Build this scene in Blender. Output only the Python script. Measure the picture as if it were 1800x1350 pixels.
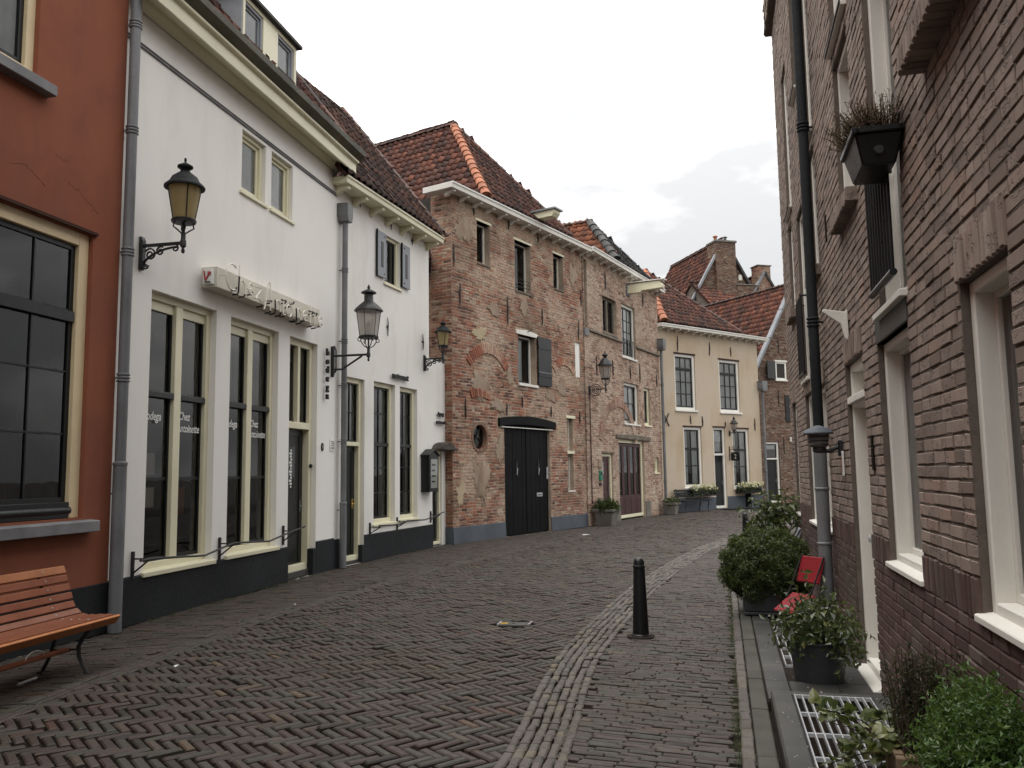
import bpy, math, random
import numpy as np
from mathutils import Matrix, Vector, noise
for o in list(bpy.data.objects): bpy.data.objects.remove(o)
S = bpy.context.scene
COL = S.collection
R = math.radians
rng = np.random.default_rng(7)
random.seed(7)

# ------------------------------------------------------------------ camera
CAM_H = 1.62
FPX = 1460.0 / 1800.0                       # focal length / picture width
PITCH, ROLL = math.atan(155 / 1460.0), R(0.8)
up_c = np.array([-math.cos(PITCH) * math.sin(ROLL), math.cos(PITCH) * math.cos(ROLL), -math.sin(PITCH)])
y_c = np.array([0, 0, -1.0]); y_c = y_c - up_c * y_c.dot(up_c); y_c /= np.linalg.norm(y_c)
x_c = np.cross(y_c, up_c)
CW = np.array([x_c, y_c, up_c])             # camera axes -> world axes
cam = bpy.data.cameras.new('camera')
cam.sensor_width = 36.0; cam.lens = 36.0 * FPX
cam.clip_start = 0.05; cam.clip_end = 2000.0
camo = bpy.data.objects.new('camera', cam); COL.objects.link(camo)
mw = Matrix(CW.tolist()).to_4x4(); mw.translation = (0, 0, CAM_H)
camo.matrix_world = mw
S.camera = camo
S.render.resolution_x, S.render.resolution_y = 1024, 768

def to_view(P):
    """world points (N,3) -> picture x, y in 0..1 and depth (used only to pick which pieces show largest)"""
    c = (np.asarray(P, float) - np.array([0, 0, CAM_H])) @ CW
    d = -c[:, 2]; dd = np.where(d < .05, .05, d)
    return .5 + FPX * c[:, 0] / dd, .5 - FPX * c[:, 1] / dd * 4 / 3, d

# ------------------------------------------------------------------ sky, sun, exposure
SUN_EL, SUN_AZ = R(70), R(235)              # azimuth measured from +Y towards +X
w = bpy.data.worlds.new('World'); S.world = w; w.use_nodes = True
nt = w.node_tree; nt.nodes.clear()
def wn(t, **k):
    n = nt.nodes.new(t)
    for a, b in k.items(): setattr(n, a, b)
    return n
sky = wn('ShaderNodeTexSky', sky_type='NISHITA', sun_disc=False, sun_elevation=SUN_EL, sun_rotation=SUN_AZ, air_density=1.0, dust_density=3.0)
hs = wn('ShaderNodeHueSaturation'); hs.inputs['Saturation'].default_value = .25
nt.links.new(sky.outputs[0], hs.inputs['Color'])
tc = wn('ShaderNodeTexCoord')
mp = wn('ShaderNodeMapping'); mp.inputs['Scale'].default_value = (1.6, 1.6, 3.2); mp.inputs['Location'].default_value = (.4, .2, .1)
nt.links.new(tc.outputs['Generated'], mp.inputs['Vector'])
nz = wn('ShaderNodeTexNoise'); nz.inputs['Scale'].default_value = 1.5; nz.inputs['Detail'].default_value = 6; nz.inputs['Roughness'].default_value = .52
nt.links.new(mp.outputs[0], nz.inputs['Vector'])
cr = wn('ShaderNodeValToRGB')
cr.color_ramp.elements[0].position = .42; cr.color_ramp.elements[0].color = (.36, .372, .388, 1)
cr.color_ramp.elements[1].position = .64; cr.color_ramp.elements[1].color = (1, 1, 1, 1)
nt.links.new(nz.outputs[0], cr.inputs[0])
cl = wn('ShaderNodeMix', data_type='RGBA', blend_type='MULTIPLY'); cl.inputs['Factor'].default_value = 1
cl.inputs['A'].default_value = (14.0, 13.65, 13.25, 1)
# overcast sky: a thick cloud layer is brighter overhead than at the horizon (CIE overcast luminance)
sx = wn('ShaderNodeSeparateXYZ'); nt.links.new(tc.outputs['Generated'], sx.inputs[0])
mr = wn('ShaderNodeMapRange'); mr.inputs[1].default_value = 0; mr.inputs[2].default_value = 1; mr.inputs[3].default_value = .52; mr.inputs[4].default_value = 1.65
nt.links.new(sx.outputs['Z'], mr.inputs[0])
gm = wn('ShaderNodeVectorMath', operation='SCALE'); nt.links.new(cr.outputs[0], gm.inputs[0]); nt.links.new(mr.outputs[0], gm.inputs['Scale'])
nt.links.new(gm.outputs[0], cl.inputs['B'])
mx = wn('ShaderNodeMix', data_type='RGBA'); mx.inputs['Factor'].default_value = .9
nt.links.new(hs.outputs[0], mx.inputs['A']); nt.links.new(cl.outputs['Result'], mx.inputs['B'])
bg = wn('ShaderNodeBackground'); bg.inputs['Strength'].default_value = .115
nt.links.new(mx.outputs['Result'], bg.inputs['Color'])
wo = wn('ShaderNodeOutputWorld'); nt.links.new(bg.outputs[0], wo.inputs[0])
sl = bpy.data.lights.new('sun', 'SUN'); sl.energy = .9; sl.angle = R(40); sl.color = (1, .97, .93)
so = bpy.data.objects.new('sun', sl); COL.objects.link(so)
sd = Vector((math.sin(SUN_AZ) * math.cos(SUN_EL), math.cos(SUN_AZ) * math.cos(SUN_EL), math.sin(SUN_EL)))
so.rotation_euler = sd.to_track_quat('Z', 'Y').to_euler(); so.location = (0, 0, 60)
S.view_settings.view_transform = 'Standard'; S.view_settings.look = 'None'
S.view_settings.gamma = 1; S.view_settings.use_curve_mapping = False
S.view_settings.exposure = 0.85

# ------------------------------------------------------------------ materials
M = {}
class NB:
    """small node-graph builder for one material"""
    def __init__(s, name):
        s.m = bpy.data.materials.new(name); s.m.use_nodes = True; s.t = s.m.node_tree; s.t.nodes.clear()
        s.out = s.n('ShaderNodeOutputMaterial'); M[name] = s.m
        s._co = None
    def n(s, t, **k):
        x = s.t.nodes.new(t)
        for a, b in k.items(): setattr(x, a, b)
        return x
    def l(s, a, b): s.t.links.new(a, b)
    def co(s):
        if s._co is None: s._co = s.n('ShaderNodeNewGeometry').outputs['Position']
        return s._co
    def noise(s, scale, detail=4, rough=.55, stretch=None, off=0.0):
        v = s.co()
        if stretch or off:
            mp = s.n('ShaderNodeMapping'); mp.inputs['Scale'].default_value = stretch or (1, 1, 1)
            mp.inputs['Location'].default_value = (off, off * 1.3, off * .7); s.l(v, mp.inputs['Vector']); v = mp.outputs[0]
        x = s.n('ShaderNodeTexNoise'); x.inputs['Scale'].default_value = scale; x.inputs['Detail'].default_value = detail
        x.inputs['Roughness'].default_value = rough; s.l(v, x.inputs['Vector']); return x.outputs[0]
    def ramp(s, f, stops, interp='LINEAR'):
        r = s.n('ShaderNodeValToRGB'); c = r.color_ramp; c.interpolation = interp
        while len(c.elements) < len(stops): c.elements.new(.5)
        for e, (p, col) in zip(c.elements, stops):
            e.position = p; e.color = (*col, 1) if len(col) == 3 else col
        s.l(f, r.inputs[0]); return r.outputs[0]
    def ramp1(s, f, a, b, lo=0., hi=1.):
        r = s.n('ShaderNodeMapRange'); s.l(f, r.inputs[0])
        for i, v in enumerate((a, b, lo, hi)): r.inputs[i + 1].default_value = v
        return r.outputs[0]
    def math(s, op, a, b=None):
        x = s.n('ShaderNodeMath', operation=op)
        for i, v in enumerate((a, b)):
            if v is None: continue
            if isinstance(v, (int, float)): x.inputs[i].default_value = v
            else: s.l(v, x.inputs[i])
        return x.outputs[0]
    def mix(s, f, a, b, mode='MIX'):
        x = s.n('ShaderNodeMix', data_type='RGBA', blend_type=mode)
        for k, v in (('Factor', f), ('A', a), ('B', b)):
            i = x.inputs[k]
            if isinstance(v, (int, float)): i.default_value = v
            elif isinstance(v, tuple): i.default_value = (*v, 1)
            else: s.l(v, i)
        return x.outputs['Result']
    def rnd(s):
        a = s.n('ShaderNodeAttribute', attribute_name='rnd'); return a.outputs['Fac']
    def bump(s, h, strength=.3, dist=.01):
        b = s.n('ShaderNodeBump'); b.inputs['Strength'].default_value = strength; b.inputs['Distance'].default_value = dist
        s.l(h, b.inputs['Height']); return b.outputs[0]
    def bsdf(s, col, rough=.8, spec=.5, normal=None, metal=0., coat=0.):
        p = s.n('ShaderNodeBsdfPrincipled')
        for k, v in (('Base Color', col), ('Roughness', rough), ('Specular IOR Level', spec), ('Metallic', metal), ('Coat Weight', coat)):
            i = p.inputs[k]
            if isinstance(v, (int, float)): i.default_value = v
            elif isinstance(v, tuple): i.default_value = (*v, 1)
            else: s.l(v, i)
        if normal is not None: s.l(normal, p.inputs['Normal'])
        s.l(p.outputs[0], s.out.inputs[0]); s.p = p; return p

def paint(name, col, rough=.5, var=.12, grain=40, bump=.08, spec=.5, coat=0):
    b = NB(name)
    n1 = b.noise(1.3, 5); n2 = b.noise(grain, 3)
    dark = tuple(c * (1 - var * 1.6) for c in col); lite = tuple(min(1, c * (1 + var * .7)) for c in col)
    c = b.ramp(n1, [(.3, dark), (.7, lite)])
    c = b.mix(b.ramp1(n2, .35, .75, 0, var * 1.2), c, tuple(x * .55 for x in col))
    b.bsdf(c, b.ramp1(n2, .3, .7, max(.05, rough - .1), min(1, rough + .12)), spec, b.bump(n2, bump, .004), coat=coat)
def plaster(name, col, stain, stain_amt=.5, scale=.7, grime=(.2, .17, .13), bump=.2):
    b = NB(name)
    n1 = b.noise(scale, 6, .6); n2 = b.noise(90, 4, .7); n3 = b.noise(2.6, 5, .6, (1, 1, .22)); n4 = b.noise(7, 5, .65, off=3)
    c = b.mix(b.ramp1(n1, .42, .68, 0, stain_amt), col, stain)
    c = b.mix(b.ramp1(n3, .52, .78, 0, stain_amt * .55), c, grime)
    c = b.mix(b.ramp1(n4, .55, .8, 0, .22), c, tuple(min(1, x * 1.12) for x in col))
    h = b.mix(.35, n4, n2)
    b.bsdf(c, .9, .25, b.bump(h, bump, .006))
plaster('white_plaster', (.82, .80, .76), (.73, .71, .665), .35, .5, (.42, .39, .34), .16)
plaster('white_plaster_aged', (.78, .76, .72), (.66, .64, .60), .5, .8, (.38, .35, .30), .25)
plaster('terracotta_plaster', (.255, .088, .050), (.195, .066, .042), .85, 1.1, (.15, .060, .050), .45)
plaster('tan_plaster', (.50, .42, .325), (.40, .295, .18), .62, .55, (.34, .22, .11), .3)
plaster('pale_patch_plaster', (.44, .36, .245), (.36, .28, .19), .6, 4, (.26, .17, .11), .6)
plaster('grey_patch_plaster', (.32, .255, .195), (.25, .17, .125), .8, 4, (.19, .115, .08), .8)
paint('plinth_charcoal', (.020, .0225, .025), .7, .25, 30, .2, .2)
paint('plinth_bluegrey', (.075, .088, .105), .7, .25, 30, .25)
paint('cream_paint', (.73, .69, .50), .42, .06, 60, .03)
paint('sand_paint', (.72, .58, .36), .5, .12, 60, .05)
paint('white_paint', (.74, .72, .66), .45, .07, 60, .03)
paint('pale_frame_paint', (.66, .62, .54), .45, .08, 60, .04)
paint('black_paint', (.010, .011, .012), .36, .2, 50, .05, .35)
paint('iron_paint', (.014, .014, .015), .48, .3, 90, .25)
paint('gate_black', (.008, .0085, .009), .5, .25, 25, .1, .07)
paint('oxblood_paint', (.050, .012, .014), .45, .2, 40, .06)
paint('olive_gutter', (.115, .11, .075), .5, .3, 20, .1)
paint('shutter_grey', (.24, .255, .28), .5, .1, 40, .05)
paint('red_paint', (.24, .014, .020), .6, .12, 40, .04, .2)
paint('white_sign', (.62, .585, .49), .5, .06, 40, .03)
paint('sign_red', (.42, .05, .05), .5, .1, 40, .03)
paint('green_box', (.02, .20, .13), .5, .1, 40, .03)
paint('paper_white', (.75, .75, .72), .8, .05, 40, .02)
paint('orange_print', (.42, .12, .03), .7, .3, 6, .02)
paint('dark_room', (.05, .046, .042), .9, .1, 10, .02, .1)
paint('dark_pot', (.030, .033, .038), .6, .25, 30, .15)
paint('mat_fibre', (.02, .018, .017), .95, .3, 60, .4, .1)
paint('terracotta_pot', (.13, .10, .08), .85, .2, 30, .2)
paint('soil', (.02, .014, .01), .95, .3, 20, .5, .1)
paint('neon_tube', (.80, .77, .68), .25, .03, 50, .0)
paint('brown_bark', (.06, .042, .03), .9, .3, 30, .5, .2)
paint('yellow_mark', (.55, .33, .05), .6, .2, 60, .1)
def stone(name, c1, c2, c3, rough=.8, scale=9, bump=.4, spec=.4):
    b = NB(name); n1 = b.noise(scale * .3, 6); n2 = b.noise(scale * 9, 4, .7)
    c = b.ramp(n1, [(.3, c1), (.52, c2), (.72, c3)])
    c = b.mix(b.ramp1(n2, .5, .8, 0, .5), c, tuple(x * .5 for x in c1))
    b.bsdf(c, rough, spec, b.bump(b.mix(.5, n1, n2), bump, .008))
stone('blue_stone', (.026, .026, .024), (.044, .043, .040), (.070, .067, .060), .55)
stone('sill_stone', (.13, .13, .135), (.19, .19, .195), (.25, .25, .25), .7)
stone('kerb_granite', (.034, .036, .026), (.054, .053, .041), (.080, .076, .062), .75)
stone('old_lintel', (.10, .085, .066), (.16, .135, .105), (.22, .19, .15), .9)
stone('concrete', (.12, .11, .095), (.16, .15, .13), (.2, .185, .16), .9)
stone('zinc', (.105, .108, .112), (.145, .149, .155), (.19, .195, .20), .5, 5, .15, .5)
stone('lead_grey', (.155, .165, .18), (.205, .215, .23), (.26, .27, .285), .55, 4, .15, .5)
stone('rough_hood', (.035, .03, .024), (.075, .062, .05), (.13, .11, .09), .95, 14, 1.0)
stone('slate_dark', (.03, .031, .031), (.05, .05, .049), (.075, .073, .07), .7, 14, .5)
stone('galvanised', (.28, .29, .30), (.38, .39, .40), (.48, .49, .50), .42, 20, .15, .6)

def glass(name, tint=(.88, .90, .89), rough=.015, ior=1.6):
    b = NB(name)
    fr = b.n('ShaderNodeFresnel'); fr.inputs['IOR'].default_value = ior
    tr = b.n('ShaderNodeBsdfTransparent'); tr.inputs[0].default_value = (*tint, 1)
    gl = b.n('ShaderNodeBsdfGlossy'); gl.inputs['Roughness'].default_value = rough
    bn = b.bump(b.noise(2.2, 2), .05, .02); b.l(bn, gl.inputs['Normal']); b.l(bn, fr.inputs['Normal'])
    m = b.n('ShaderNodeMixShader'); b.l(fr.outputs[0], m.inputs[0]); b.l(tr.outputs[0], m.inputs[1]); b.l(gl.outputs[0], m.inputs[2])
    b.l(m.outputs[0], b.out.inputs[0])
glass('window_glass')
b = NB('lantern_glass')                        # milky, half see-through lamp glass
tr = b.n('ShaderNodeBsdfTransparent'); tr.inputs[0].default_value = (.85, .83, .80, 1); tl = b.n('ShaderNodeBsdfTranslucent'); tl.inputs[0].default_value = (.62, .58, .54, 1)
df = b.n('ShaderNodeBsdfPrincipled'); df.inputs['Base Color'].default_value = (.50, .47, .44, 1); df.inputs['Roughness'].default_value = .2
m1 = b.n('ShaderNodeMixShader'); m1.inputs[0].default_value = .45; b.l(tl.outputs[0], m1.inputs[1]); b.l(df.outputs[0], m1.inputs[2])
m2_ = b.n('ShaderNodeMixShader'); m2_.inputs[0].default_value = .52; b.l(tr.outputs[0], m2_.inputs[1]); b.l(m1.outputs[0], m2_.inputs[2]); b.l(m2_.outputs[0], b.out.inputs[0])
def frosted(name, col, amt=.45):
    b = NB(name)
    n = b.noise(6, 4); c = b.ramp(n, [(.3, tuple(x * .8 for x in col)), (.7, col)])
    d = b.n('ShaderNodeBsdfPrincipled'); b.l(c, d.inputs['Base Color']); d.inputs['Roughness'].default_value = .35
    t = b.n('ShaderNodeBsdfTranslucent'); b.l(c, t.inputs[0])
    m = b.n('ShaderNodeMixShader'); m.inputs[0].default_value = amt
    b.l(d.outputs[0], m.inputs[1]); b.l(t.outputs[0], m.inputs[2]); b.l(m.outputs[0], b.out.inputs[0])
frosted('amber_glass', (.58, .47, .25), .55); frosted('net_curtain', (.78, .80, .78), .35); frosted('blind_and_sky_white', (.86, .88, .88), .25)  # the white of the blinds also imitates sky reflection in some upper panes
frosted('grey_curtain', (.050, .046, .042), .3); frosted('smoke_glass', (.26, .245, .23), .55)

def pieces(name, stops, moss_range=(.50, .70, .55), lime=None, lime_range=(.5, .75), lime_scale=.6, rough=.85, bump=.5, grain=60, spec=.35, dirt=None, moss=None, dirt_amt=.7, crease=False):
    """bricks, pavers, tiles: colour per piece from the 'rnd' attribute, plus weather with its own shape"""
    b = NB(name); r = b.rnd()
    c = b.ramp(r, stops)
    n1 = b.noise(grain, 4, .7); n2 = b.noise(grain * .25, 5, .65, off=5)
    c = b.mix(b.ramp1(n2, .45, .75, 0, .4), c, tuple(x * .6 for x in stops[len(stops) // 2][1]))
    if lime:
        n = b.noise(lime_scale, 7, .72, off=11); k = b.ramp1(n, *lime_range, 0, .82)
        k = b.math('MULTIPLY', k, b.ramp1(b.noise(16, 5, .7, off=2), .35, .6, .25, 1))
        c = b.mix(k, c, lime)
    if dirt:
        n = b.noise(.8, 6, .65, off=21); c = b.mix(b.ramp1(n, .48, .72, 0, dirt_amt), c, dirt)
    if moss:
        n = b.noise(.9, 6, .7, off=31); k = b.ramp1(n, moss_range[0], moss_range[1], 0, moss_range[2]); c = b.mix(k, c, moss)
    h = b.mix(.5, n1, n2)
    if crease:                                # folds left by hand moulding
        cz = b.noise(21, 2, .5, (1, 1, 1.7), off=3); cm = b.noise(7, 2, .5, off=9)
        gr = b.math('MULTIPLY', b.ramp1(b.math('ABSOLUTE', b.math('SUBTRACT', cz, .5)), .0, .035, 1, 0), b.ramp1(cm, .5, .58, 0, 1))
        h = b.math('SUBTRACT', b.math('MULTIPLY', h, .45), b.math('MULTIPLY', gr, .9))
        c = b.mix(b.math('MULTIPLY', gr, .55), c, tuple(x * .35 for x in stops[0][1]))
    b.bsdf(c, b.ramp1(n2, .3, .7, rough - .1, min(1, rough + .1)), spec, b.bump(h, bump, .006))
pieces('klinker', [(0, (0.022, 0.020, 0.017)), (.1, (0.036, 0.029, 0.025)), (.28, (0.051, 0.034, 0.031)), (.45, (0.058, 0.042, 0.036)), (.58, (0.045, 0.044, 0.036)), (.74, (0.055, 0.050, 0.042)), (.90, (0.064, 0.045, 0.039)), (.965, (0.073, 0.057, 0.046)), (.982, (0.060, 0.028, 0.021)), (1, (0.112, 0.087, 0.056))],
       dirt_amt=.65, dirt=(0.043, 0.033, 0.023), rough=.6, bump=.45, grain=55, spec=.32, moss=(0.034, 0.029, 0.015))
pieces('sett', [(0, (0.043, 0.040, 0.035)), (.2, (0.067, 0.057, 0.048)), (.5, (0.086, 0.069, 0.059)), (.75, (0.080, 0.070, 0.062)), (.9, (0.099, 0.084, 0.064)), (1, (0.123, 0.098, 0.063))], dirt=(0.054, 0.041, 0.027), rough=.62, bump=.6, grain=40, spec=.45)
pieces('old_brick', [(0, (.070, .034, .027)), (.12, (.14, .056, .040)), (.35, (.27, .098, .058)), (.55, (.33, .135, .080)), (.72, (.30, .165, .112)), (.86, (.20, .125, .092)), (1, (.42, .31, .22))],
       lime=(.50, .395, .295), lime_range=(.47, .57), lime_scale=.85, dirt=(.115, .075, .052), dirt_amt=.6)
pieces('pink_brick', [(0, (.14, .085, .066)), (.2, (.25, .145, .108)), (.5, (.37, .225, .165)), (.8, (.42, .30, .235)), (1, (.48, .385, .30))],
       lime=(.52, .44, .35), lime_range=(.47, .60), lime_scale=1.0, dirt=(.17, .115, .085), dirt_amt=.6)
pieces('gable_brick', [(0, (.08, .045, .034)), (.3, (.155, .082, .056)), (.6, (.205, .125, .086)), (.85, (.17, .13, .10)), (1, (.30, .225, .165))],
       lime=(.33, .27, .21), lime_range=(.5, .7), lime_scale=1.2, dirt=(.10, .065, .047))
pieces('brown_brick', [(0, (0.169, 0.127, 0.105)), (.25, (0.220, 0.170, 0.140)), (.5, (0.265, 0.205, 0.168)), (.75, (0.290, 0.231, 0.193)), (.92, (0.290, 0.199, 0.155)), (1, (0.331, 0.278, 0.234))],
       dirt=(0.188, 0.148, 0.128), rough=.88, bump=1.0, grain=34, crease=True)
pieces('plinth_brick', moss_range=(.52, .68, .6), stops=[(0, (0.069, 0.039, 0.034)), (.4, (0.096, 0.054, 0.047)), (.8, (0.112, 0.069, 0.059)), (1, (0.127, 0.092, 0.081))], lime=(0.167, 0.142, 0.127), lime_range=(.6, .8), lime_scale=5, dirt=(0.044, 0.037, 0.029), rough=.8, bump=.4, moss=(0.048, 0.051, 0.025))
pieces('pantile', [(0, (0.044, 0.021, 0.017)), (.2, (0.079, 0.030, 0.021)), (.5, (0.119, 0.042, 0.027)), (.78, (0.145, 0.053, 0.032)), (.94, (0.202, 0.070, 0.039)), (1, (0.070, 0.040, 0.035))], dirt=(0.040, 0.030, 0.026), rough=.72, bump=.35, grain=45)
pieces('pantile_orange', [(0, (.12, .042, .025)), (.3, (.23, .075, .038)), (.7, (.33, .115, .052)), (1, (.15, .065, .045))], dirt=(.09, .055, .038), rough=.75, bump=.35, grain=45)
pieces('pantile_brown', [(0, (.040, .024, .020)), (.3, (.072, .034, .026)), (.6, (.10, .042, .030)), (.85, (.13, .054, .036)), (1, (.17, .066, .040))], dirt=(.040, .031, .027), rough=.75, bump=.35, grain=45)
pieces('pantile_dark', [(0, (.030, .022, .020)), (.4, (.062, .034, .027)), (.7, (.095, .045, .032)), (1, (.12, .058, .040))], dirt=(.035, .03, .027), rough=.72, bump=.35, grain=45)
pieces('slate_tile', [(0, (.026, .026, .026)), (.5, (.044, .044, .043)), (1, (.066, .064, .062))], dirt=(.04, .036, .03), rough=.7, bump=.4, grain=45)
pieces('ridge_orange', [(0, (.22, .075, .035)), (.5, (.34, .12, .055)), (1, (.25, .10, .06))], dirt=(.16, .075, .05), rough=.75, bump=.3, grain=45)
pieces('bench_wood', [(0, (.175, .042, .014)), (.4, (.25, .068, .020)), (.7, (.19, .066, .034)), (1, (.42, .15, .045))], rough=.48, bump=.12, grain=25, spec=.3)
pieces('planter_wood', [(0, (.12, .085, .05)), (1, (.18, .13, .08))], rough=.8, bump=.4, grain=30)
b = NB('mortar_pale'); b.bsdf(b.mix(b.ramp1(b.noise(.8, 6, .65, off=21), .46, .7, 0, .7), b.ramp(b.noise(3, 6, .7), [(.3, (.30, .235, .175)), (.7, (.47, .385, .30))]), (.15, .115, .085)), .95, .2, b.bump(b.noise(60, 4, .7), .6, .01))
b = NB('mortar_brown'); b.bsdf(b.ramp(b.noise(5, 6, .7), [(.3, (.10, .082, .069)), (.7, (.16, .133, .113))]), .95, .2, b.bump(b.noise(70, 4, .7), .6, .01))
b = NB('joint_sand'); b.bsdf(b.ramp(b.noise(4, 6, .7), [(.3, (.014, .011, .009)), (.55, (.026, .020, .015)), (.75, (.040, .036, .020))]), .95, .2, b.bump(b.noise(70, 4, .7), .6, .01))
b = NB('street_earth'); b.bsdf(b.ramp(b.noise(.6, 6, .7), [(.3, (.04, .036, .031)), (.7, (.075, .066, .058))]), .95, .2, b.bump(b.noise(40, 4, .7), .6, .01))
b = NB('roof_deck'); b.bsdf((.055, .028, .02), .95, .2)
def leafmat(name, stops, trans=.35, rough=.45, spec=.5):
    b = NB(name); r = b.rnd(); c = b.ramp(r, stops)
    p = b.n('ShaderNodeBsdfPrincipled'); b.l(c, p.inputs['Base Color']); p.inputs['Roughness'].default_value = rough; p.inputs['Specular IOR Level'].default_value = spec
    t = b.n('ShaderNodeBsdfTranslucent'); b.l(b.mix(.5, c, (.16, .22, .03)), t.inputs[0])
    m = b.n('ShaderNodeMixShader'); m.inputs[0].default_value = trans
    b.l(p.outputs[0], m.inputs[1]); b.l(t.outputs[0], m.inputs[2]); b.l(m.outputs[0], b.out.inputs[0])
leafmat('box_leaf', [(0, (.024, .038, .014)), (.5, (.050, .074, .022)), (.85, (.085, .112, .030)), (1, (.12, .135, .045))])
leafmat('hebe_leaf', [(0, (.022, .050, .012)), (.5, (.042, .095, .020)), (.85, (.075, .14, .030)), (1, (.13, .18, .05))], .35, .4)
leafmat('shrub_leaf', [(0, (.022, .034, .014)), (.5, (.045, .065, .022)), (.8, (.075, .095, .03)), (1, (.13, .13, .04))], .25, .3, .6)
leafmat('ivy_leaf', [(0, (.035, .055, .018)), (.45, (.075, .095, .03)), (.8, (.15, .165, .06)), (1, (.36, .36, .21))], .3, .4)
leafmat('heather_leaf', [(0, (.075, .050, .034)), (.4, (.14, .088, .055)), (.7, (.18, .105, .085)), (.9, (.20, .12, .13)), (1, (.11, .11, .05))], .2, .8, .2)
leafmat('conifer_leaf', [(0, (.014, .018, .009)), (.6, (.026, .032, .013)), (1, (.05, .048, .02))], .2, .7, .3)
leafmat('grass_leaf', [(0, (.03, .045, .018)), (.6, (.055, .075, .03)), (1, (.10, .11, .05))], .3, .6)
leafmat('yellow_petal', [(0, (.55, .55, .40)), (.6, (.68, .66, .45)), (1, (.62, .55, .18))], .35, .6)
leafmat('pale_petal', [(0, (.55, .52, .47)), (1, (.7, .66, .6))], .3, .6)

# ------------------------------------------------------------------ mesh helpers
def new_obj(name, me, parent=None):
    o = bpy.data.objects.new(name, me); COL.objects.link(o)
    if parent is not None: o.parent = parent
    return o
class MB:
    def __init__(s): s.v = []; s.f = []
    def add(s, vs, fs):
        k = len(s.v); s.v += [tuple(map(float, p)) for p in vs]; s.f += [tuple(i + k for i in f) for f in fs]; return s
    def box(s, x0, x1, y0, y1, z0, z1):
        return s.add([(x0, y0, z0), (x1, y0, z0), (x1, y1, z0), (x0, y1, z0), (x0, y0, z1), (x1, y0, z1), (x1, y1, z1), (x0, y1, z1)],
                     [(0, 3, 2, 1), (4, 5, 6, 7), (0, 1, 5, 4), (1, 2, 6, 5), (2, 3, 7, 6), (3, 0, 4, 7)])
    def obox(s, c, ax, ay, az):
        """oriented box: centre and three half-axis vectors"""
        c, ax, ay, az = (np.array(k, float) for k in (c, ax, ay, az))
        P = [c + i * ax + j * ay + k * az for k in (-1, 1) for (i, j) in ((-1, -1), (1, -1), (1, 1), (-1, 1))]
        return s.add(P, [(0, 3, 2, 1), (4, 5, 6, 7), (0, 1, 5, 4), (1, 2, 6, 5), (2, 3, 7, 6), (3, 0, 4, 7)])
    def bar(s, p, q, w, h, upv=(0, 0, 1)):
        p, q = np.array(p, float), np.array(q, float); d = q - p; L = np.linalg.norm(d); d /= L
        u = np.array(upv, float); x = np.cross(d, u)
        if np.linalg.norm(x) < 1e-4: x = np.cross(d, (0, 1, 0))
        x /= np.linalg.norm(x); u = np.cross(x, d)
        return s.obox((p + q) / 2, d * L / 2, x * w / 2, u * h / 2)
    def tube(s, pts, r, seg=8, closed=False):
        P = [np.array(p, float) for p in pts]; n = len(P); rs = r if hasattr(r, '__len__') else [r] * n
        k = len(s.v); prev = None
        for i in range(n):
            a = P[i - 1] if (i > 0 or closed) else P[i]; c = P[(i + 1) % n] if (i < n - 1 or closed) else P[i]
            t = c - a; t = t / (np.linalg.norm(t) + 1e-9)
            if prev is None:
                u = np.cross(t, (0, 0, 1))
                if np.linalg.norm(u) < .05: u = np.cross(t, (1, 0, 0))
            else: u = prev - t * prev.dot(t)
            u /= (np.linalg.norm(u) + 1e-9); prev = u; v2 = np.cross(t, u)
            for j in range(seg):
                a2 = 2 * math.pi * j / seg; s.v.append(tuple(P[i] + rs[i] * (u * math.cos(a2) + v2 * math.sin(a2))))
        for i in range(n if closed else n - 1):
            for j in range(seg):
                i2 = (i + 1) % n; s.f.append((k + i * seg + j, k + i * seg + (j + 1) % seg, k + i2 * seg + (j + 1) % seg, k + i2 * seg + j))
        if not closed:
            s.f.append(tuple(k + j for j in range(seg - 1, -1, -1))); s.f.append(tuple(k + (n - 1) * seg + j for j in range(seg)))
        return s
    def lathe(s, cx, cy, prof, seg=16, cap=True, rot=0.):
        k = len(s.v); n = len(prof)
        for r, z in prof:
            for j in range(seg):
                a = 2 * math.pi * (j + rot) / seg; s.v.append((cx + r * math.cos(a), cy + r * math.sin(a), z))
        for i in range(n - 1):
            for j in range(seg):
                s.f.append((k + i * seg + j, k + i * seg + (j + 1) % seg, k + (i + 1) * seg + (j + 1) % seg, k + (i + 1) * seg + j))
        if cap:
            s.f.append(tuple(k + j for j in range(seg - 1, -1, -1))); s.f.append(tuple(k + (n - 1) * seg + j for j in range(seg)))
        return s
    def prism(s, poly, fn0, fn1):
        n = len(poly); s_ = [fn0(*p) for p in poly] + [fn1(*p) for p in poly]
        return s.add(s_, [tuple(range(n - 1, -1, -1)), tuple(range(n, 2 * n))] + [(i, (i + 1) % n, n + (i + 1) % n, n + i) for i in range(n)])
    def prism_xz(s, poly, y0, y1): return s.prism(poly, lambda x, z: (x, y0, z), lambda x, z: (x, y1, z))
    def prism_xy(s, poly, z0, z1): return s.prism(poly, lambda x, y: (x, y, z0), lambda x, y: (x, y, z1))
    def prism_yz(s, poly, x0, x1): return s.prism(poly, lambda y, z: (x0, y, z), lambda y, z: (x1, y, z))
    def mesh(s, name, mat, smooth=False, rnd=None):
        me = bpy.data.meshes.new(name); me.from_pydata(s.v, [], s.f)
        if mat: me.materials.append(M[mat])
        if smooth: me.polygons.foreach_set('use_smooth', [True] * len(me.polygons))
        if rnd is not None:
            a = me.attributes.new('rnd', 'FLOAT', 'POINT'); a.data.foreach_set('value', [rnd] * len(s.v))
        me.update(); return me
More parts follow.
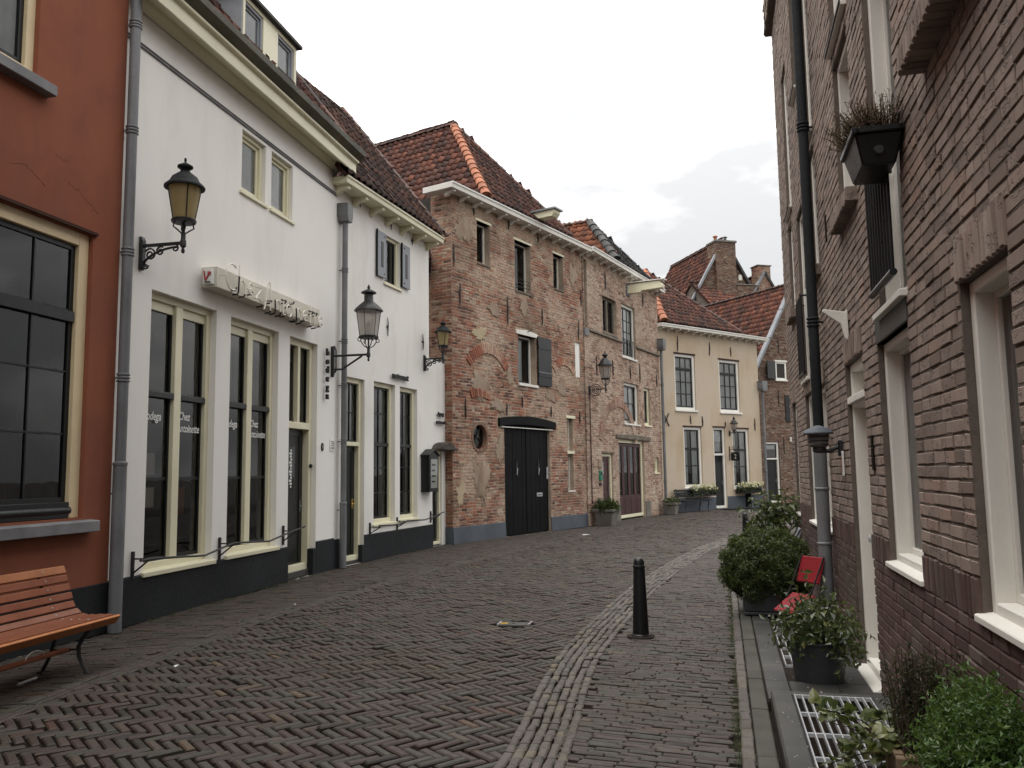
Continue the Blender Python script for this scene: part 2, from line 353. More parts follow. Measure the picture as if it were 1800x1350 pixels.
    def build(s, name, mat, parent=None, smooth=False, bevel=0, rnd=None, seg=1):
        o = new_obj(name, s.mesh(name, mat, smooth, rnd), parent)
        if bevel:
            m = o.modifiers.new('bevel', 'BEVEL'); m.width = bevel; m.segments = seg; m.limit_method = 'ANGLE'; m.angle_limit = R(40)
        if smooth: 
            try: o.data.set_sharp_from_angle(angle=R(42))
            except Exception: pass
        return o
def thing(name, label, cat, loc=(0, 0, 0), rotz=0., group=None):
    o = bpy.data.objects.new(name, None); COL.objects.link(o); o.location = loc; o.rotation_euler = (0, 0, rotz)
    o.empty_display_size = .2
    o['label'] = label; o['category'] = cat
    if group: o['group'] = group
    return o
def tag(o, label, cat, group=None):
    o['label'] = label; o['category'] = cat
    if group: o['group'] = group
    return o
def struct(o): o['kind'] = 'structure'; return o
def stuff(o): o['kind'] = 'stuff'; return o
def copy_tree(o, parent=None):
    c = o.copy(); COL.objects.link(c); c.parent = parent
    for ch in list(o.children): copy_tree(ch, c)
    return c
def np_mesh(name, V, F, mat, rnd=None, smooth=False):
    """V (n,3), F (m,k) arrays -> mesh, fast"""
    me = bpy.data.meshes.new(name); n, (m, k) = len(V), F.shape
    me.vertices.add(n); me.vertices.foreach_set('co', np.ascontiguousarray(V, np.float32).ravel())
    me.loops.add(m * k); me.loops.foreach_set('vertex_index', np.ascontiguousarray(F, np.int32).ravel())
    me.polygons.add(m); me.polygons.foreach_set('loop_start', np.arange(0, m * k, k, dtype=np.int32))
    me.update(calc_edges=True); me.polygons.foreach_set('use_smooth', np.full(m, bool(smooth))); me.materials.append(M[mat])
    if rnd is not None:
        a = me.attributes.new('rnd', 'FLOAT', 'POINT'); a.data.foreach_set('value', np.ascontiguousarray(rnd, np.float32))
    return me
# a piece (brick, paver): 12 vertices = back ring, front outer ring, front inset ring
PF = np.array([(0, 1, 5, 4), (1, 2, 6, 5), (2, 3, 7, 6), (3, 0, 4, 7), (4, 5, 9, 8), (5, 6, 10, 9), (6, 7, 11, 10), (7, 4, 8, 11), (8, 9, 10, 11)])
def piece_verts(Q, back, front, inset, cham, tilt=0., jit=0.):
    """Q (n,4,2) corners counter-clockwise in the surface's plane -> (n,12,3) with third coordinate outward"""
    n = len(Q); V = np.zeros((n, 12, 3))
    Q = Q + (rng.uniform(-jit, jit, Q.shape) if jit else 0)
    c = Q.mean(1, keepdims=True)
    d = Q - c; ln = np.linalg.norm(d, axis=2, keepdims=True)
    e1 = np.roll(Q, -1, 1) - Q; e1 /= np.linalg.norm(e1, axis=2, keepdims=True) + 1e-9
    e0 = np.roll(Q, 1, 1) - Q; e0 /= np.linalg.norm(e0, axis=2, keepdims=True) + 1e-9
    V[:, 0:4, :2] = Q; V[:, 0:4, 2] = back
    V[:, 4:8, :2] = Q; V[:, 8:12, :2] = Q + (e0 + e1) * inset
    f = np.asarray(front).reshape(-1, 1) * np.ones((n, 1))
    tl = rng.normal(0, 1, (n, 2)) * tilt
    tz = (d * tl[:, None, :]).sum(2)
    V[:, 4:8, 2] = f - cham + tz; V[:, 8:12, 2] = f + tz
    return V
def piece_mesh(name, V, mat, rnd):
    n = len(V); F = (PF[None] + 12 * np.arange(n)[:, None, None]).reshape(-1, 4)
    return np_mesh(name, V.reshape(-1, 3), F, mat, np.repeat(rnd, 12))
def place_pieces(single, joined, V, mat, parent, rnd, T=None, nmax=300):
    """the nmax pieces that show largest become objects of their own, the rest one joined part.
    V in the parent's local space; T = parent's world matrix (numpy 4x4)"""
    n = len(V)
    if n == 0: return
    C = V.mean(1); Wc = C if T is None else C @ T[:3, :3].T + T[:3, 3]
    x, y, d = to_view(Wc)
    inside = (x > .0) & (x < 1) & (y > 0) & (y < 1) & (d > .3)
    score = np.where(inside, d, 1e6)
    order = np.argsort(score)
    pick = [i for i in order[:nmax] if score[i] < 1e5]
    for i in pick:
        c = V[i].mean(0); me = np_mesh(single, V[i] - c, PF, mat, np.full(12, rnd[i]))
        o = new_obj(single, me, parent); o.location = c
    rest = np.setdiff1d(np.arange(n), pick)
    if len(rest): stuff(new_obj(joined, piece_mesh(joined, V[rest], mat, rnd[rest]), parent))
def house_matrix(o, rotz):
    return np.array(Matrix.Translation((o[0], o[1], 0)) @ Matrix.Rotation(rotz, 4, 'Z'))

# ------------------------------------------------------------------ building helpers
# every house: an Empty at its near-left foot; local x along the facade, y into the building, z up
def house(name, label, o, az, cat='house'):
    h = thing(name, label, cat, (o[0], o[1], 0), R(90 - az)); h_T[h.name] = house_matrix(o, R(90 - az)); return h
h_T = {}
def wall(par, x0, x1, z0, z1, ops, mat, y=0., th=.28, name='wall', top=None, rev=True):
    """front wall with rectangular openings (x0, x1, z0, z1) and their reveals"""
    m = MB()
    xs = sorted({x0, x1, *[v for o in ops for v in o[:2] if x0 < v < x1]}); zs = sorted({z0, z1, *[v for o in ops for v in o[2:4] if z0 < v < z1]})
    for a, b in zip(xs, xs[1:]):
        for c, d in zip(zs, zs[1:]):
            mx_, mz = (a + b) / 2, (c + d) / 2
            if any(o[0] < mx_ < o[1] and o[2] < mz < o[3] for o in ops): continue
            m.add([(a, y, c), (b, y, c), (b, y, d), (a, y, d)], [(0, 1, 2, 3)])
    if rev:
        for o in ops:
            a, b, c, d = o[:4]; t = y + th
            m.add([(a, y, c), (a, t, c), (a, t, d), (a, y, d)], [(0, 3, 2, 1)][::-1])
            m.add([(b, y, c), (b, t, c), (b, t, d), (b, y, d)], [(0, 1, 2, 3)])
            m.add([(a, y, d), (b, y, d), (b, t, d), (a, t, d)], [(0, 1, 2, 3)])
            m.add([(a, y, c), (b, y, c), (b, t, c), (a, t, c)], [(3, 2, 1, 0)])
    return m.build(name, mat, par)
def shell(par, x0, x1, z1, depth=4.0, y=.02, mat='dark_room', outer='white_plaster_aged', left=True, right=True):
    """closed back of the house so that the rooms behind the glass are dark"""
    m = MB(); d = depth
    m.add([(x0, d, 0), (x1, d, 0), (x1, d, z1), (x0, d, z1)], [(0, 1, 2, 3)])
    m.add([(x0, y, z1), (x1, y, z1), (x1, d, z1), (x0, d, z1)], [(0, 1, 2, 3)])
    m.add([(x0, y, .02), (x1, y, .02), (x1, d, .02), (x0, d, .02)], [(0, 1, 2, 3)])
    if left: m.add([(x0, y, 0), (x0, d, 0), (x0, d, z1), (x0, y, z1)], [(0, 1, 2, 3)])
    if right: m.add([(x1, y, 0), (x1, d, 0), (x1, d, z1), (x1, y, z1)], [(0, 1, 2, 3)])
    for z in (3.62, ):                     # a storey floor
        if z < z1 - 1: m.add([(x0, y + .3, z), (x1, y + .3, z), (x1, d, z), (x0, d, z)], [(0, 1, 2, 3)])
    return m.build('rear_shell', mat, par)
def brick_rects(x0, x1, z0, z1, ops, L, H, j, seed=1, bond='running', ovals=(), top=None, wob=0.):
    """course by course, cut at the openings"""
    rg = np.random.default_rng(seed); out = []
    z = z0; row = 0
    while z < z1 - H * .4:
        h = H; za, zb = z + j / 2, min(z + h - j / 2, z1 - j / 2); zm = (za + zb) / 2
        xa, xb = x0, x1
        if top is not None:
            xa, xb = top(zm)
            if xb - xa < .05: z += h; row += 1; continue
        cut = sorted([(o[0], o[1]) for o in ops if o[2] < zm < o[3]] + [(c - a * math.sqrt(1 - ((zm - d) / b) ** 2), c + a * math.sqrt(1 - ((zm - d) / b) ** 2)) for c, d, a, b in ovals if abs(zm - d) < b])
        segs = []; p = xa
        for a, b in cut:
            if b <= p: continue
            if a >= xb: break
            if a > p: segs.append((p, a))
            p = max(p, b)
        if p < xb: segs.append((p, xb))
        for a, b in segs:
            q = a; first = True
            while q < b - .012:
                if bond == 'running':
                    l = L
                    if first: l = L * (.5 if row % 2 else 1.) if a == xa else L * rg.choice([.5, 1.])
                    l += rg.uniform(-.012, .012)
                else: l = L * rg.choice([1, 1, 1, 1.02, .5, .8])
                e = min(q + l, b)
                if b - e < .05: e = b
                if e - q > .02: out.append((q + j / 2, e - j / 2, za, zb))
                q = e; first = False
        z += h; row += 1
    return np.array(out)
def bricks(par, rects, mat, y0=0., proud=.012, back=.10, jit=.003, cham=.006, inset=.006, tilt=.01, nmax=0, frame=None, name='brick', joined='brickwork', lip=.006):
    """rects (n,4) -> bricks on the plane y=y0 facing -y.  frame=(O,U,N): another vertical plane of the same house"""
    Q = np.stack([rects[:, [0, 2]], rects[:, [1, 2]], rects[:, [1, 3]], rects[:, [0, 3]]], 1)
    n = len(Q); f = proud + rng.normal(0, lip, n).clip(-2 * lip, 2 * lip)
    P = piece_verts(Q, -back, f, inset, cham, tilt, jit)       # (x, z, outward)
    if frame is None: V = np.stack([P[..., 0], y0 - P[..., 2], P[..., 1]], -1)
    else:
        O, U, N = (np.array(k, float) for k in frame)
        V = O + P[..., 0:1] * U + P[..., 1:2] * np.array([0, 0, 1.]) + P[..., 2:3] * N
    place_pieces(name, joined, V, mat, par, rng.random(n), h_T.get(par.name), nmax)
def curtain(par, x0, x1, z0, z1, y, mat, waves=5, amp=.02):
    m = MB(); n = waves * 6; vs = []; ph = random.random() * 6
    for i in range(n + 1):
        x = x0 + (x1 - x0) * i / n; yy = y + amp * math.sin(2 * math.pi * waves * i / n + ph) + amp * .4 * math.sin(9.7 * i / n + ph)
        vs += [(x, yy, z0), (x, yy, z1)]
    m.add(vs, [(2 * i, 2 * i + 2, 2 * i + 3, 2 * i + 1) for i in range(n)]); return m.build('curtain', mat, par, smooth=True)
def window(par, x0, x1, z0, z1, y=.10, fw=.07, fd=.09, fmat='white_paint', smat='black_paint', xs=(), zs=(), mw=.06, cells=None, sw=.035, bar=.016, sill=None, sill_mat=None, gl='window_glass', cur=None, name='window', tr_h=.06, sill_ext=.05, cur_y=.025):
    """frame (part) > sash, pane, sill, curtain (sub-parts).  xs / zs: mullion and transom centres; cells: (ncol, nrow) per cell"""
    m = MB()
    L, Rr, B, T = x0, x1, z0, z1
    m.box(L, L + fw, y, y + fd, B, T); m.box(Rr - fw, Rr, y, y + fd, B, T)
    m.box(L + fw, Rr - fw, y, y + fd, T - fw, T); m.box(L + fw, Rr - fw, y, y + fd, B, B + fw)
    cx = [L + fw] + [v for x in xs for v in (x - mw / 2, x + mw / 2)] + [Rr - fw]
    cz = [B + fw] + [v for z in zs for v in (z - tr_h / 2, z + tr_h / 2)] + [T - fw]
    for x in xs: m.box(x - mw / 2, x + mw / 2, y - .004, y + fd, B + fw, T - fw)
    for z in zs:
        for i in range(0, len(cx), 2): m.box(cx[i], cx[i + 1], y - .006, y + fd, z - tr_h / 2, z + tr_h / 2)
    wo_ = m.build(name, fmat, par, bevel=.006)
    k = 0
    for i in range(0, len(cx), 2):
        for jn in range(0, len(cz), 2):
            a, b, c, d = cx[i], cx[i + 1], cz[jn], cz[jn + 1]
            nc, nr = (cells[k] if cells else (1, 1)) or (0, 0); k += 1
            if nc == 0: continue
            ys = y + fd * .45; s = MB()
            s.box(a, a + sw, ys, ys + .045, c, d); s.box(b - sw, b, ys, ys + .045, c, d)
            s.box(a + sw, b - sw, ys, ys + .045, d - sw, d); s.box(a + sw, b - sw, ys, ys + .045, c, c + sw * 1.3)
            ga, gb, gc, gd = a + sw, b - sw, c + sw * 1.3, d - sw
            for q in range(1, nc):
                xx = ga + (gb - ga) * q / nc; s.box(xx - bar / 2, xx + bar / 2, ys + .004, ys + .04, gc, gd)
            zl = [gc, *nr, gd] if hasattr(nr, '__len__') else [gc + (gd - gc) * q / nr for q in range(nr + 1)]
            nr = len(zl) - 1
            for zz in zl[1:-1]:
                s.box(ga, gb, ys + .007, ys + .037, zz - bar / 2, zz + bar / 2)
            s.build('sash', smat, wo_, bevel=.003)
            for q in range(nc):
                for t in range(nr):
                    xa_, xb_ = ga + (gb - ga) * q / nc, ga + (gb - ga) * (q + 1) / nc
                    p = MB().add([(xa_, ys + .02, zl[t]), (xb_, ys + .02, zl[t]), (xb_, ys + .02, zl[t + 1]), (xa_, ys + .02, zl[t + 1])], [(0, 1, 2, 3)])
                    po = p.build('pane', gl, wo_)
    if sill:
        so_, sh = sill
        MB().prism_yz([(-so_, B - sh), (y + .02, B - sh), (y + .02, B + .012), (-so_, B - .004)], x0 - sill_ext, x1 + sill_ext).build('sill', sill_mat or fmat, wo_, bevel=.004)
    if cur:
        for (f0, f1, g0, g1, cm) in cur:
            curtain(wo_, x0 + (x1 - x0) * f0, x0 + (x1 - x0) * f1, z0 + (z1 - z0) * g0, z0 + (z1 - z0) * g1, y + fd + (-.008 if cm == 'blind_and_sky_white' and fd < .12 else cur_y), cm, max(2, int((x1 - x0) * (f1 - f0) * 9)), amp=.003 if cm == 'blind_and_sky_white' else .02)
    return wo_
def panel_door(par, x0, x1, z0, z1, y, mat, panels=2, handle=True, hx=.08, name='door', glazed=None, hm='zinc'):
    m = MB(); st = .11
    m.box(x0, x1, y + .012, y + .05, z0, z1)
    m.box(x0, x0 + st, y, y + .012, z0, z1); m.box(x1 - st, x1, y, y + .012, z0, z1)
    for i in range(panels + 1):
        zz = z0 + (z1 - z0 - st) * i / panels; m.box(x0 + st, x1 - st, y, y + .012, zz, zz + st)
    d = m.build(name, mat, par, bevel=.004)
    if handle:
        h = MB(); hz = z0 + 1.02; h.box(x1 - hx - .012, x1 - hx + .012, y - .008, y, hz - .09, hz + .09); h.tube([(x1 - hx, y, hz), (x1 - hx, y - .05, hz), (x1 - hx - .11, y - .055, hz)], .009, 8)
        h.build('handle', hm, d, smooth=True)
    if glazed:
        a, b, c, e = glazed; g = MB(); g.box(a, b, y - .012, y + .0, c, e); go = g.build('door_light_frame', mat, d, bevel=.003)
        MB().add([(a + .03, y - .014, c + .03), (b - .03, y - .014, c + .03), (b - .03, y - .014, e - .03), (a + .03, y - .014, e - .03)], [(0, 1, 2, 3)]).build('pane', 'window_glass', d)
    return d
def anchor(par, x, z0, z1, tip=.0, w=.022):
    m = MB(); n = 6; pts = []
    lean = random.uniform(-.025, .025)
    for i in range(n):
        t = i / (n - 1); pts.append((x + lean * (t - .5) + .006 * math.sin(t * 9 + x), -.022 - .006 * math.sin(t * 3.1), z0 + (z1 - z0) * t))
    m.tube(pts, [w * .35, w * .55, w * .62, w * .62, w * .5, w * .28], 6)
    m.box(x - .02, x + .02, -.03, .04, (z0 + z1) / 2 - .02, (z0 + z1) / 2 + .02)
    return m.build('wall_anchor', 'iron_paint', par)
def cornice(par, x0, x1, zb, zt, out, mat='white_paint', soffit=True, spacing=.5, bracket_mat=None, roofmat='lead_grey', br_h=.13, ret=None):
    """box gutter on brackets"""
    m = MB()
    m.prism_yz([(-out, zb), (.0, zb), (.0, zt), (-out + .03, zt), (-out - .035, zt), (-out - .035, zt - .035), (-out - .012, zt - .05)], x0, x1)
    if ret: m.box(x0, x0 + out, .002, ret, zb, zt)
    c = m.build('cornice', mat, par, bevel=.006)
    MB().box(x0 + .01, x1 - .01, -out - .03, -.02, zt, zt + .012).build('gutter_lining', roofmat, c)
    n = max(2, int(round((x1 - x0 - .3) / spacing)) + 1)
    for i in range(n):
        x = x0 + .18 + (x1 - x0 - .36) * i / (n - 1)
        b = MB().prism_yz([(-out + .05, zb - .003), (-out + .05, zb - br_h * .35), (-out + .09, zb - br_h * .45), (-out * .45, zb - br_h * .5), (-.02, zb - br_h), (.0, zb - br_h), (.0, zb - .003)], x - .045, x + .045)
        b.build('bracket', bracket_mat or mat, c, bevel=.004)
    return c
def pipe(par, x, y, z0, z1, r=.045, joints=(), mat='zinc', hopper=None, foot=None, name='drainpipe', lower_mat=None, lower_z=None):
    m = MB(); pts = [(x, y, z0), (x, y, z1)]
    m.tube([(x, y, z0 + (z1 - z0) * t) for t in (0, .25, .5, .75, 1)], r, 14)
    o = m.build(name, mat, par, smooth=True)
    for z in joints:
        j = MB()
        for dz in (-.035, 0, .035): j.lathe(x, y, [(r, z + dz - .014), (r + .010, z + dz - .008), (r + .012, z + dz), (r + .010, z + dz + .008), (r, z + dz + .014)], 14, False)
        j.bar((x - .012, y, z), (x - .012, .02, z), .014, .02)
        j.build('pipe_clip', mat, o, smooth=True)
    if lower_z:
        MB().lathe(x, y, [(r + .012, z0), (r + .012, lower_z), (r + .018, lower_z + .005), (r + .018, lower_z + .03), (r, lower_z + .045)], 14).build('lower_pipe', lower_mat or mat, o, smooth=True)
    if hopper:
        hw, hh = hopper
        h = MB(); h.prism_xz([(x - hw * .36, z1 - .01), (x + hw * .36, z1 - .01), (x + hw / 2, z1 + hh * .3), (x + hw / 2, z1 + hh * .86), (x + hw * .56, z1 + hh), (x - hw * .56, z1 + hh), (x - hw / 2, z1 + hh * .86), (x - hw / 2, z1 + hh * .3)], y - hw * .42, y + hw * .42)
        h.build('hopper', mat, o, bevel=.006)
    return o
# ---- roofs
def tile_proto(w, l):
    us = np.linspace(0, 1, 7); n = .026 * np.cos(us * 2 * math.pi * .92 + .35)
    rows = [(l + .075, .002), (0., .042), (0., .012)]
    V = np.array([(u * (w + .02), v, nn + h) for v, h in rows for u, nn in zip(us, n)])
    F = [(7 * r + i, 7 * r + i + 1, 7 * (r + 1) + i + 1, 7 * (r + 1) + i) for r in range(2) for i in range(6)]
    return V, np.array(F)[:, ::-1]
def inpoly(P, poly):
    x, y = P[:, 0], P[:, 1]; r = np.zeros(len(P), bool); n = len(poly)
    for i in range(n):
        (xa, ya), (xb, yb) = poly[i], poly[(i + 1) % n]
        if ya == yb: continue
        c = ((ya > y) != (yb > y)) & (x < (xb - xa) * (y - ya) / (yb - ya) + xa); r ^= c
    return r
def roof_face(roof, hT, P, mat, w=.215, l=.27, nmax=60, deck=True, seed=0, lift=.03):
    """P: polygon of 3-D points in house space, first two along the eave (left to right seen from outside)"""
    P = [np.array(p, float) for p in P]; U = P[1] - P[0]; U /= np.linalg.norm(U)
    N = np.zeros(3)
    for i in range(1, len(P) - 1): N += np.cross(P[i] - P[0], P[i + 1] - P[0])
    N /= np.linalg.norm(N); Vv = np.cross(N, U)
    if Vv[2] < 0: Vv = -Vv; 
    N = np.cross(U, Vv)
    if deck:
        m = MB(); k = len(P); m.add([p - N * .005 for p in P] + [p - N * .06 for p in P], [tuple(range(k)), tuple(range(2 * k - 1, k - 1, -1))] + [(i, k + i, k + (i + 1) % k, (i + 1) % k) for i in range(k)])
        m.build('roof_deck', 'roof_deck', roof)
    uv = np.array([((p - P[0]).dot(U), (p - P[0]).dot(Vv)) for p in P])
    lo, hi = uv.min(0), uv.max(0)
    gu = np.arange(lo[0] - w, hi[0] + w, w); gv = np.arange(lo[1], hi[1], l)
    G = np.array([(a, b) for b in gv for a in gu]);
    if len(G) == 0: return
    inn = inpoly(G + np.array([w * .5, l * .5]), uv.tolist())
    G = G[inn]; n = len(G)
    if n == 0: return
    rg = np.random.default_rng(seed + 5)
    TV, TF = tile_proto(w, l)
    jit = rg.normal(0, .006, (n, 3)); jit[:, 2] = rg.normal(0, .005, n)
    rot = rg.normal(0, .012, n); rn = rg.random(n)
    org = P[0] + G[:, :1] * U + G[:, 1:] * Vv + N * lift
    W4 = (org + .1 * U + .12 * Vv) @ hT[:3, :3].T + hT[:3, 3]
    x, y, d = to_view(W4); score = np.where((x > 0) & (x < 1) & (y > 0) & (y < 1) & (d > .5), d, 1e6)
    order = np.argsort(score); pick = [i for i in order[:nmax] if score[i] < 1e5]; rest = np.setdiff1d(np.arange(n), pick)
    B = np.stack([U, Vv, N], 1)
    protos = []
    for q in range(10): protos.append(np_mesh('roof_tile', TV, TF, mat, np.full(len(TV), (q + .5) / 10), True))
    for i in pick:
        o = new_obj('roof_tile', protos[int(rn[i] * 10)], roof)
        Mx = Matrix(B.tolist()).to_4x4() @ Matrix.Rotation(rot[i], 4, 'Z'); Mx.translation = org[i] + B @ jit[i]; o.matrix_local = Mx
    if len(rest):
        c, s_ = np.cos(rot[rest])[:, None], np.sin(rot[rest])[:, None]
        L = np.stack([TV[None, :, 0] * c - TV[None, :, 1] * s_, TV[None, :, 0] * s_ + TV[None, :, 1] * c, np.repeat(TV[None, :, 2], len(rest), 0)], -1) + jit[rest][:, None, :]
        V = (org[rest][:, None, :] + L @ B.T).reshape(-1, 3); k = len(TV)
        F = (TF[None] + k * np.arange(len(rest))[:, None, None]).reshape(-1, 4)
        stuff(new_obj('roof_tiling', np_mesh('roof_tiling', V, F, mat, np.repeat(rn[rest], k), True), roof))
def ridge_tiles(roof, a, b, mat, r=.11, l=.34, name='ridge_tile', rise=.02, up=(0, 0, 1)):
    a, b = np.array(a, float), np.array(b, float); d = b - a; L = np.linalg.norm(d); d /= L
    u = np.array(up, float); s = np.cross(d, u); s /= np.linalg.norm(s); u = np.cross(s, d)
    n = max(1, int(round(L / l))); ll = L / n
    protos = []
    for q in range(5):
        m = MB(); seg = 7
        for t, rr in ((0, r * 1.06), (.12, r * 1.08), (.12, r), (1.12, r * .86)):
            for i in range(seg + 1):
                an = math.pi * i / seg; m.v.append((t * ll, math.cos(an) * rr, math.sin(an) * rr * .8))
        for row in range(3):
            for i in range(seg): k = row * (seg + 1) + i; m.f.append((k, k + 1, k + seg + 2, k + seg + 1))
        m.f.append(tuple(range(seg + 1)))
        protos.append(m.mesh('ridge_tile', mat, True, (q + .5) / 5))
    Bm = Matrix(np.stack([d, s, u], 1).tolist()).to_4x4()
    for i in range(n):
        o = new_obj(name, protos[random.randrange(5)], roof); Mx = Bm.copy() @ Matrix.Rotation(random.gauss(0, .02), 4, 'Z'); Mx.translation = a + d * ll * i + u * (rise + random.gauss(0, .004)); o.matrix_local = Mx
def text(name, body, size, mat, par, loc, rot=(90, 0, 0), ext=.0, shear=0., sx=1., spacing=1., align='LEFT', bold=0.):
    c = bpy.data.curves.new(name, 'FONT'); c.body = body; c.size = size; c.extrude = ext; c.shear = shear; c.space_character = spacing; c.align_x = align; c.offset = bold; c.resolution_u = 3
    t = bpy.data.objects.new(name + '_curve', c); COL.objects.link(t)
    dg = bpy.context.evaluated_depsgraph_get(); me = bpy.data.meshes.new_from_object(t.evaluated_get(dg)); bpy.data.objects.remove(t); bpy.data.curves.remove(c)
    me.name = name; me.materials.clear(); me.materials.append(M[mat]); o = new_obj(name, me, par)
    o.location = loc; o.rotation_euler = tuple(R(a) for a in rot); o.scale = (sx, 1, 1); return o

def roof_obj(par, faces, name='roof', extra=None):
    """one roof part: the boarded decks of all its faces"""
    m = MB()
    for P in faces:
        P = [np.array(p, float) for p in P]; N = np.zeros(3)
        for i in range(1, len(P) - 1): N += np.cross(P[i] - P[0], P[i + 1] - P[0])
        N /= np.linalg.norm(N)
        if N[2] < 0: N = -N
        k = len(P); m.add([p - N * .004 for p in P] + [p - N * .07 for p in P], [tuple(range(k)), tuple(range(2 * k - 1, k - 1, -1))] + [(i, k + i, k + (i + 1) % k, (i + 1) % k) for i in range(k)])
    return m.build(name, 'roof_deck', par)
def wpos(h, x, y, z=0.):
    T = h_T[h.name]; p = T[:3, :3] @ np.array([x, y, z]) + T[:3, 3]; return tuple(p)
def on_house(h, name, label, cat, x, y, z, group=None, drot=0.):
    return thing(name, label, cat, wpos(h, x, y, z), h.rotation_euler[2] + drot, group)

# ------------------------------------------------------------------ the setting: ground, street, pavements, kerb
RA, RAZ = (4.184, 12.484), 180 + 14.07      # far foot of the brown brick building on the right and its facade's direction
def wall_x(y): return RA[0] + (y - RA[1]) * math.tan(R(14.07))
g = MB(); g.add([(-500, -500, -.06), (500, -500, -.06), (500, 500, -.06), (-500, 500, -.06)], [(0, 1, 2, 3)])
struct(g.build('ground', 'street_earth'))
bed = MB(); bed.add([(-7, -3, -.034), (4.5, -3, -.034), (22, 20, -.034), (22, 42, -.034), (2, 42, -.034), (-7, 14, -.034)], [tuple(range(6))])
street = struct(bed.build('street', 'joint_sand'))
def curve(pts, step=.1):
    p = np.array(pts, float); y = np.arange(p[0, 1], p[-1, 1], step); x = np.interp(y, p[:, 1], p[:, 0])
    k = np.ones(15) / 15; xp = np.pad(x, 7, mode='reflect', reflect_type='odd'); x = np.convolve(xp, k, 'valid')
    return np.stack([x, y], 1)
GUT = curve([(-4.15, 1.5), (-3.75, 4.2), (-3.54, 5.89), (-3.22, 7.85), (-2.90, 9.64), (-2.1, 12.1), (-1.33, 14.4), (-.43, 16.5), (.57, 18.6), (2.9, 23.3), (5.3, 28.3), (7.6, 32.2), (10.5, 34.6)])
CC = curve([(-.55, 1.0), (-.2, 3.5), (.12, 5), (.28, 6), (.43, 7), (.72, 8.2), (1.04, 9.3), (1.32, 10.3), (1.9, 12.1), (2.32, 13.3), (3.43, 16.2), (4.3, 18.2), (6.1, 21.5), (8.4, 25), (11, 28.5), (14, 31.5)])
cx_at = lambda y: np.interp(y, CC[:, 1], CC[:, 0]); gx_at = lambda y: np.interp(y, GUT[:, 1], GUT[:, 0])
def fac_x(y):
    y = np.asarray(y, float)
    a = -4.299 + (y - 9.189) * math.tan(R(12.2)); b_ = -3.208 + (y - 14.428) * math.tan(R(18.5)); c = -1.388 + (y - 19.225) * math.tan(R(32.5))
    d = 2.2 + (y - 24.8) * math.tan(R(28)); e = 5.72 + (y - 31.9) * math.tan(R(52))
    return np.where(y < 14.45, a, np.where(y < 19.2, b_, np.where(y < 24.8, c, np.where(y < 31.6, d, e))))
def undul(x, y): return .010 * np.sin(x * 1.7 + y * .6) * np.cos(y * 1.1 - x * .8) + .006 * np.sin(x * 4.1 + 1) * np.sin(y * 3.3)
def pave(Q, single, joined, mat, nmax, jit=.0042, up=.0, inset=.007, cham=.006, tilt=.018, lip=.0038, rnd=None):
    n = len(Q); c = Q.mean(1); f = rng.normal(0, lip, n).clip(-2.2 * lip, 2.2 * lip) + undul(c[:, 0], c[:, 1]) + up
    V = piece_verts(Q, -.05, f, inset, cham, tilt, jit)
    place_pieces(single, joined, V, mat, street, rng.random(n) if rnd is None else rnd, None, nmax)
def rot2(P, a, o=(0, 0)):
    c, s = math.cos(a), math.sin(a); return np.stack([P[..., 0] * c - P[..., 1] * s + o[0], P[..., 0] * s + P[..., 1] * c + o[1]], -1)
# herringbone carriageway, three-to-one clinkers
u_, nn = .072, 3
cells_ = []
ext = 420; j = .0085
ii = np.arange(-ext, ext)
H = []
for r_ in range(-ext, ext):
    mlo, mhi = (-ext - r_) // (2 * nn) - 1, (ext - r_) // (2 * nn) + 1
    ms = np.arange(mlo, mhi)
    x = r_ + 2 * nn * ms
    H.append(np.stack([x, np.full_like(x, r_), np.zeros_like(x)], 1)); H.append(np.stack([np.full_like(x, r_), r_ - 2 * nn + 1 + 2 * nn * ms, np.ones_like(x)], 1))
H = np.concatenate(H); HA = R(-8 - 45)
cen = np.where(H[:, 2:3] == 0, H[:, :2] + [nn / 2, .5], H[:, :2] + [.5, nn / 2]) * u_
cw = rot2(cen, HA, (3., 16.))
ok = (cw[:, 1] > 2.4) & (cw[:, 1] < 34) & (cw[:, 0] > gx_at(cw[:, 1]) + .08) & (cw[:, 0] < cx_at(cw[:, 1]) - .14)
H, cw = H[ok], cw[ok]
sz = np.where(H[:, 2:3] == 0, np.array([[nn, 1.]]), np.array([[1., nn]])) * u_ / 2 - j
loc = np.where(H[:, 2:3] == 0, H[:, :2] + [nn / 2, .5], H[:, :2] + [.5, nn / 2]) * u_
sg = np.array([(-1, -1), (1, -1), (1, 1), (-1, 1)])
Qh = rot2(loc[:, None, :] + sg[None] * sz[:, None, :], HA, (3., 16.))
Qh += rng.normal(0, .0028, (len(Qh), 1, 2))
HATCH = ((-.02, 9.12), .17, .10)             # the little valve cover lies in the herringbone
cQ = Qh.mean(1); hatch_ok = ~((np.abs(cQ[:, 0] - HATCH[0][0]) < .20) & (np.abs(cQ[:, 1] - HATCH[0][1]) < .16))
pave(Qh[hatch_ok], 'clinker', 'herringbone_paving', 'klinker', 300, inset=.009, cham=.008)
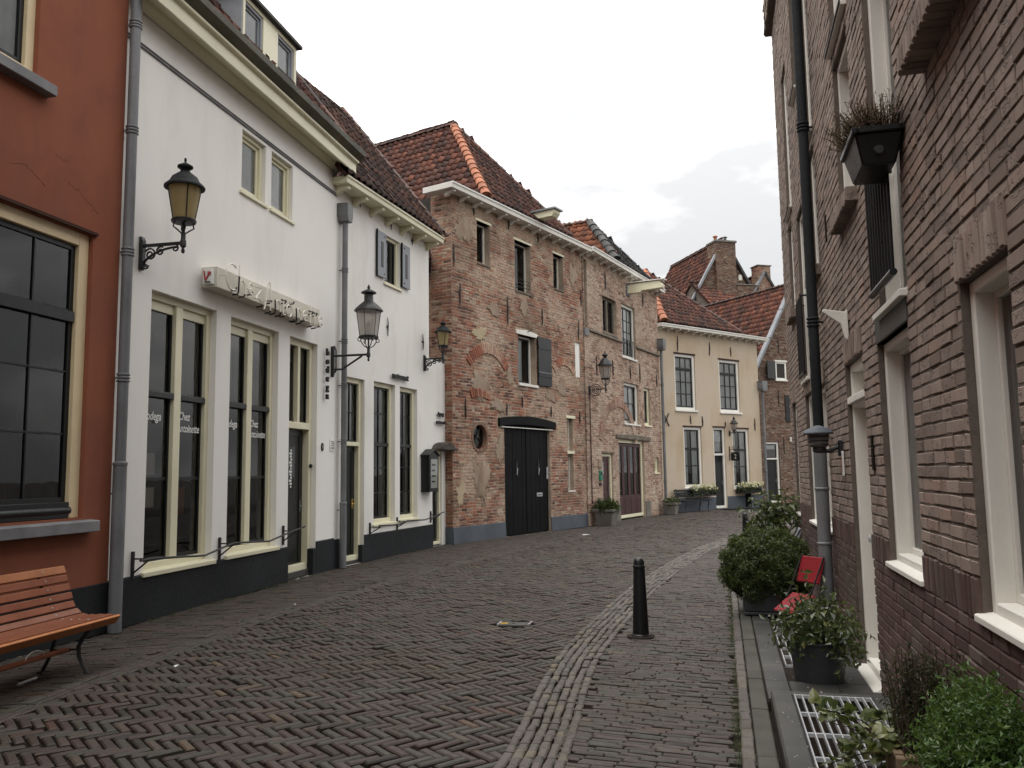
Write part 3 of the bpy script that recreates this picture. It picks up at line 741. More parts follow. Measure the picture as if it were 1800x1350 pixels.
def strip(cv, offs, l0, l1, gap=.005, seed=3, eg=None):
    """rows of pieces following a curve; offs = row boundaries measured to the right of the curve"""
    rg = np.random.default_rng(seed); d = np.gradient(cv, axis=0); d /= np.linalg.norm(d, axis=1, keepdims=True); nr = np.stack([d[:, 1], -d[:, 0]], 1)
    s = np.concatenate([[0], np.cumsum(np.linalg.norm(np.diff(cv, axis=0), axis=1))])
    at = lambda t, o: np.array([np.interp(t, s, cv[:, 0]) + np.interp(t, s, nr[:, 0]) * o, np.interp(t, s, cv[:, 1]) + np.interp(t, s, nr[:, 1]) * o])
    out = []
    for a, b in zip(offs, offs[1:]):
        t = rg.uniform(-l0, 0)
        while t < s[-1]:
            l = rg.uniform(l0, l1); ta, tb = t + (eg or gap) / 2, t + l - (eg or gap) / 2; o0, o1 = a + gap / 2 + rg.uniform(-.002, .002), b - gap / 2 + rg.uniform(-.002, .002)
            out.append([at(ta, o0), at(ta, o1), at(tb, o1), at(tb, o0)][::1]); t += l
    Q = np.array(out)
    ar = (Q[:, 1, 0] - Q[:, 0, 0]) * (Q[:, 2, 1] - Q[:, 1, 1]) - (Q[:, 1, 1] - Q[:, 0, 1]) * (Q[:, 2, 0] - Q[:, 1, 0])
    Q[ar < 0] = Q[ar < 0][:, ::-1]; return Q
Qs = strip(CC, np.linspace(-.195, .195, 7), .10, .155, .009, 11, .016)
pave(Qs, 'sett', 'sett_band', 'sett', 300, jit=.005, up=.010, inset=.010, cham=.008, lip=.0045, tilt=.035)
Qg = strip(GUT, np.linspace(-.115, .115, 4), .19, .215, .007, 12)
pave(Qg, 'gutter_clinker', 'gutter_band', 'klinker', 120, up=.003, inset=.009, rnd=rng.random(len(Qg)) * .5 + .4)
def rows(a, o, ext, l, w, keep, gap=.007, seed=5, eg=.004):
    rg = np.random.default_rng(seed); out = []
    for k in range(int(-ext / w), int(ext / w)):
        x = -ext + rg.uniform(0, l)
        n = int(2 * ext / l); ls = rg.uniform(l * .86, l * 1.08, n); xs = x + np.concatenate([[0], np.cumsum(ls)])
        cx_, cy_ = (xs[1:] + xs[:-1]) / 2, np.full(n, (k + .5) * w)
        C = rot2(np.stack([cx_, cy_], 1), a, o); kp = keep(C[:, 0], C[:, 1])
        for q in np.where(kp)[0]:
            out.append([(xs[q] + eg / 2, k * w + gap / 2), (xs[q + 1] - eg / 2, k * w + gap / 2), (xs[q + 1] - eg / 2, (k + 1) * w - gap / 2), (xs[q] + eg / 2, (k + 1) * w - gap / 2)])
    return rot2(np.array(out), a, o)
kerb_x = lambda y: wall_x(y) - .985 / math.cos(R(14.07))
keepR = lambda x, y: (y > 2.2) & (y < 31) & (x > cx_at(y) + .16) & (x < np.where(y < 12.7, kerb_x(y) + .035, cx_at(y) + 4.5))
Qr = rows(R(-21.5), (2, 10), 23, .205, .053, keepR, .014, 5)
pave(Qr, 'pavement_clinker', 'right_pavement', 'klinker', 300, lip=.003, tilt=.014, jit=.0018, inset=.008)
keepL = lambda x, y: (y > 2.2) & (y < 34) & (x > fac_x(y) - .12) & (x < gx_at(y) - .11)
Ql = rows(R(16), (-2, 9), 26, .205, .058, keepL, .014, 6)
pave(Ql, 'pavement_clinker', 'left_pavement', 'klinker', 150, lip=.003, tilt=.014, jit=.0018, inset=.008)
# valve cover in the street
hc = thing('valve_cover', 'small grey valve cover with a yellow mark set in the herringbone street', 'cover', (HATCH[0][0], HATCH[0][1], .004), R(-4))
MB().box(-.16, .16, -.09, .09, -.02, .004).build('lid', 'blue_stone', hc, bevel=.004)
for sx in (-1, 1): MB().bar((sx * .165, -.10, .004), (sx * .165 + .03, .10, .004), .014, .02).build('frame_edge', 'galvanised', hc)
MB().lathe(-.10, 0, [(.045, .003), (.045, .009), (.0201, .009), (.02, .003)], 14, False).build('mark_ring', 'yellow_mark', hc)
MB().lathe(-.0, .0, [(.02, .003), (.02, .007), (.012, .010)], 10).build('bolt', 'iron_paint', hc)
# kerb stones and stoop in front of the brown building (frame of that facade: x towards the camera, y into the wall)
kerbo = thing('kerb', '', '', (RA[0], RA[1], 0), R(90 - RAZ)); del kerbo['label']; del kerbo['category']; struct(kerbo)
x = -.1; k = 0
while x < 13:
    l = random.uniform(.62, .95)
    MB().box(x + .004, x + l - .004, -.90, -.79, -.03, .05 + random.uniform(-.004, .004)).build('kerb_stone', 'kerb_granite', kerbo, bevel=.012, seg=2); x += l
x = -.1
Qk = []
while x < 13:
    l = random.uniform(.17, .21); Qk.append([(x + .004, -.98), (x + l - .004, -.98), (x + l - .004, -.907), (x + .004, -.907)]); x += l
Pk = piece_verts(np.array(Qk), -.03, np.full(len(Qk), .022), .008, .008, .02, .004)
stuff(new_obj('gutter_row', piece_mesh('gutter_row', Pk, 'sett', rng.random(len(Qk))), kerbo))
stoop = struct(MB().box(-.1, 6.98, -.785, .05, -.05, .028).build('stoop', 'joint_sand')); stoop.location = (RA[0], RA[1], 0); stoop.rotation_euler = (0, 0, R(90 - RAZ))
x = -.08; k = 0
GR2 = (3.9, 5.92, -.60, -.29)                # long light-well grating
while x < 6.9:
    l = min(random.uniform(.55, .8), 6.97 - x)
    for (ya, yb) in ((-.78, -.615), (-.275, .03)):
        MB().box(x + .005, x + l - .005, ya, yb, -.02, .052 + random.uniform(-.003, .003)).build('slab', 'blue_stone', stoop, bevel=.006)
    if not (x + l > GR2[0] and x < GR2[1]):
        MB().box(x + .005, x + l - .005, -.61, -.28, -.02, .052).build('slab', 'blue_stone', stoop, bevel=.006)
    x += l
# raised blue-stone slab with its grating, nearest part of the stoop
sl_ = MB(); X0, X1, Y0, Y1, ZT = 7.0, 10.2, -.765, .03, .115; GX0, GX1, GY0, GY1 = 7.06, 8.75, -.625, -.13
sl_.box(X0, GX0, Y0, Y1, -.02, ZT); sl_.box(GX1, X1, Y0, Y1, -.02, ZT); sl_.box(GX0, GX1, Y0, GY0, -.02, ZT); sl_.box(GX0, GX1, GY1, Y1, -.02, ZT)
rs = struct(sl_.build('raised_stoop', 'blue_stone', None, bevel=.012)); rs.location = stoop.location; rs.rotation_euler = stoop.rotation_euler
struct(rs); pit = MB().box(GX0 - .005, GX1 + .005, GY0 - .005, GY1 + .005, -.045, -.03).build('pit_floor', 'soil', rs)
def grating(label, x0, x1, y0, y1, z, pitch, cross):
    gt = thing('grating', label, 'grating', (RA[0], RA[1], 0), R(90 - RAZ), 'light-well gratings')
    n = int((y1 - y0) / pitch)
    for i in range(n + 1):
        yy = y0 + (y1 - y0) * i / n; MB().box(x0, x1, yy - .004, yy + .004, z - .03, z).build('bar', 'galvanised', gt)
    for i in range(cross + 1):
        xx = x0 + (x1 - x0) * i / cross; MB().box(xx - .009, xx + .009, y0, y1, z - .026, z - .004).build('cross_bar', 'galvanised', gt)
    return gt
grating('steel bar grating set in the raised stone slab beside the ivy', GX0 + .008, GX1 - .008, GY0 + .01, GY1 - .01, ZT - .004, .045, 4)
grating('long narrow steel grating in the stoop beside the round dark pot', GR2[0], GR2[1], GR2[2] + .01, GR2[3] - .01, .053, .05, 6)

# weeds and moss along the kerb and the foot of the walls, and a scatter of fallen petals
def tufts(name, P, size, mat, per, seed, spread_=.02):
    rg = np.random.default_rng(seed); C = np.repeat(P, per, 0) + rg.normal(0, spread_, (len(P) * per, 3)) * np.array([1, 1, .1]); n = len(C)
    t = rg.normal(0, .45, (n, 3)); t[:, 2] = 1; t /= np.linalg.norm(t, axis=1, keepdims=True); b_ = np.cross(t, rg.normal(0, 1, (n, 3))); b_ /= np.linalg.norm(b_, axis=1, keepdims=True)
    L = size * rg.uniform(.4, 1.2, n)[:, None]; V = np.stack([C - b_ * L * .12, C + b_ * L * .12, C + t * L], 1); F = np.arange(3 * n).reshape(-1, 3)
    return stuff(tag(new_obj(name, np_mesh(name, V.reshape(-1, 3), F, mat, np.repeat(rg.random(n), 3))), dict(kerb_moss='green moss and small weeds along the kerb gutter', wall_weeds='small green weeds at the foot of the white houses')[name], 'weeds'))
rg = np.random.default_rng(77); sy = rg.uniform(0, 9.2, 420); off = -.985 + rg.normal(0, .018, 420); KX = RA[0] - .2431 * sy + .97 * off; KY = RA[1] - .97 * sy - .2431 * off
tufts('kerb_moss', np.stack([KX, KY, np.full(420, .008)], 1), .020, 'grass_leaf', 14, 78, .018)
yy = np.concatenate([rg.uniform(9.4, 14.2, 26), rg.uniform(15.8, 19, 10)]); tufts('wall_weeds', np.stack([fac_x(yy) + .05 + rg.uniform(0, .05, len(yy)), yy, np.full(len(yy), .0)], 1), .035, 'grass_leaf', 16, 79, .03)

# ------------------------------------------------------------------ terracotta house, nearest on the left
A_O, A_AZ = (-4.299, 9.189), 12.2
tc_h = house('terracotta_house', 'terracotta red plastered house with cream framed sash windows behind the slatted bench', A_O, A_AZ)
lw = (-2.45, -.62, 1.22, 4.17); uw = (-2.9, -1.48, 5.49, 7.6)
wall(tc_h, -22, -.205, 0, 11, [lw, uw], 'terracotta_plaster', -.02, .3)
shell(tc_h, -22, -.205, 11, 5)
MB().box(-22, -.206, -.045, -.021, 0, .52).build('plinth', 'plinth_charcoal', tc_h, bevel=.005)
t = window(tc_h, *lw, y=.03, fw=.14, fd=.10, fmat='sand_paint', cells=[(3, 4)], sw=.055, bar=.022, cur=[(.08, .95, .06, .3, 'grey_curtain'), (.62, .95, .3, .98, 'dark_room'), (.1, .45, .3, .98, 'dark_room')])
MB().box(-2.30, -.77, .045, .10, 3.215, 3.33).build('meeting_rail', 'black_paint', t, bevel=.006)
MB().box(-2.31, -.76, .022, .10, 1.222, 1.385).build('bottom_rail', 'black_paint', t, bevel=.006); MB().tube([(-2.32, .04, 1.30), (-.75, .04, 1.30)], .040, 10).build('weather_bar', 'black_paint', t, smooth=True)
MB().prism_yz([(-.14, 1.075), (.10, 1.075), (.10, 1.21), (-.14, 1.185)], -2.6, -.50).build('stone_sill', 'sill_stone', tc_h, bevel=.006)
MB().box(-2.5, -.58, -.05, -.021, 4.172, 4.205).build('drip_board', 'roof_deck', tc_h)
t = window(tc_h, *uw, y=.03, fw=.10, fd=.10, fmat='sand_paint', cells=[(2, 2)], sw=.05, bar=.02, cur=[(.03, .97, .05, .98, 'blind_and_sky_white')])
MB().prism_yz([(-.14, 5.365), (.10, 5.365), (.10, 5.49), (-.14, 5.47)], -3.0, -1.34).build('stone_sill', 'sill_stone', tc_h, bevel=.006)
# fine crack lines in the plaster
for pts in ([(-1.02, 4.62), (-.90, 4.58), (-.86, 4.60), (-.74, 4.50), (-.66, 4.49), (-.55, 4.42)], [(-1.75, 4.55), (-1.55, 4.60), (-1.36, 4.50), (-1.30, 4.47)], [(-1.2, 4.85), (-1.1, 4.82), (-1.02, 4.84)]):
    fine = []
    for (xa, za), (xb, zb) in zip(pts, pts[1:]):
        for k in range(6): fine.append((xa + (xb - xa) * k / 6 + random.gauss(0, .006), za + (zb - za) * k / 6 + random.gauss(0, .008)))
    MB().tube([(a, -.0205, b) for a, b in fine], [.0006 + .0014 * random.random() for _ in fine], 4).build('plaster_crack', 'roof_deck', tc_h)

# ------------------------------------------------------------------ tall white house with the neon sign
wa = house('tall_white_house', 'tall white plastered house with long cream framed windows, dormer and neon sign', A_O, A_AZ)
ops = [(.40, 1.77, .55, 3.82), (2.12, 3.47, .57, 3.81), (3.84, 4.82, .0, 3.81), (2.31, 2.98, 5.66, 6.57), (3.16, 3.85, 5.66, 6.57)]
wall(wa, -.20, 5.52, 0, 7.40, ops, 'white_plaster', 0, .30)
shell(wa, -.19, 5.50, 7.38, 4.5)
MB().box(5.52, 5.535, 0, 4, 0, 7.4).build('end_wall', 'white_plaster_aged', wa)
for a, b in ((-.199, 3.84), (4.82, 5.51)):
    MB().prism_yz([(-.022, 0), (-.003, 0), (-.003, .53), (-.022, .515)], a, b).build('plinth', 'plinth_charcoal', wa)
for i, (a, b, c, d) in enumerate(ops[:2]):
    mid = (a + b) / 2
    wn_ = window(wa, a, b, c, d, y=.09, fw=.085, fd=.11, fmat='cream_paint', xs=(mid,), mw=.14, cells=[(1, [1.60, 2.60]), (1, [1.60, 2.60])], sw=.035, bar=.04, sill=(.05, .055),
                 cur=[(.05, .45, .62, .98, 'grey_curtain'), (.56, .96, .62, .98, 'grey_curtain')])
    for (p, q) in ((a + .085, mid - .07), (mid + .07, b - .085)):
        MB().prism_yz([(.085, 2.57), (.14, 2.57), (.14, 2.65), (.10, 2.65), (.085, 2.63)], p, q).build('moulded_bar', 'black_paint', wn_, bevel=.004)
        MB().box(p, q, .125, .16, d - .20, d - .085).build('roller_blind_box', 'cream_paint', wn_, bevel=.004)
    # lettering on the glass
    text('window_lettering', 'Bodega', .145, 'paper_white', wn_, (a + .09, .134, 2.30), shear=.25, sx=.80, bold=.002)
    text('window_lettering', 'Chez', .145, 'paper_white', wn_, (mid + .09, .134, 2.33), shear=.25, sx=.80, bold=.002)
    text('window_lettering', 'Antoinette', .145, 'paper_white', wn_, (mid + .075, .134, 2.18), shear=.25, sx=.74, bold=.002)
dw = window(wa, 3.84, 4.82, 0.10, 3.81, y=.09, fw=.10, fd=.12, fmat='cream_paint', cells=[None, (1, 1)], zs=(2.42,), tr_h=.11, sw=.02)
MB().box(4.29, 4.37, .085, .19, 2.475, 3.71).build('mullion', 'cream_paint', dw, bevel=.005)
MB().box(3.84, 4.82, .06, .3, 0.0, .10).build('threshold', 'blue_stone', dw, bevel=.006)
MB().box(4.70, 4.83, -.02, .09, 0, .42).build('door_block', 'plinth_charcoal', dw, bevel=.005)
d = panel_door(wa, 3.94, 4.72, .10, 2.365, .20, 'black_paint', 1, glazed=(4.12, 4.44, 1.35, 2.1))
for i, z in enumerate(np.linspace(1.42, 2.0, 13)): MB().box(4.26 - .02 * (i % 3), 4.30 + .012 * (i % 2), .180, .183, z, z + .034).build('door_sign_strip', 'paper_white', d)
for (a, b, c, d_) in ops[3:]:
    window(wa, a, b, c, d_, y=.06, fw=.06, fd=.09, fmat='cream_paint', smat='cream_paint', cells=[(1, 1)], sw=.045, sill=(.035, .05), cur=[(.06, .94, .06, .94, 'blind_and_sky_white')])  # white sheet close behind each pane stands in for the reflected sky
MB().prism_yz([(-.025, 6.625), (0, 6.62), (0, 6.675), (-.025, 6.67), (-.010, 6.655), (-.010, 6.64)], -.20, 5.52).build('string_moulding', 'sill_stone', wa)
# cornice: cream boards and an olive gutter
m = MB().prism_yz([(-.02, 7.16), (-.30, 7.16), (-.30, 7.05), (-.34, 7.05), (-.34, 7.22), (-.40, 7.24), (-.40, 7.28), (0, 7.28), (0, 7.16)], -.25, 5.62)
co_ = m.build('cornice', 'cream_paint', wa, bevel=.006)
MB().prism_yz([(-.02, 7.05), (-.10, 7.12), (-.12, 7.158), (-.02, 7.158)], -.2, 5.52).build('bed_mould', 'cream_paint', co_)
MB().prism_yz([(-.38, 7.285), (-.50, 7.36), (-.52, 7.44), (-.49, 7.44), (-.47, 7.38), (-.36, 7.32), (-.1, 7.32), (-.1, 7.285)], -.25, 5.66).build('gutter', 'olive_gutter', co_, bevel=.004)
ta = math.tan(R(53)); zr = lambda y: 7.36 + (y + .35) * ta
fA = [[(-.3, -.35, 7.36), (5.68, -.35, 7.36), (5.68, 2.4, zr(2.4)), (-.3, 2.4, zr(2.4))]]
ro = roof_obj(wa, fA); roof_face(ro, h_T[wa.name], fA[0], 'pantile_brown', nmax=80, deck=False, seed=1)
for i in range(8):
    y0 = -.25 + i * .34; MB().tube([(5.70, y0, zr(y0) + .03), (5.70, y0 + .38, zr(y0 + .38) + .06)], [.10, .075], 8).build('verge_tile', 'pantile_dark', ro, smooth=True, rnd=random.random())
# dormer
m = MB(); DX0, DX1, DZ = 2.42, 4.16, 8.74; DY = .12
dm = m.box(DX0, DX0 + .035, DY, 2.0, 7.3, DZ).build('dormer', 'lead_grey', wa, bevel=.005); MB().box(DX1 - .035, DX1, DY, 2.0, 7.3, DZ).build('dormer_cheek', 'lead_grey', dm, bevel=.005)
MB().box(DX0 - .06, DX1 + .06, DY - .08, 2.2, DZ, DZ + .06).build('dormer_roof', 'slate_dark', dm, bevel=.006)
MB().box(DX0 + .035, DX1 - .035, DY, DY + .08, DZ - .07, DZ).box(DX0 + .036, DX0 + .09, DY - .01, DY + .08, 7.3, DZ - .07).box(DX1 - .09, DX1 - .036, DY - .01, DY + .08, 7.3, DZ - .07).box(3.06, 3.52, DY, DY + .05, 7.3, DZ - .07).build('dormer_front', 'cream_paint', dm, bevel=.004)
for a, b in ((DX0 + .09, 3.06), (3.52, DX1 - .09)):
    window(wa, a, b, 7.55, DZ - .07, y=DY + .02, fw=.045, fd=.07, fmat='shutter_grey', smat='shutter_grey', cells=[(1, 1)], sw=.035, cur=[(.05, .95, .03, .97, 'blind_and_sky_white')], name='dormer_window')  # bright sky reflection in the dormer glass imitated by a white sheet behind it
pipe(wa, -.19, -.11, 0, 7.3, .058, (1.45, 2.7, 4.1, 5.5, 6.75), lower_z=1.75)
pipe(wa, 5.70, -.10, .0, 6.20, .05, (1.0, 2.2, 3.2, 4.0, 5.3), hopper=(.24, .32), lower_z=1.1)
# small fixtures of the entrance
o_ = on_house(wa, 'door_plate', 'small black oval plate on white wall right of the bodega door', 'plate', 5.03, -.004, 2.09)
m = MB(); m.v = [(.045 * math.cos(a), y, .07 * math.sin(a)) for y in (0, -.012) for a in np.linspace(0, 2 * math.pi, 17)[:16]]; m.f = [tuple(range(16)), tuple(range(16, 32))] + [(i, (i + 1) % 16, 16 + (i + 1) % 16, 16 + i) for i in range(16)]; m.build('oval', 'black_paint', o_)
MB().box(-.008, .008, -.016, -.0125, -.03, .03).build('digit', 'white_sign', o_)
o_ = on_house(wa, 'door_bell', 'round dark door bell on the cream door frame', 'bell', 4.765, .085, 1.77)
MB().lathe(0, 0, [(.035, 0), (.035, .02), (.022, .035)], 14).build('bell_case', 'black_paint', o_).rotation_euler = (R(90), 0, 0)
o_ = on_house(wa, 'notice_plate', 'small white notice plate with printed lines beside the drainpipe', 'notice', 5.42, -.003, 2.13)
MB().box(-.09, .09, -.012, 0, -.10, .10).build('plate', 'paper_white', o_, bevel=.003)
for i, z in enumerate((.06, .03, 0, -.035, -.06)): MB().box(-.06 + .03 * (i == 1), .07, -.0145, -.0125, z - .005, z + .005).build('printed_line', 'black_paint', o_)
# things seen in the window
for i, (x, z, w_, h_, mt, lb) in enumerate([(.70, 1.78, .22, .13, 'paper_white', 'white framed card in the upper part of the first bodega window'), (.70, 1.38, .22, .12, 'paper_white', 'pale sheet below the framed card in the first bodega window'), (1.38, 1.32, .16, .17, 'orange_print', 'orange printed poster in the first bodega window'), (2.46, 1.25, .12, .25, 'grey_curtain', 'grey poster with a figure in the second bodega window')]):
    p_ = on_house(wa, 'poster', lb, 'poster', x, .26, z); MB().box(-w_, w_, 0, .012, -h_, h_).build('sheet', mt, p_)
    MB().box(-w_ * .5, w_ * .1, -.004, -.001, -h_ * .6, -h_ * .1).build('print', 'dark_room', p_)

# ------------------------------------------------------------------ lower white house (restaurant)
B_O, B_AZ = (-3.208, 14.428), 18.5
wb = house('low_white_house', 'lower white plastered house with bracketed cornice, shuttered upper window and restaurant lettering', B_O, B_AZ)
opb = [(.62, 1.30, .0, 3.40), (1.67, 2.58, .67, 3.42), (2.80, 3.64, .69, 3.42), (2.10, 2.80, 5.46, 6.46)]
wall(wb, -.12, 4.25, 0, 6.90, opb, 'white_plaster_aged', 0, .30)
wall(wb, 4.25, 5.19, 0, 4.18, [(4.42, 4.95, 0, 2.14)], 'white_plaster_aged', 0, .30, name='low_wall')
MB().box(4.25, 5.19, .005, .5, 4.18, 4.22).build('coping', 'lead_grey', wb)
shell(wb, -.12, 4.24, 6.88, 4.2); shell(wb, 4.25, 5.18, 4.1, 1.5)
MB().box(4.25, 4.262, .0, 4.2, 4.2, 6.9).build('end_wall', 'white_plaster_aged', wb)
for a, b in ((1.30, 4.42), (-.12, .62)):
    MB().prism_yz([(-.02, 0), (-.003, 0), (-.003, .50), (-.02, .485)], a, b).build('plinth', 'plinth_charcoal', wb)
dw = window(wb, .62, 1.30, .06, 3.40, y=.07, fw=.09, fd=.11, fmat='cream_paint', cells=[None, (2, 2)], zs=(2.18,), tr_h=.075, sw=.025, cur=[(.1, .9, .66, .97, 'net_curtain')])
MB().box(.62, 1.30, .05, .3, 0, .06).build('threshold', 'blue_stone', dw); MB().box(1.205, 1.305, -.018, .07, 0, .32).build('door_block', 'plinth_charcoal', dw, bevel=.004)
panel_door(wb, .71, 1.21, .06, 2.14, .16, 'black_paint', 2, hm='yellow_mark')
for (a, b, c, d) in opb[1:3]:
    wn_ = window(wb, a, b, c, d, y=.08, fw=.085, fd=.11, fmat='cream_paint', cells=[(2, [1.25, 1.75, 2.20, 2.82])], sw=.035, bar=.024, sill=(.04, .05), cur=[(.08, .34, .05, .96, 'net_curtain'), (.62, .92, .05, .96, 'grey_curtain')])
    MB().box(a + .085, b - .085, .105, .16, 2.165, 2.235).build('meeting_rail', 'black_paint', wn_, bevel=.005)
window(wb, *opb[3], y=.06, fw=.06, fd=.09, fmat='cream_paint', smat='black_paint', cells=[(1, 1)], sw=.035, sill=(.04, .05), cur=[(.05, .5, .05, .95, 'net_curtain')])
for (hx, sgn) in ((2.08, -1), (2.82, 1)):
    x0, x1 = (hx - .36, hx) if sgn < 0 else (hx, hx + .36)
    s_ = MB().box(x0, x1, -.055, -.02, 5.52, 6.44).build('shutter', 'shutter_grey', wb, bevel=.005)
    MB().box((x0 + x1) / 2 - .05, (x0 + x1) / 2 + .05, -.060, -.056, 5.72, 6.24).build('shutter_slot', 'black_paint', s_)
    MB().box(x0 - .012, x0, -.058, -.015, 5.50, 6.46).build('shutter_edge', 'black_paint', s_)
    for z in (5.6, 6.36): MB().bar((hx, -.03, z), (hx - sgn * -.09, -.065, z), .012, .025).build('hinge', 'iron_paint', s_)
for x, a, b in ((1.04, 6.70, 6.89), (2.35, 6.62, 6.86), (3.37, 6.55, 6.76), (2.21, 4.38, 4.78), (3.90, 4.33, 4.70)): anchor(wb, x, a, b - .02)
cornice(wb, .0, 4.33, 6.80, 6.93, .34, 'cream_paint', spacing=.68, br_h=.17, roofmat='slate_dark')
tb = math.tan(R(52)); zb_ = lambda y: 6.94 + (y + .36) * tb
fB = [[(-.1, -.36, 6.94), (4.34, -.36, 6.94), (4.34, 2.3, zb_(2.3)), (-.1, 2.3, zb_(2.3))]]
ro = roof_obj(wb, fB); roof_face(ro, h_T[wb.name], fB[0], 'pantile_dark', nmax=120, deck=False, seed=2)
ridge_tiles(ro, (4.34, -.3, zb_(-.3) + .03), (4.34, 2.3, zb_(2.3) + .03), 'pantile_dark', .09, .34, 'verge_tile', up=(0, -.6, .8))
# low door with its rough hood
ld = window(wb, 4.42, 4.95, .03, 2.14, y=.04, fw=.07, fd=.10, fmat='cream_paint', cells=[None], sw=.02)
panel_door(wb, 4.49, 4.88, .05, 2.07, .10, 'black_paint', 2)
m = MB(); pr = []
for i in range(13):
    a = math.pi * i / 12; pr.append((4.80 - .42 * math.cos(a), 2.13 + .19 * math.sin(a)))
hood = MB().prism_xz(pr, -.26, .01).build('door_hood', 'rough_hood', wb, bevel=.03, seg=2)

# ------------------------------------------------------------------ old brick warehouse
W_O, W_AZ = (-1.388, 19.225), 32.5
wh = house('brick_warehouse', 'old patched brick warehouse with black gate, oval window and tiled hip roof', W_O, W_AZ, 'warehouse')
WO = dict(w1=(1.05, 1.62, 6.80, 7.86), w2=(2.80, 3.62, 6.42, 7.78), w3=(4.87, 5.45, 6.85, 7.86), w4=(2.90, 3.80, 3.95, 5.25), ni=(6.08, 6.41, 4.37, 5.43), gate=(2.18, 4.48, 0, 2.86), nw=(5.50, 5.84, 1.08, 3.14))
oval = (1.09, 2.47, .29, .31)
ov_box = (oval[0] - oval[2], oval[0] + oval[2], oval[1] - oval[3], oval[1] + oval[3])
wall(wh, 0.002, 6.62, 0, 8.36, [*WO.values(), ov_box], 'mortar_pale', .0, .28)
shell(wh, .05, 6.60, 8.3, 5.0, y=.1)
cut = [*WO.values(), (1.86, 4.80, 2.80, 3.06), (.95, 1.72, 7.86, 7.93), (2.72, 3.72, 7.78, 7.86), (4.8, 5.54, 7.86, 7.93), (2.80, 3.9, 5.25, 5.42), (5.42, 5.92, 3.14, 3.22), (0, 6.62, 0, .36)]
rc = brick_rects(0, 6.62, .36, 8.34, cut, .225, .0735, .017, 21, 'running', [oval])
bricks(wh, rc, 'old_brick', 0, .007, .09, .006, .006, .006, .014, 300, lip=.0035)
# left flank, facing the street
MB().add([(0, .0, 0), (0, 5, 0), (0, 5, 6.4), (0, .62, 6.4), (0, .62, 8.3), (0, 0, 8.3)], [tuple(range(6))]).build('flank_wall', 'mortar_pale', wh)
MB().add([(.0, .62, 6.3), (1.6, .62, 6.3), (1.6, .62, 8.3), (.0, .62, 8.3)], [(0, 1, 2, 3)]).build('pier_back', 'mortar_pale', wh)
rc = brick_rects(-.62, 0, .36, 8.3, [], .235, .0715, .013, 22); bricks(wh, rc, 'old_brick', frame=((0, 0, 0), (0, -1, 0), (-1, 0, 0)), proud=.007, back=.02, jit=.006, tilt=.014, lip=.0035, nmax=0, joined='flank_brickwork')
rc = brick_rects(-4, -.62, .36, 6.4, [], .235, .0715, .013, 23); bricks(wh, rc, 'old_brick', frame=((0, 0, 0), (0, -1, 0), (-1, 0, 0)), proud=.007, back=.02, jit=.006, tilt=.014, lip=.0035, nmax=0, joined='flank_brickwork')
MB().box(-.28, .02, .66, 1.3, 6.32, 6.42).build('flank_ledge', 'slate_dark', wh, bevel=.01)
for a, b in ((-.02, 2.18), (4.48, 6.62)):
    MB().prism_yz([(-.035, 0), (0.0, 0), (.0, .39), (-.02, .375)], a, b).build('plinth', 'plinth_bluegrey', wh, bevel=.004)
MB().box(-.03, -.001, .0, .6, 0, .385).build('plinth', 'plinth_bluegrey', wh)
for k in ('w1', 'w2', 'w3'):
    a, b, c, d = WO[k]
    wn_ = window(wh, a, b, c, d, y=.16, fw=.045, fd=.08, fmat='pale_frame_paint', smat='black_paint', cells=[(1, 1)], sw=.035)
    MB().box(a - .06, b + .06, -.02, .2, d, d + .06).build('lintel', 'cream_paint', wn_, bevel=.004)
    MB().box(a, b, -.03, .16, c - .05, c).build('sill', 'old_lintel', wn_, bevel=.004)
for z in (6.56, 6.66, 6.76): MB().tube([(2.80, .03, z), (3.62, .03, z)], .008, 6).build('window_rail', 'iron_paint', wh)
a, b, c, d = WO['w4']
wn_ = window(wh, a, b, c, d, y=.16, fw=.05, fd=.09, fmat='white_paint', smat='black_paint', cells=[(1, 1)], sw=.04, cur=[(.1, .7, .05, .95, 'net_curtain')])
MB().prism_xz([(a - .10, d), (b + .10, d), (b + .10, d + .10), ((a + b) / 2, d + .15), (a - .10, d + .10)], -.03, .16).build('lintel', 'white_paint', wn_, bevel=.006)
MB().box(a - .02, b + .06, -.05, .16, c - .07, c - .003).build('sill', 'white_paint', wn_, bevel=.004)
MB().tube([(3.35, -.03, 5.36), (3.35, -.12, 5.38), (3.40, -.14, 5.44), (3.45, -.1, 5.44)], .012, 6).build('hook', 'iron_paint', wn_)
sh = MB().box(3.84, 4.56, -.07, -.03, 3.96, 5.30).build('shutter', 'black_paint', wh, bevel=.006)
for z in (4.25, 5.02): MB().box(3.85, 4.55, -.082, -.071, z - .05, z + .05).build('ledge_board', 'black_paint', sh, bevel=.004)
MB().box(3.86, 4.54, -.078, -.071, 4.32, 4.335).build('paint_line', 'shutter_grey', sh)
MB().box(*WO['ni'][:2], .03, .06, *WO['ni'][2:]).build('blind_niche', 'white_plaster', wh)
wn_ = window(wh, *WO['nw'], y=.12, fw=.05, fd=.09, fmat='pale_frame_paint', smat='pale_frame_paint', cells=[(1, 1), (1, 1)], zs=(2.17,), sw=.03, cur=[(.05, .95, .03, .97, 'net_curtain')])
MB().box(5.40, 5.94, -.04, .12, 3.14, 3.22).build('lintel', 'cream_paint', wn_, bevel=.004); MB().box(5.46, 5.88, -.03, .12, 2.12, 2.20).build('transom_sill', 'cream_paint', wn_, bevel=.004)
MB().box(5.46, 5.88, -.03, .12, 1.03, 1.08).build('sill', 'pale_frame_paint', wn_, bevel=.004)
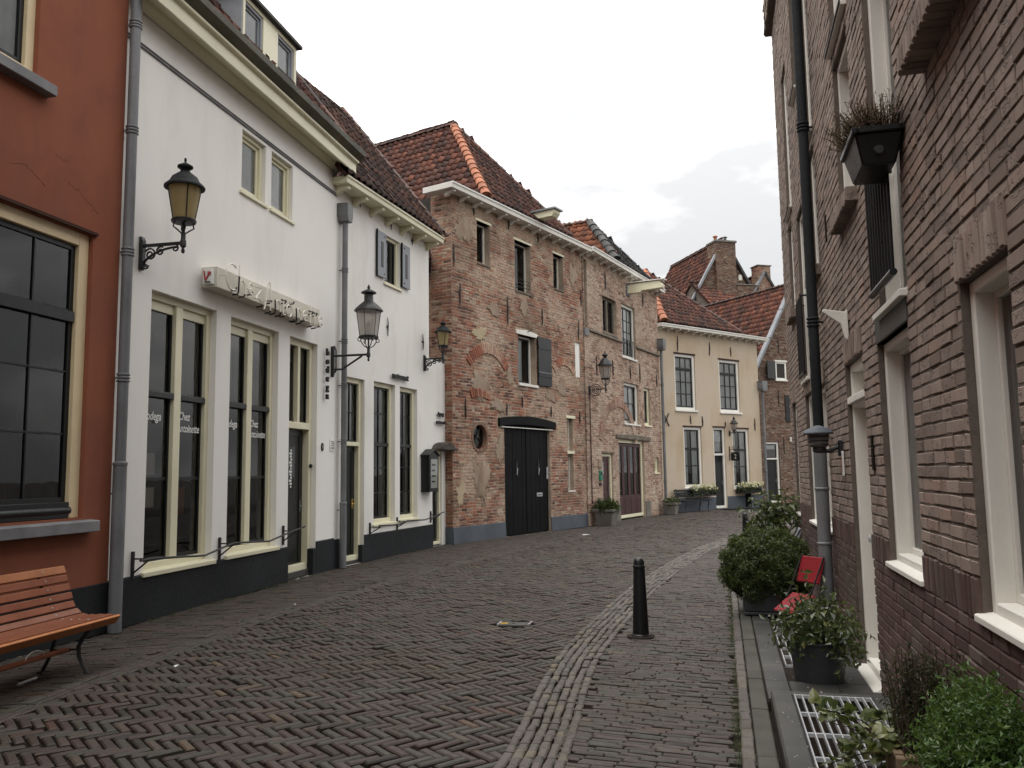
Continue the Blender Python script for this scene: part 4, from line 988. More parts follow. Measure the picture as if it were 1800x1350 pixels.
# oval window with a stone ring
m = MB(); n = 28; ring = []
for y in (-.02, .10):
    for rr in (1.0, 1.22): ring += [(oval[0] + oval[2] * rr * math.cos(2 * math.pi * i / n), y, oval[1] + oval[3] * rr * math.sin(2 * math.pi * i / n)) for i in range(n)]
m.v = ring
for i in range(n):
    k = (i + 1) % n; m.f += [(i, k, n + k, n + i), (i, 2 * n + i, 2 * n + k, k), (n + i, n + k, 3 * n + k, 3 * n + i)]
ow = m.build('oval_window', 'gable_brick', wh, rnd=.5)
g_ = MB(); g_.v = [(oval[0] + oval[2] * math.cos(2 * math.pi * i / n), .10, oval[1] + oval[3] * math.sin(2 * math.pi * i / n)) for i in range(n)]; g_.f = [tuple(range(n))]; g_.build('pane', 'window_glass', ow)
g_ = MB(); k_ = 1.6; g_.add([(oval[0] - .5, .3, 2), (oval[0] + .5, .3, 2), (oval[0] + .5, .3, 3), (oval[0] - .5, .3, 3)], [(0, 1, 2, 3)]); g_.build('room_back', 'dark_room', ow)
MB().tube([(oval[0] - .16, .08, 2.25), (oval[0] + .12, .08, 2.70)], .012, 6).tube([(oval[0] - .2, .08, 2.58), (oval[0] + .2, .08, 2.36)], .012, 6).build('glazing_bar', 'iron_paint', ow)
# the black gate: planks, beam, lights, letter slot
gx0, gx1 = 2.20, 4.46
n = 10; gd = None
for i in range(n):
    a, b = gx0 + (gx1 - gx0) * i / n, gx0 + (gx1 - gx0) * (i + 1) / n
    top = lambda x: 2.70 + .14 * (1 - ((x - 3.33) / 1.15) ** 2)
    o = MB().prism_xz([(a + .003, .03), (b - .003, .03), (b - .003, top(b)), (a + .003, top(a))], .06 + .003 * (i % 2), .11).build('gate' if gd is None else 'plank', 'gate_black', gd or wh, bevel=.004)
    gd = gd or o
MB().box(2.18, 4.48, .112, .2, 0, 2.86).build('gate_backing', 'gate_black', gd)
MB().box(3.31, 3.35, .045, .062, .03, 2.83).build('cover_strip', 'gate_black', gd, bevel=.004)
for x in (2.85, 3.95):
    MB().prism_xz([(x - .05, 1.72), (x, 1.48), (x + .05, 1.72), (x, 1.96)], .048, .06).build('diamond_grille', 'iron_paint', gd); MB().bar((x - .012, .046, 1.55), (x + .028, .046, 1.72), .006, .03).build('diamond_light', 'galvanised', gd)
MB().box(3.83, 4.12, .045, .06, .96, 1.06).build('letter_slot', 'galvanised', gd, bevel=.003); MB().box(3.87, 4.08, .042, .046, .985, 1.03).build('letter_flap', 'zinc', gd)
MB().box(4.36, 4.43, .035, .06, 1.42, 1.75).build('lock_plate', 'galvanised', gd, bevel=.003); MB().tube([(4.395, .04, 1.60), (4.395, -.02, 1.60), (4.31, -.02, 1.60)], .010, 6).build('handle', 'galvanised', gd)
n = 12; tp = [(1.90 + 2.86 * i / n, 2.98 + .10 * (1 - (2 * i / n - 1) ** 2)) for i in range(n + 1)]; bt = [(4.76 - 2.86 * i / n, 2.78 + .07 * (1 - (2 * i / n - 1) ** 2)) for i in range(n + 1)]
MB().prism_xz(tp + bt, -.06, .05).build('gate_beam', 'gate_black', wh, bevel=.01)
MB().box(2.0, 4.62, -.045, .02, 2.755, 2.775).build('beam_edge', 'white_paint', wh)
for x, a, b in ((.90, 7.95, 8.25), (2.50, 7.97, 8.22), (4.01, 7.97, 8.2), (.06, 6.50, 7.05), (.30, 5.58, 6.13), (2.39, 5.40, 6.17), (4.16, 5.63, 6.15), (6.50, 6.57, 7.09), (6.29, 5.52, 6.11), (.49, 2.89, 3.38), (2.29, 3.06, 3.39), (4.56, 3.13, 3.43), (6.25, 3.0, 3.4), (3.05, 3.32, 3.62)): anchor(wh, x, a, b, w=.03)
def patch(par, cx, cz, rx, rz, mat, seed, n=110, y=-.026):
    """remnant of old render with a ragged, crumbling edge"""
    rg = random.Random(seed); ph = [rg.uniform(0, 6.28) for _ in range(8)]; rag = 0.; pts = []
    for i in range(n):
        a = 2 * math.pi * i / n; k = 1 + .20 * math.sin(2 * a + ph[0]) + .15 * math.sin(3 * a + ph[1]) + .11 * math.sin(5 * a + ph[2]) + .09 * math.sin(9 * a + ph[3]) + .07 * math.sin(15 * a + ph[4]) + .06 * math.sin(23 * a + ph[5]) + rg.uniform(-.06, .06)
        pts.append((cx + rx * k * math.cos(a), cz + rz * k * math.sin(a)))
    m = MB(); inner = [(cx + (px - cx) * .9, cz + (pz - cz) * .9) for px, pz in pts]
    m.add([(x, .0, z) for x, z in pts] + [(x, y, z) for x, z in inner], [tuple(range(n, 2 * n))] + [(i, (i + 1) % n, n + (i + 1) % n, n + i) for i in range(n)])
    return m.build('plaster_patch', mat, par, smooth=True)
patch(wh, 1.12, 5.02, .26, .18, 'pale_patch_plaster', 1); patch(wh, .28, 1.15, .17, .27, 'pale_patch_plaster', 2); patch(wh, .50, 7.5, .30, .38, 'grey_patch_plaster', 3)
patch(wh, 6.02, 7.45, .22, .40, 'grey_patch_plaster', 4); patch(wh, 1.75, 5.72, .26, .16, 'grey_patch_plaster', 5); patch(wh, 3.2, 6.0, .22, .18, 'grey_patch_plaster', 6); patch(wh, 1.15, 3.72, .34, .36, 'grey_patch_plaster', 7); patch(wh, 1.14, 1.45, .30, .55, 'grey_patch_plaster', 8); patch(wh, 2.45, 4.1, .16, .26, 'grey_patch_plaster', 10); patch(wh, 4.55, 3.7, .26, .15, 'grey_patch_plaster', 11); patch(wh, 1.9, 3.3, .3, .16, 'grey_patch_plaster', 12); patch(wh, 5.2, 4.0, .2, .3, 'grey_patch_plaster', 13); patch(wh, 1.95, 2.2, .14, .4, 'grey_patch_plaster', 14)
def arch(par, cx, z0, half, rise, hh, mat, seed, y0=0.):
    """relieving arch of bricks on end"""
    rad = (half ** 2 + rise ** 2) / (2 * rise); zc = z0 + rise - rad; a0 = math.asin(half / rad); n = int(2 * a0 * rad / .075); rg = random.Random(seed)
    Vs = []
    for i in range(n):
        t0, t1 = -a0 + 2 * a0 * i / n + .003, -a0 + 2 * a0 * (i + 1) / n - .003
        Vs.append([(cx + rad * math.sin(t0), zc + rad * math.cos(t0)), (cx + rad * math.sin(t1), zc + rad * math.cos(t1)), (cx + (rad + hh) * math.sin(t1), zc + (rad + hh) * math.cos(t1)), (cx + (rad + hh) * math.sin(t0), zc + (rad + hh) * math.cos(t0))])
    P = piece_verts(np.array(Vs), -.0, np.full(n, .034), .005, .006, .02, .004); V = np.stack([P[..., 0], y0 - P[..., 2], P[..., 1]], -1)
    stuff(new_obj('relieving_arch', piece_mesh('relieving_arch', V, mat, rng.random(n) * .5 + .1), par))
arch(wh, 1.47, 4.18, .74, .38, .24, 'old_brick', 1); arch(wh, 5.36, 4.42, .52, .24, .22, 'old_brick', 2); arch(wh, 1.1, 3.4, .36, .06, .2, 'old_brick', 3)
cornice(wh, -.40, 6.70, 8.24, 8.38, .32, 'white_paint', spacing=.56, br_h=.12, ret=.55)
AP = np.array((3.3, 2.36, 11.67)); E0, E1 = np.array((1.12, -.30, 8.40)), np.array((5.45, -.30, 8.40))
sl = (AP[2] - 8.40) / (AP[0] - E0[0]); lowL = np.array((-.25, 0, AP[2] - (AP[0] + .25) * sl)); YB = 9.0
fW = [[E0, E1, AP], [(lowL[0], YB, lowL[2]), (lowL[0], .66, lowL[2]), (E0[0], .4, 8.40), AP, (AP[0], YB, AP[2])], [(6.85, .6, AP[2] - (6.85 - AP[0]) * sl), (6.85, YB, AP[2] - (6.85 - AP[0]) * sl), (AP[0], YB, AP[2]), AP, (E1[0], .4, 8.40)]]
fW[1] = [(lowL[0], YB, lowL[2]), (lowL[0], .66, lowL[2]), (E0[0], .66, 8.40), E0 + (0, .02, 0), AP, (AP[0], YB, AP[2])]
fW[2] = [(6.85, .66, AP[2] - (6.85 - AP[0]) * sl), (6.85, YB, AP[2] - (6.85 - AP[0]) * sl), (AP[0], YB, AP[2]), AP, E1 + (0, .02, 0), (E1[0], .66, 8.40)]
ro = roof_obj(wh, fW)
roof_face(ro, h_T[wh.name], fW[0], 'pantile_brown', nmax=130, deck=False, seed=3); roof_face(ro, h_T[wh.name], fW[1], 'pantile', nmax=160, deck=False, seed=4); roof_face(ro, h_T[wh.name], fW[2], 'pantile', nmax=0, deck=False, seed=5)
ridge_tiles(ro, E0 + (0, .05, .05), AP, 'ridge_orange', .13, .30); ridge_tiles(ro, E1 + (0, .05, .05), AP, 'pantile_dark', .12, .34); ridge_tiles(ro, AP + (0, -.1, 0), (AP[0], YB, AP[2]), 'pantile_dark', .12, .36)
hb = MB().prism_yz([(-.86, 8.56), (-.78, 8.46), (.9, 8.46), (.9, 8.64), (-.86, 8.64)], 3.46, 3.78).build('hoist_box', 'cream_paint', wh, bevel=.006)
MB().box(3.40, 3.84, -.92, .95, 8.64, 8.68).build('hoist_cap', 'lead_grey', hb)

# ------------------------------------------------------------------ second brick house with hoist beam
K_O, K_AZ = (2.10, 24.60), 28.0
kh = house('brick_house', 'narrow pinkish brick house with cream hoist beam, small barred windows and dark red doors', K_O, K_AZ)
KO = dict(dw=(1.76, 3.00, 6.05, 7.22), tw=(3.45, 4.80, 5.45, 7.28), w=(3.50, 4.95, 3.20, 4.60), nw=(5.52, 6.18, 3.22, 4.56), red=(2.86, 5.36, .0, 2.64), sd=(1.42, 2.30, 0, 2.16), sw=(6.48, 6.97, 1.53, 2.10), slot=(.27, .50, 5.95, 8.10))
wall(kh, .22, 7.35, 0, 8.42, list(KO.values()), 'mortar_pale', 0, .28); shell(kh, .3, 7.3, 8.4, 4.5, y=.1)
MB().box(.2, .6, .2, .22, 5.9, 8.2).build('slot_back', 'dark_room', kh); MB().tube([(.38, .1, 6.0), (.38, .1, 8.1)], .03, 8).build('slot_pipe', 'iron_paint', kh); MB().box(.22, .56, -.03, .1, 5.72, 5.95).build('slot_sill', 'sill_stone', kh)
rc = brick_rects(.22, 7.35, 0, 8.40, [*KO.values(), (2.60, 6.0, 2.64, 2.80)], .225, .0715, .017, 31)
bricks(kh, rc, 'pink_brick', 0, .007, .09, .006, .006, .006, .014, 300, lip=.0035)
MB().add([(7.35, 0, 0), (7.35, 4, 0), (7.35, 4, 8.4), (7.35, 0, 8.4)], [(3, 2, 1, 0)]).build('end_wall', 'mortar_pale', kh)
a, b, c, d = KO['dw']; wn_ = window(kh, a, b, c, d, y=.10, fw=.07, fd=.10, fmat='old_lintel', smat='black_paint', xs=((a + b) / 2,), mw=.12, cells=[(1, 1), (1, 1)], sw=.03, sill=(.03, .07))
a, b, c, d = KO['tw']; wn_ = window(kh, a, b, c, d, y=.07, fw=.09, fd=.09, fmat='white_paint', cells=[(3, 4)], sw=.04, bar=.028, sill=(.05, .06), cur=[(.1, .9, .05, .97, 'blind_and_sky_white')])
for x in np.linspace(a + .15, b - .1, 8): MB().tube([(x, .02, c + .05), (x, .02, c + .62)], .010, 6).build('rail_bar', 'iron_paint', wn_)
MB().tube([(a + .05, .02, c + .62), (b - .05, .02, c + .62)], .013, 6).build('rail', 'iron_paint', wn_)
a, b, c, d = KO['w']; window(kh, a, b, c, d, y=.07, fw=.10, fd=.09, fmat='white_paint', cells=[(2, 2)], sw=.045, bar=.03, sill=(.05, .06), cur=[(.1, .9, .05, .97, 'net_curtain')])
a, b, c, d = KO['nw']; window(kh, a, b, c, d, y=.07, fw=.09, fd=.09, fmat='cream_paint', smat='black_paint', cells=[(1, 1)], sw=.04, sill=(.05, .06))
a, b, c, d = KO['sw']; window(kh, a, b, c, d, y=.07, fw=.09, fd=.09, fmat='cream_paint', smat='cream_paint', cells=[(1, 1)], sw=.03, sill=(.04, .05))
a, b, c, d = KO['red']
wn_ = window(kh, a, b, .06, d, y=.08, fw=.10, fd=.10, fmat='cream_paint', cells=[None], sw=.02, name='door_frame')
for i in range(4):
    p0, p1 = a + .1 + (b - a - .2) * i / 4, a + .1 + (b - a - .2) * (i + 1) / 4
    lf = MB().box(p0 + .004, p1 - .004, .12, .17, .10, .80).box(p0 + .004, p0 + .10, .12, .17, .80, 2.52).box(p1 - .10, p1 - .004, .12, .17, .80, 2.52).box(p0 + .10, p1 - .10, .12, .17, 2.42, 2.52).build('door_leaf', 'oxblood_paint', wn_, bevel=.004)
    MB().box(p0 + .10, p1 - .10, .143, .147, .80, 2.42).build('pane', 'window_glass', wn_)
    MB().box(p0 + .12, p1 - .12, .110, .121, .2, .7).build('door_panel', 'oxblood_paint', wn_, bevel=.006)
for i, (x, z, w_, h_) in enumerate([(3.55, .98, .14, .2), (4.15, 1.0, .1, .16), (4.2, 1.85, .12, .12), (4.95, 2.42, .16, .04)]): MB().box(x - w_, x + w_, .19, .195, z - h_, z + h_).build('notice', 'grey_curtain' if i else 'net_curtain', wn_)
MB().prism_xz([(2.62, 2.665), (6.0, 2.64), (6.02, 2.79), (4.3, 2.84), (2.60, 2.80)], -.05, .1).build('timber_beam', 'old_lintel', kh, bevel=.02)
a, b, c, d = KO['sd']; dw = window(kh, a, b, .04, d, y=.05, fw=.09, fd=.10, fmat='cream_paint', cells=[None], name='door_frame'); pd = panel_door(kh, a + .09, b - .09, .06, d - .09, .10, 'oxblood_paint', 1); MB().box(a + .22, a + .30, .09, .099, 1.2, 1.9).build('door_light', 'window_glass', pd)
MB().box(a - .05, b + .1, -.04, .05, d, d + .06).build('timber_lintel', 'old_lintel', kh, bevel=.01)
for a, b in ((.55, 3.45), (4.80, 7.36)): MB().prism_yz([(-.07, 5.88), (0, 5.88), (0, 5.97), (-.03, 5.97), (-.07, 5.93)], a, b).build('string_course', 'old_lintel', kh, bevel=.006)
for x, a, b in ((2.0, 7.46, 8.05), (5.66, 7.49, 8.08), (1.1, 4.56, 5.15), (2.48, 4.68, 5.20), (4.12, 4.74, 5.17), (5.10, 4.70, 5.36), (6.95, 4.70, 5.15)): anchor(kh, x, a, b, w=.034)
for a, b in ((2.35, 2.86), (5.36, 5.9)): MB().box(a, b, -.03, .02, 0, .55).build('plinth_block', 'concrete', kh, bevel=.01)
arch(kh, 2.9, 2.55, 1.5, 1.15, .26, 'pink_brick', 5)
hbm = MB().prism_yz([(-1.30, 7.86), (-1.28, 7.76), (-.55, 7.74), (-.5, 7.68), (.2, 7.68), (.2, 7.98), (-1.15, 8.02)], 4.02, 4.24).build('hoist_beam', 'cream_paint', kh, bevel=.006)
MB().box(3.97, 4.29, -1.36, .1, 8.03, 8.06).build('hoist_cap', 'white_paint', hbm); MB().tube([(4.13, -1.15, 7.74), (4.13, -1.15, 7.62), (4.16, -1.15, 7.58)], .014, 6).build('hook', 'iron_paint', hbm); MB().box(3.96, 4.30, -.05, .05, 7.62, 8.05).build('beam_plate', 'lead_grey', hbm)
cornice(kh, .34, 7.45, 8.30, 8.44, .30, 'white_paint', spacing=.55, br_h=.12)
AK = np.array((3.7, 1.18, 10.29)); E0, E1 = np.array((2.5, -.28, 8.46)), np.array((5.75, -.28, 8.46)); sl = (AK[2] - 8.46) / (AK[0] - E0[0]); sr = (AK[2] - 8.46) / (E1[0] - AK[0]); YB = 8.
xl = .35; xr = 7.5
fK = [[E0, E1, AK], [(xl, YB, AK[2] - (AK[0] - xl) * sl), (xl, .5, AK[2] - (AK[0] - xl) * sl), (E0[0], .5, 8.46), E0 + (0, .02, 0), AK, (AK[0], YB, AK[2])], [(xr, .5, AK[2] - (xr - AK[0]) * sr), (xr, YB, AK[2] - (xr - AK[0]) * sr), (AK[0], YB, AK[2]), AK, E1 + (0, .02, 0), (E1[0], .5, 8.46)]]
ro = roof_obj(kh, fK)
roof_face(ro, h_T[kh.name], fK[0], 'slate_tile', nmax=90, deck=False, seed=6); roof_face(ro, h_T[kh.name], fK[1], 'pantile_orange', nmax=120, deck=False, seed=7); roof_face(ro, h_T[kh.name], fK[2], 'slate_tile', nmax=0, deck=False, seed=8)
ridge_tiles(ro, E0 + (0, .05, .05), AK, 'slate_tile', .16, .36); ridge_tiles(ro, E1 + (0, .05, .05), AK, 'slate_tile', .11, .36); ridge_tiles(ro, AK, (AK[0], YB, AK[2]), 'pantile_dark', .12, .36)
pipe(kh, 7.36, -.10, .0, 6.12, .055, (1.2, 3.0, 4.8), hopper=(.34, .42))

# ------------------------------------------------------------------ tan plastered house
T_O, T_AZ = (5.72, 31.90), 52.0
th_ = house('tan_house', 'tan plastered two storey house with white framed windows and a black front door', T_O, T_AZ)
TO = dict(u1=(.85, 2.10, 3.97, 6.20), u2=(3.60, 4.95, 3.97, 6.16), l1=(1.25, 2.34, .92, 3.31), d=(3.08, 3.84, .0, 3.33), l2=(4.30, 5.42, .84, 3.30))
wall(th_, -.5, 6.25, 0, 7.2, list(TO.values()), 'tan_plaster', 0, .28); shell(th_, -.45, 6.22, 7.18, 4)
MB().box(6.25, 6.262, 0, 4, 0, 7.2).build('end_wall', 'tan_plaster', th_)
for a, b in ((-.5, 3.08), (3.84, 6.25)): MB().prism_yz([(-.025, 0), (-.002, 0), (-.002, .52), (-.025, .505)], a, b).build('plinth', 'plinth_bluegrey', th_)
for k, cells in (('u1', (3, 4)), ('u2', (3, 4)), ('l1', (2, 3)), ('l2', (2, 3))):
    a, b, c, d = TO[k]; up_ = k[0] == 'u'
    wn_ = window(th_, a, b, c, d, y=.05, fw=.11, fd=.09, fmat='white_paint', cells=[cells], sw=.05, bar=.035, sill=(.06, .07), cur=[(.08, .92, .04, .96, 'net_curtain')] if up_ else [(.08, .34, .05, .95, 'net_curtain'), (.34, .55, .35, .95, 'grey_curtain'), (.55, .92, .05, .95, 'net_curtain')])
    zr_ = c + (d - c) * (.74 if up_ else .64); MB().box(a + .11, b - .11, .075, .14, zr_ - .04, zr_ + .04).build('meeting_rail', 'black_paint', wn_, bevel=.004)
    MB().box(a - .03, b + .03, -.025, .05, d, d + .045).build('head_board', 'roof_deck', wn_)
a, b, c, d = TO['d']; dw = window(th_, a, b, .05, d, y=.05, fw=.10, fd=.10, fmat='white_paint', cells=[None, (1, 1)], zs=(2.22,), tr_h=.08, sw=.03, cur=[(.1, .9, .82, .96, 'blind_and_sky_white'), (.1, .9, .70, .82, 'net_curtain')], name='door_frame')
panel_door(th_, a + .1, b - .1, .05, 2.18, .10, 'black_paint', 2); MB().box(a - .02, b + .02, -.10, .1, 0, .05).build('threshold', 'blue_stone', dw); MB().box(a - .03, b + .03, -.025, .05, d, d + .045).build('head_board', 'roof_deck', dw)
for x, p, q in ((1.07, 6.28, 6.91), (3.04, 6.26, 6.82), (4.42, 6.33, 6.73), (1.69, 3.43, 3.77), (2.42, 3.34, 3.77), (3.87, 3.38, 3.57), (5.86, 3.23, 3.78)): anchor(th_, x, p, q, w=.04)
m = MB()
for sg_ in (-1, 1): m.tube([(.25 + sg_ * (.035 + .13 * (abs(t) ** 1.8)), -.03, 3.56 + .24 * t) for t in np.linspace(-1, 1, 9)], .022, 6)
m.build('curved_wall_anchor', 'iron_paint', th_)
cornice(th_, -.2, 6.62, 7.13, 7.26, .34, 'white_paint', spacing=.50, br_h=.13)
AT = np.array((2.45, 2.88, 10.27)); E0, E1 = np.array((.05, -.32, 7.30)), np.array((4.80, -.32, 7.30)); YB = 8.
sl = (AT[2] - 7.3) / (AT[0] - E0[0])
fT = [[E0, E1, AT], [(-.6, YB, AT[2] - (AT[0] + .6) * sl), (-.6, 0.3, AT[2] - (AT[0] + .6) * sl), (E0[0], .3, 7.3), E0 + (0, .02, 0), AT, (AT[0], YB, AT[2])], [(6.4, .2, 6.2), (6.4, YB, 6.2), (AT[0], YB, AT[2]), AT, E1 + (0, .02, 0)]]
fT[2] = [(6.5, 1.5, AT[2] - (6.5 - AT[0]) * sl), (6.5, YB, AT[2] - (6.5 - AT[0]) * sl), (AT[0], YB, AT[2]), AT, E1 + (0, .02, 0), (E1[0], 1.5, 7.3)]
ro = roof_obj(th_, fT); roof_face(ro, h_T[th_.name], fT[0], 'pantile_brown', nmax=220, deck=False, seed=9); roof_face(ro, h_T[th_.name], fT[1], 'pantile', nmax=0, deck=False, seed=10); roof_face(ro, h_T[th_.name], fT[2], 'pantile', nmax=0, deck=False, seed=11)
ridge_tiles(ro, E0 + (0, .05, .05), AT, 'ridge_orange', .16, .40); ridge_tiles(ro, E1 + (0, .05, .05), AT, 'pantile_dark', .11, .36); ridge_tiles(ro, AT, (AT[0], YB, AT[2]), 'pantile_dark', .12, .36)
pipe(th_, 6.36, -.12, 0, 4.96, .06, (1.5, 3.2), hopper=(.36, .42))

# ------------------------------------------------------------------ gabled brick house beyond the tan house
G_O, G_AZ = (10.75, 37.90), 62.0
gh = house('gabled_brick_house', 'weathered brown brick gable house with lead edged tiled roof beyond the tan house', G_O, G_AZ)
GO = [(1.80, 2.50, 5.76, 6.62), (.90, 1.85, 0, 2.85)]
gt = lambda z: (-1.2, 7.4) if z < 3.1 else (3.1 - (10.35 - z) / 1.62, 3.1 + (10.35 - z) / 1.62)
m = MB(); m.prism_xz([(-1.2, 0), (.9, 0), (.9, 2.85), (1.85, 2.85), (1.85, 0), (7.4, 0), (7.4, 3.3), (3.1, 10.35), (-1.2, 3.3)], .0, .25); m.build('gable_wall', 'mortar_brown', gh)
rc = brick_rects(-1.2, 7.4, 0, 10.3, GO, .23, .072, .013, 41, top=gt); bricks(gh, rc, 'gable_brick', 0, .014, .01, .006, .008, .008, .03, 0)
MB().box(1.0, 1.75, .20, .26, 0, 2.85).build('door_back', 'dark_room', gh)
dw = window(gh, .90, 1.85, .05, 2.85, y=.05, fw=.10, fd=.10, fmat='white_paint', cells=[None, (1, 1)], zs=(2.07,), tr_h=.07, sw=.04, cur=[(.1, .9, .88, .95, 'blind_and_sky_white')], name='door_frame'); panel_door(gh, 1.0, 1.75, .05, 2.03, .1, 'black_paint', 2)
MB().box(1.84, 2.46, -.02, .03, 5.8, 6.58).build('window_back', 'dark_room', gh)
window(gh, 1.80, 2.50, 5.76, 6.62, y=-.05, fw=.09, fd=.06, fmat='white_paint', cells=[(1, 1)], sw=.04)
MB().box(1.76, 2.54, -.09, .0, 5.70, 5.765).box(1.76, 2.54, -.09, .0, 6.615, 6.69).build('window_boards', 'white_paint', gh)
MB().bar((1.79, -.06, 6.2), (1.12, -.22, 6.2), .04, .84).build('shutter', 'black_paint', gh, bevel=.006); MB().box(2.34, 2.62, -.06, -.015, 3.80, 5.05).build('shutter', 'black_paint', gh, bevel=.006)
for x, p, q in ((2.1, 7.0, 7.8), (.98, 4.2, 4.8), (1.95, 4.5, 5.3), (2.15, 2.3, 3.1)): anchor(gh, x, p, q, w=.04)
MB().box(-.4, 5, -.06, .0, 0, .42).build('plinth', 'concrete', gh) if False else None
sG = 1.62; PK = np.array((3.1, 0, 10.42)); YB = 9.5
lo_x = -1.3; lz = PK[2] - (PK[0] - lo_x) * sG
fG = [[(lo_x, YB, lz), (lo_x, -.12, lz), (PK[0], -.12, PK[2]), (PK[0], YB, PK[2])], [(7.5, -.12, PK[2] - (7.5 - PK[0]) * sG), (7.5, YB, PK[2] - (7.5 - PK[0]) * sG), (PK[0], YB, PK[2]), (PK[0], -.12, PK[2])]]
ro = roof_obj(gh, fG); roof_face(ro, h_T[gh.name], fG[0], 'pantile', nmax=300, deck=False, seed=12, w=.24, l=.30); ridge_tiles(ro, (PK[0], -.1, PK[2] + .02), (PK[0], YB, PK[2] + .02), 'pantile_dark', .13, .38)
for i in range(5):
    p, q = np.array((lo_x, -.17, lz)), np.array((PK[0], -.17, PK[2])); a, b = p + (q - p) * i / 5, p + (q - p) * (i + .985) / 5
    MB().bar(tuple(a + (0, 0, .10)), tuple(b + (0, 0, .10)), .24, .12, (-.85, 0, .5)).build('verge_flashing', 'lead_grey', ro, bevel=.01)

# ------------------------------------------------------------------ houses further back, seen over the roofs
def gable_house(name, label, cx, cy, az, half, z_eave, z_peak, depth, chim, mat='gable_brick', roofmat='pantile', seed=0):
    h = house(name, label, (cx, cy), az); k = (z_peak - z_eave) / half
    MB().prism_xz([(-half, 0), (half, 0), (half, z_eave), (0, z_peak), (-half, z_eave)], 0, .3).build('gable_wall', 'mortar_brown', h)
    rc = brick_rects(-half, half, z_eave - 1.5, z_peak - .15, [], .23, .075, .014, seed, top=lambda z: (-half, half) if z < z_eave else (-(z_peak - z) / k, (z_peak - z) / k)); bricks(h, rc, mat, 0, .012, .01, .006, .008, .008, .02, 0)
    f = [[(-half - .15, depth, z_eave - .15 * k), (-half - .15, -.05, z_eave - .15 * k), (0, -.05, z_peak + .05), (0, depth, z_peak + .05)], [(half + .15, -.05, z_eave - .15 * k), (half + .15, depth, z_eave - .15 * k), (0, depth, z_peak + .05), (0, -.05, z_peak + .05)]]
    ro = roof_obj(h, f); roof_face(ro, h_T[h.name], f[0], roofmat, nmax=60, deck=False, seed=seed, w=.26, l=.34); roof_face(ro, h_T[h.name], f[1], roofmat, nmax=0, deck=False, seed=seed + 1, w=.26, l=.34)
    ridge_tiles(ro, (0, 0, z_peak + .08), (0, depth, z_peak + .08), 'pantile_dark', .14, .42)
    for s_ in (-1, 1):
        p, q = np.array((s_ * (half + .15), -.1, z_eave - .15 * k + .1)), np.array((0, -.1, z_peak + .15)); MB().bar(tuple(p), tuple(q), .22, .12, (s_ * .8, 0, .6)).build('verge_flashing', 'lead_grey' if s_ < 0 else 'slate_dark', ro)
    return h
def chimney(h, x0, x1, y0, y1, z0, z1, mat, pots=0, cap=.10, nm='chimney', seed=3):
    c = MB().box(x0, x1, y0, y1, z0, z1).build(nm, 'mortar_brown', h)
    rc = brick_rects(x0, x1, z0, z1, [], .22, .075, .014, seed); bricks(h, rc, mat, y0, .012, .005, .005, .008, .008, .02, 0, joined='chimney_brickwork')
    rc = brick_rects(-(y1 - y0), 0, z0, z1, [], .22, .075, .014, seed + 1); bricks(h, rc, mat, frame=((x0, y0, 0), (0, -1, 0), (-1, 0, 0)), proud=.012, back=.005, nmax=0, joined='chimney_brickwork')
    MB().box(x0 - .07, x1 + .07, y0 - .07, y1 + .07, z1, z1 + cap).build('chimney_cap', 'concrete', c, bevel=.02)
    for i in range(pots):
        xx = x0 + (x1 - x0) * (.2 + .5 * i); MB().lathe(xx, (y0 + y1) / 2, [(.10, z1 + cap), (.09, z1 + .42), (.15, z1 + .43), (.15, z1 + .46), (.03, z1 + .54)], 12).build('chimney_pot', 'ridge_orange' if i == 0 else 'zinc', c, smooth=True, rnd=.5)
    return c
b8 = gable_house('chimney_house', 'tall brick gable house with a wide chimney rising behind the roofs', 12.60, 48.0, 75, 3.9, 8.4, 15.0, 7, None, seed=51)
chimney(b8, -.62, .66, -.25, .75, 10.2, 14.9, 'gable_brick', 2, .13, seed=55)
chimney(b8, .66, 1.9, -.35, .6, 8.5, 12.35, 'gable_brick', 0, .06, nm='lower_stack', seed=57)
v_ = MB(); v_.lathe(1.05, .1, [(.16, 12.41), (.16, 12.5), (.10, 12.52), (.10, 12.7), (.17, 12.72), (.17, 13.0), (.06, 13.14)], 14).build('roof_vent', 'white_paint', b8, smooth=True)
MB().box(-1.1, -.7, -.03, 0, 11.2, 11.7).build('gable_hatch', 'dark_room', b8); MB().prism_xz([(-1.35, 9.5), (-.7, 9.5), (-.7, 9.9), (-1.02, 10.05), (-1.35, 9.9)], -.03, 0).build('gable_hatch', 'oxblood_paint', b8)
b9 = gable_house('small_gable_house', 'small brick gable with a square chimney behind the long tiled roof', 15.05, 48.5, 75, 2.6, 9.0, 13.1, 6, None, mat='old_brick', seed=61)
chimney(b9, -.42, .42, -.1, .6, 11.5, 13.6, 'old_brick', 0, .07, seed=65); anchor(b9, .05, 12.2, 12.8, w=.05)
b10 = house('link_house', 'low red tiled roof between the two chimney gables', (12.0, 45.5), 68)
f = [[(-.6, .1, 10.3), (4.0, .1, 10.3), (4.0, 2.6, 12.45), (-.6, 2.6, 12.45)], [(4.0, 5.1, 10.3), (-.6, 5.1, 10.3), (-.6, 2.6, 12.45), (4.0, 2.6, 12.45)]]
MB().box(-.5, 3.9, .3, 4.9, 0, 10.3).prism_yz([(.3, 10.301), (4.9, 10.301), (2.6, 12.35)], -.5, 3.9).build('wall', 'mortar_brown', b10); ro = roof_obj(b10, f); roof_face(ro, h_T[b10.name], f[0], 'pantile', nmax=40, deck=False, seed=71, w=.26, l=.34); ridge_tiles(ro, (-.6, 2.6, 12.5), (4.0, 2.6, 12.5), 'pantile_dark', .13, .42)

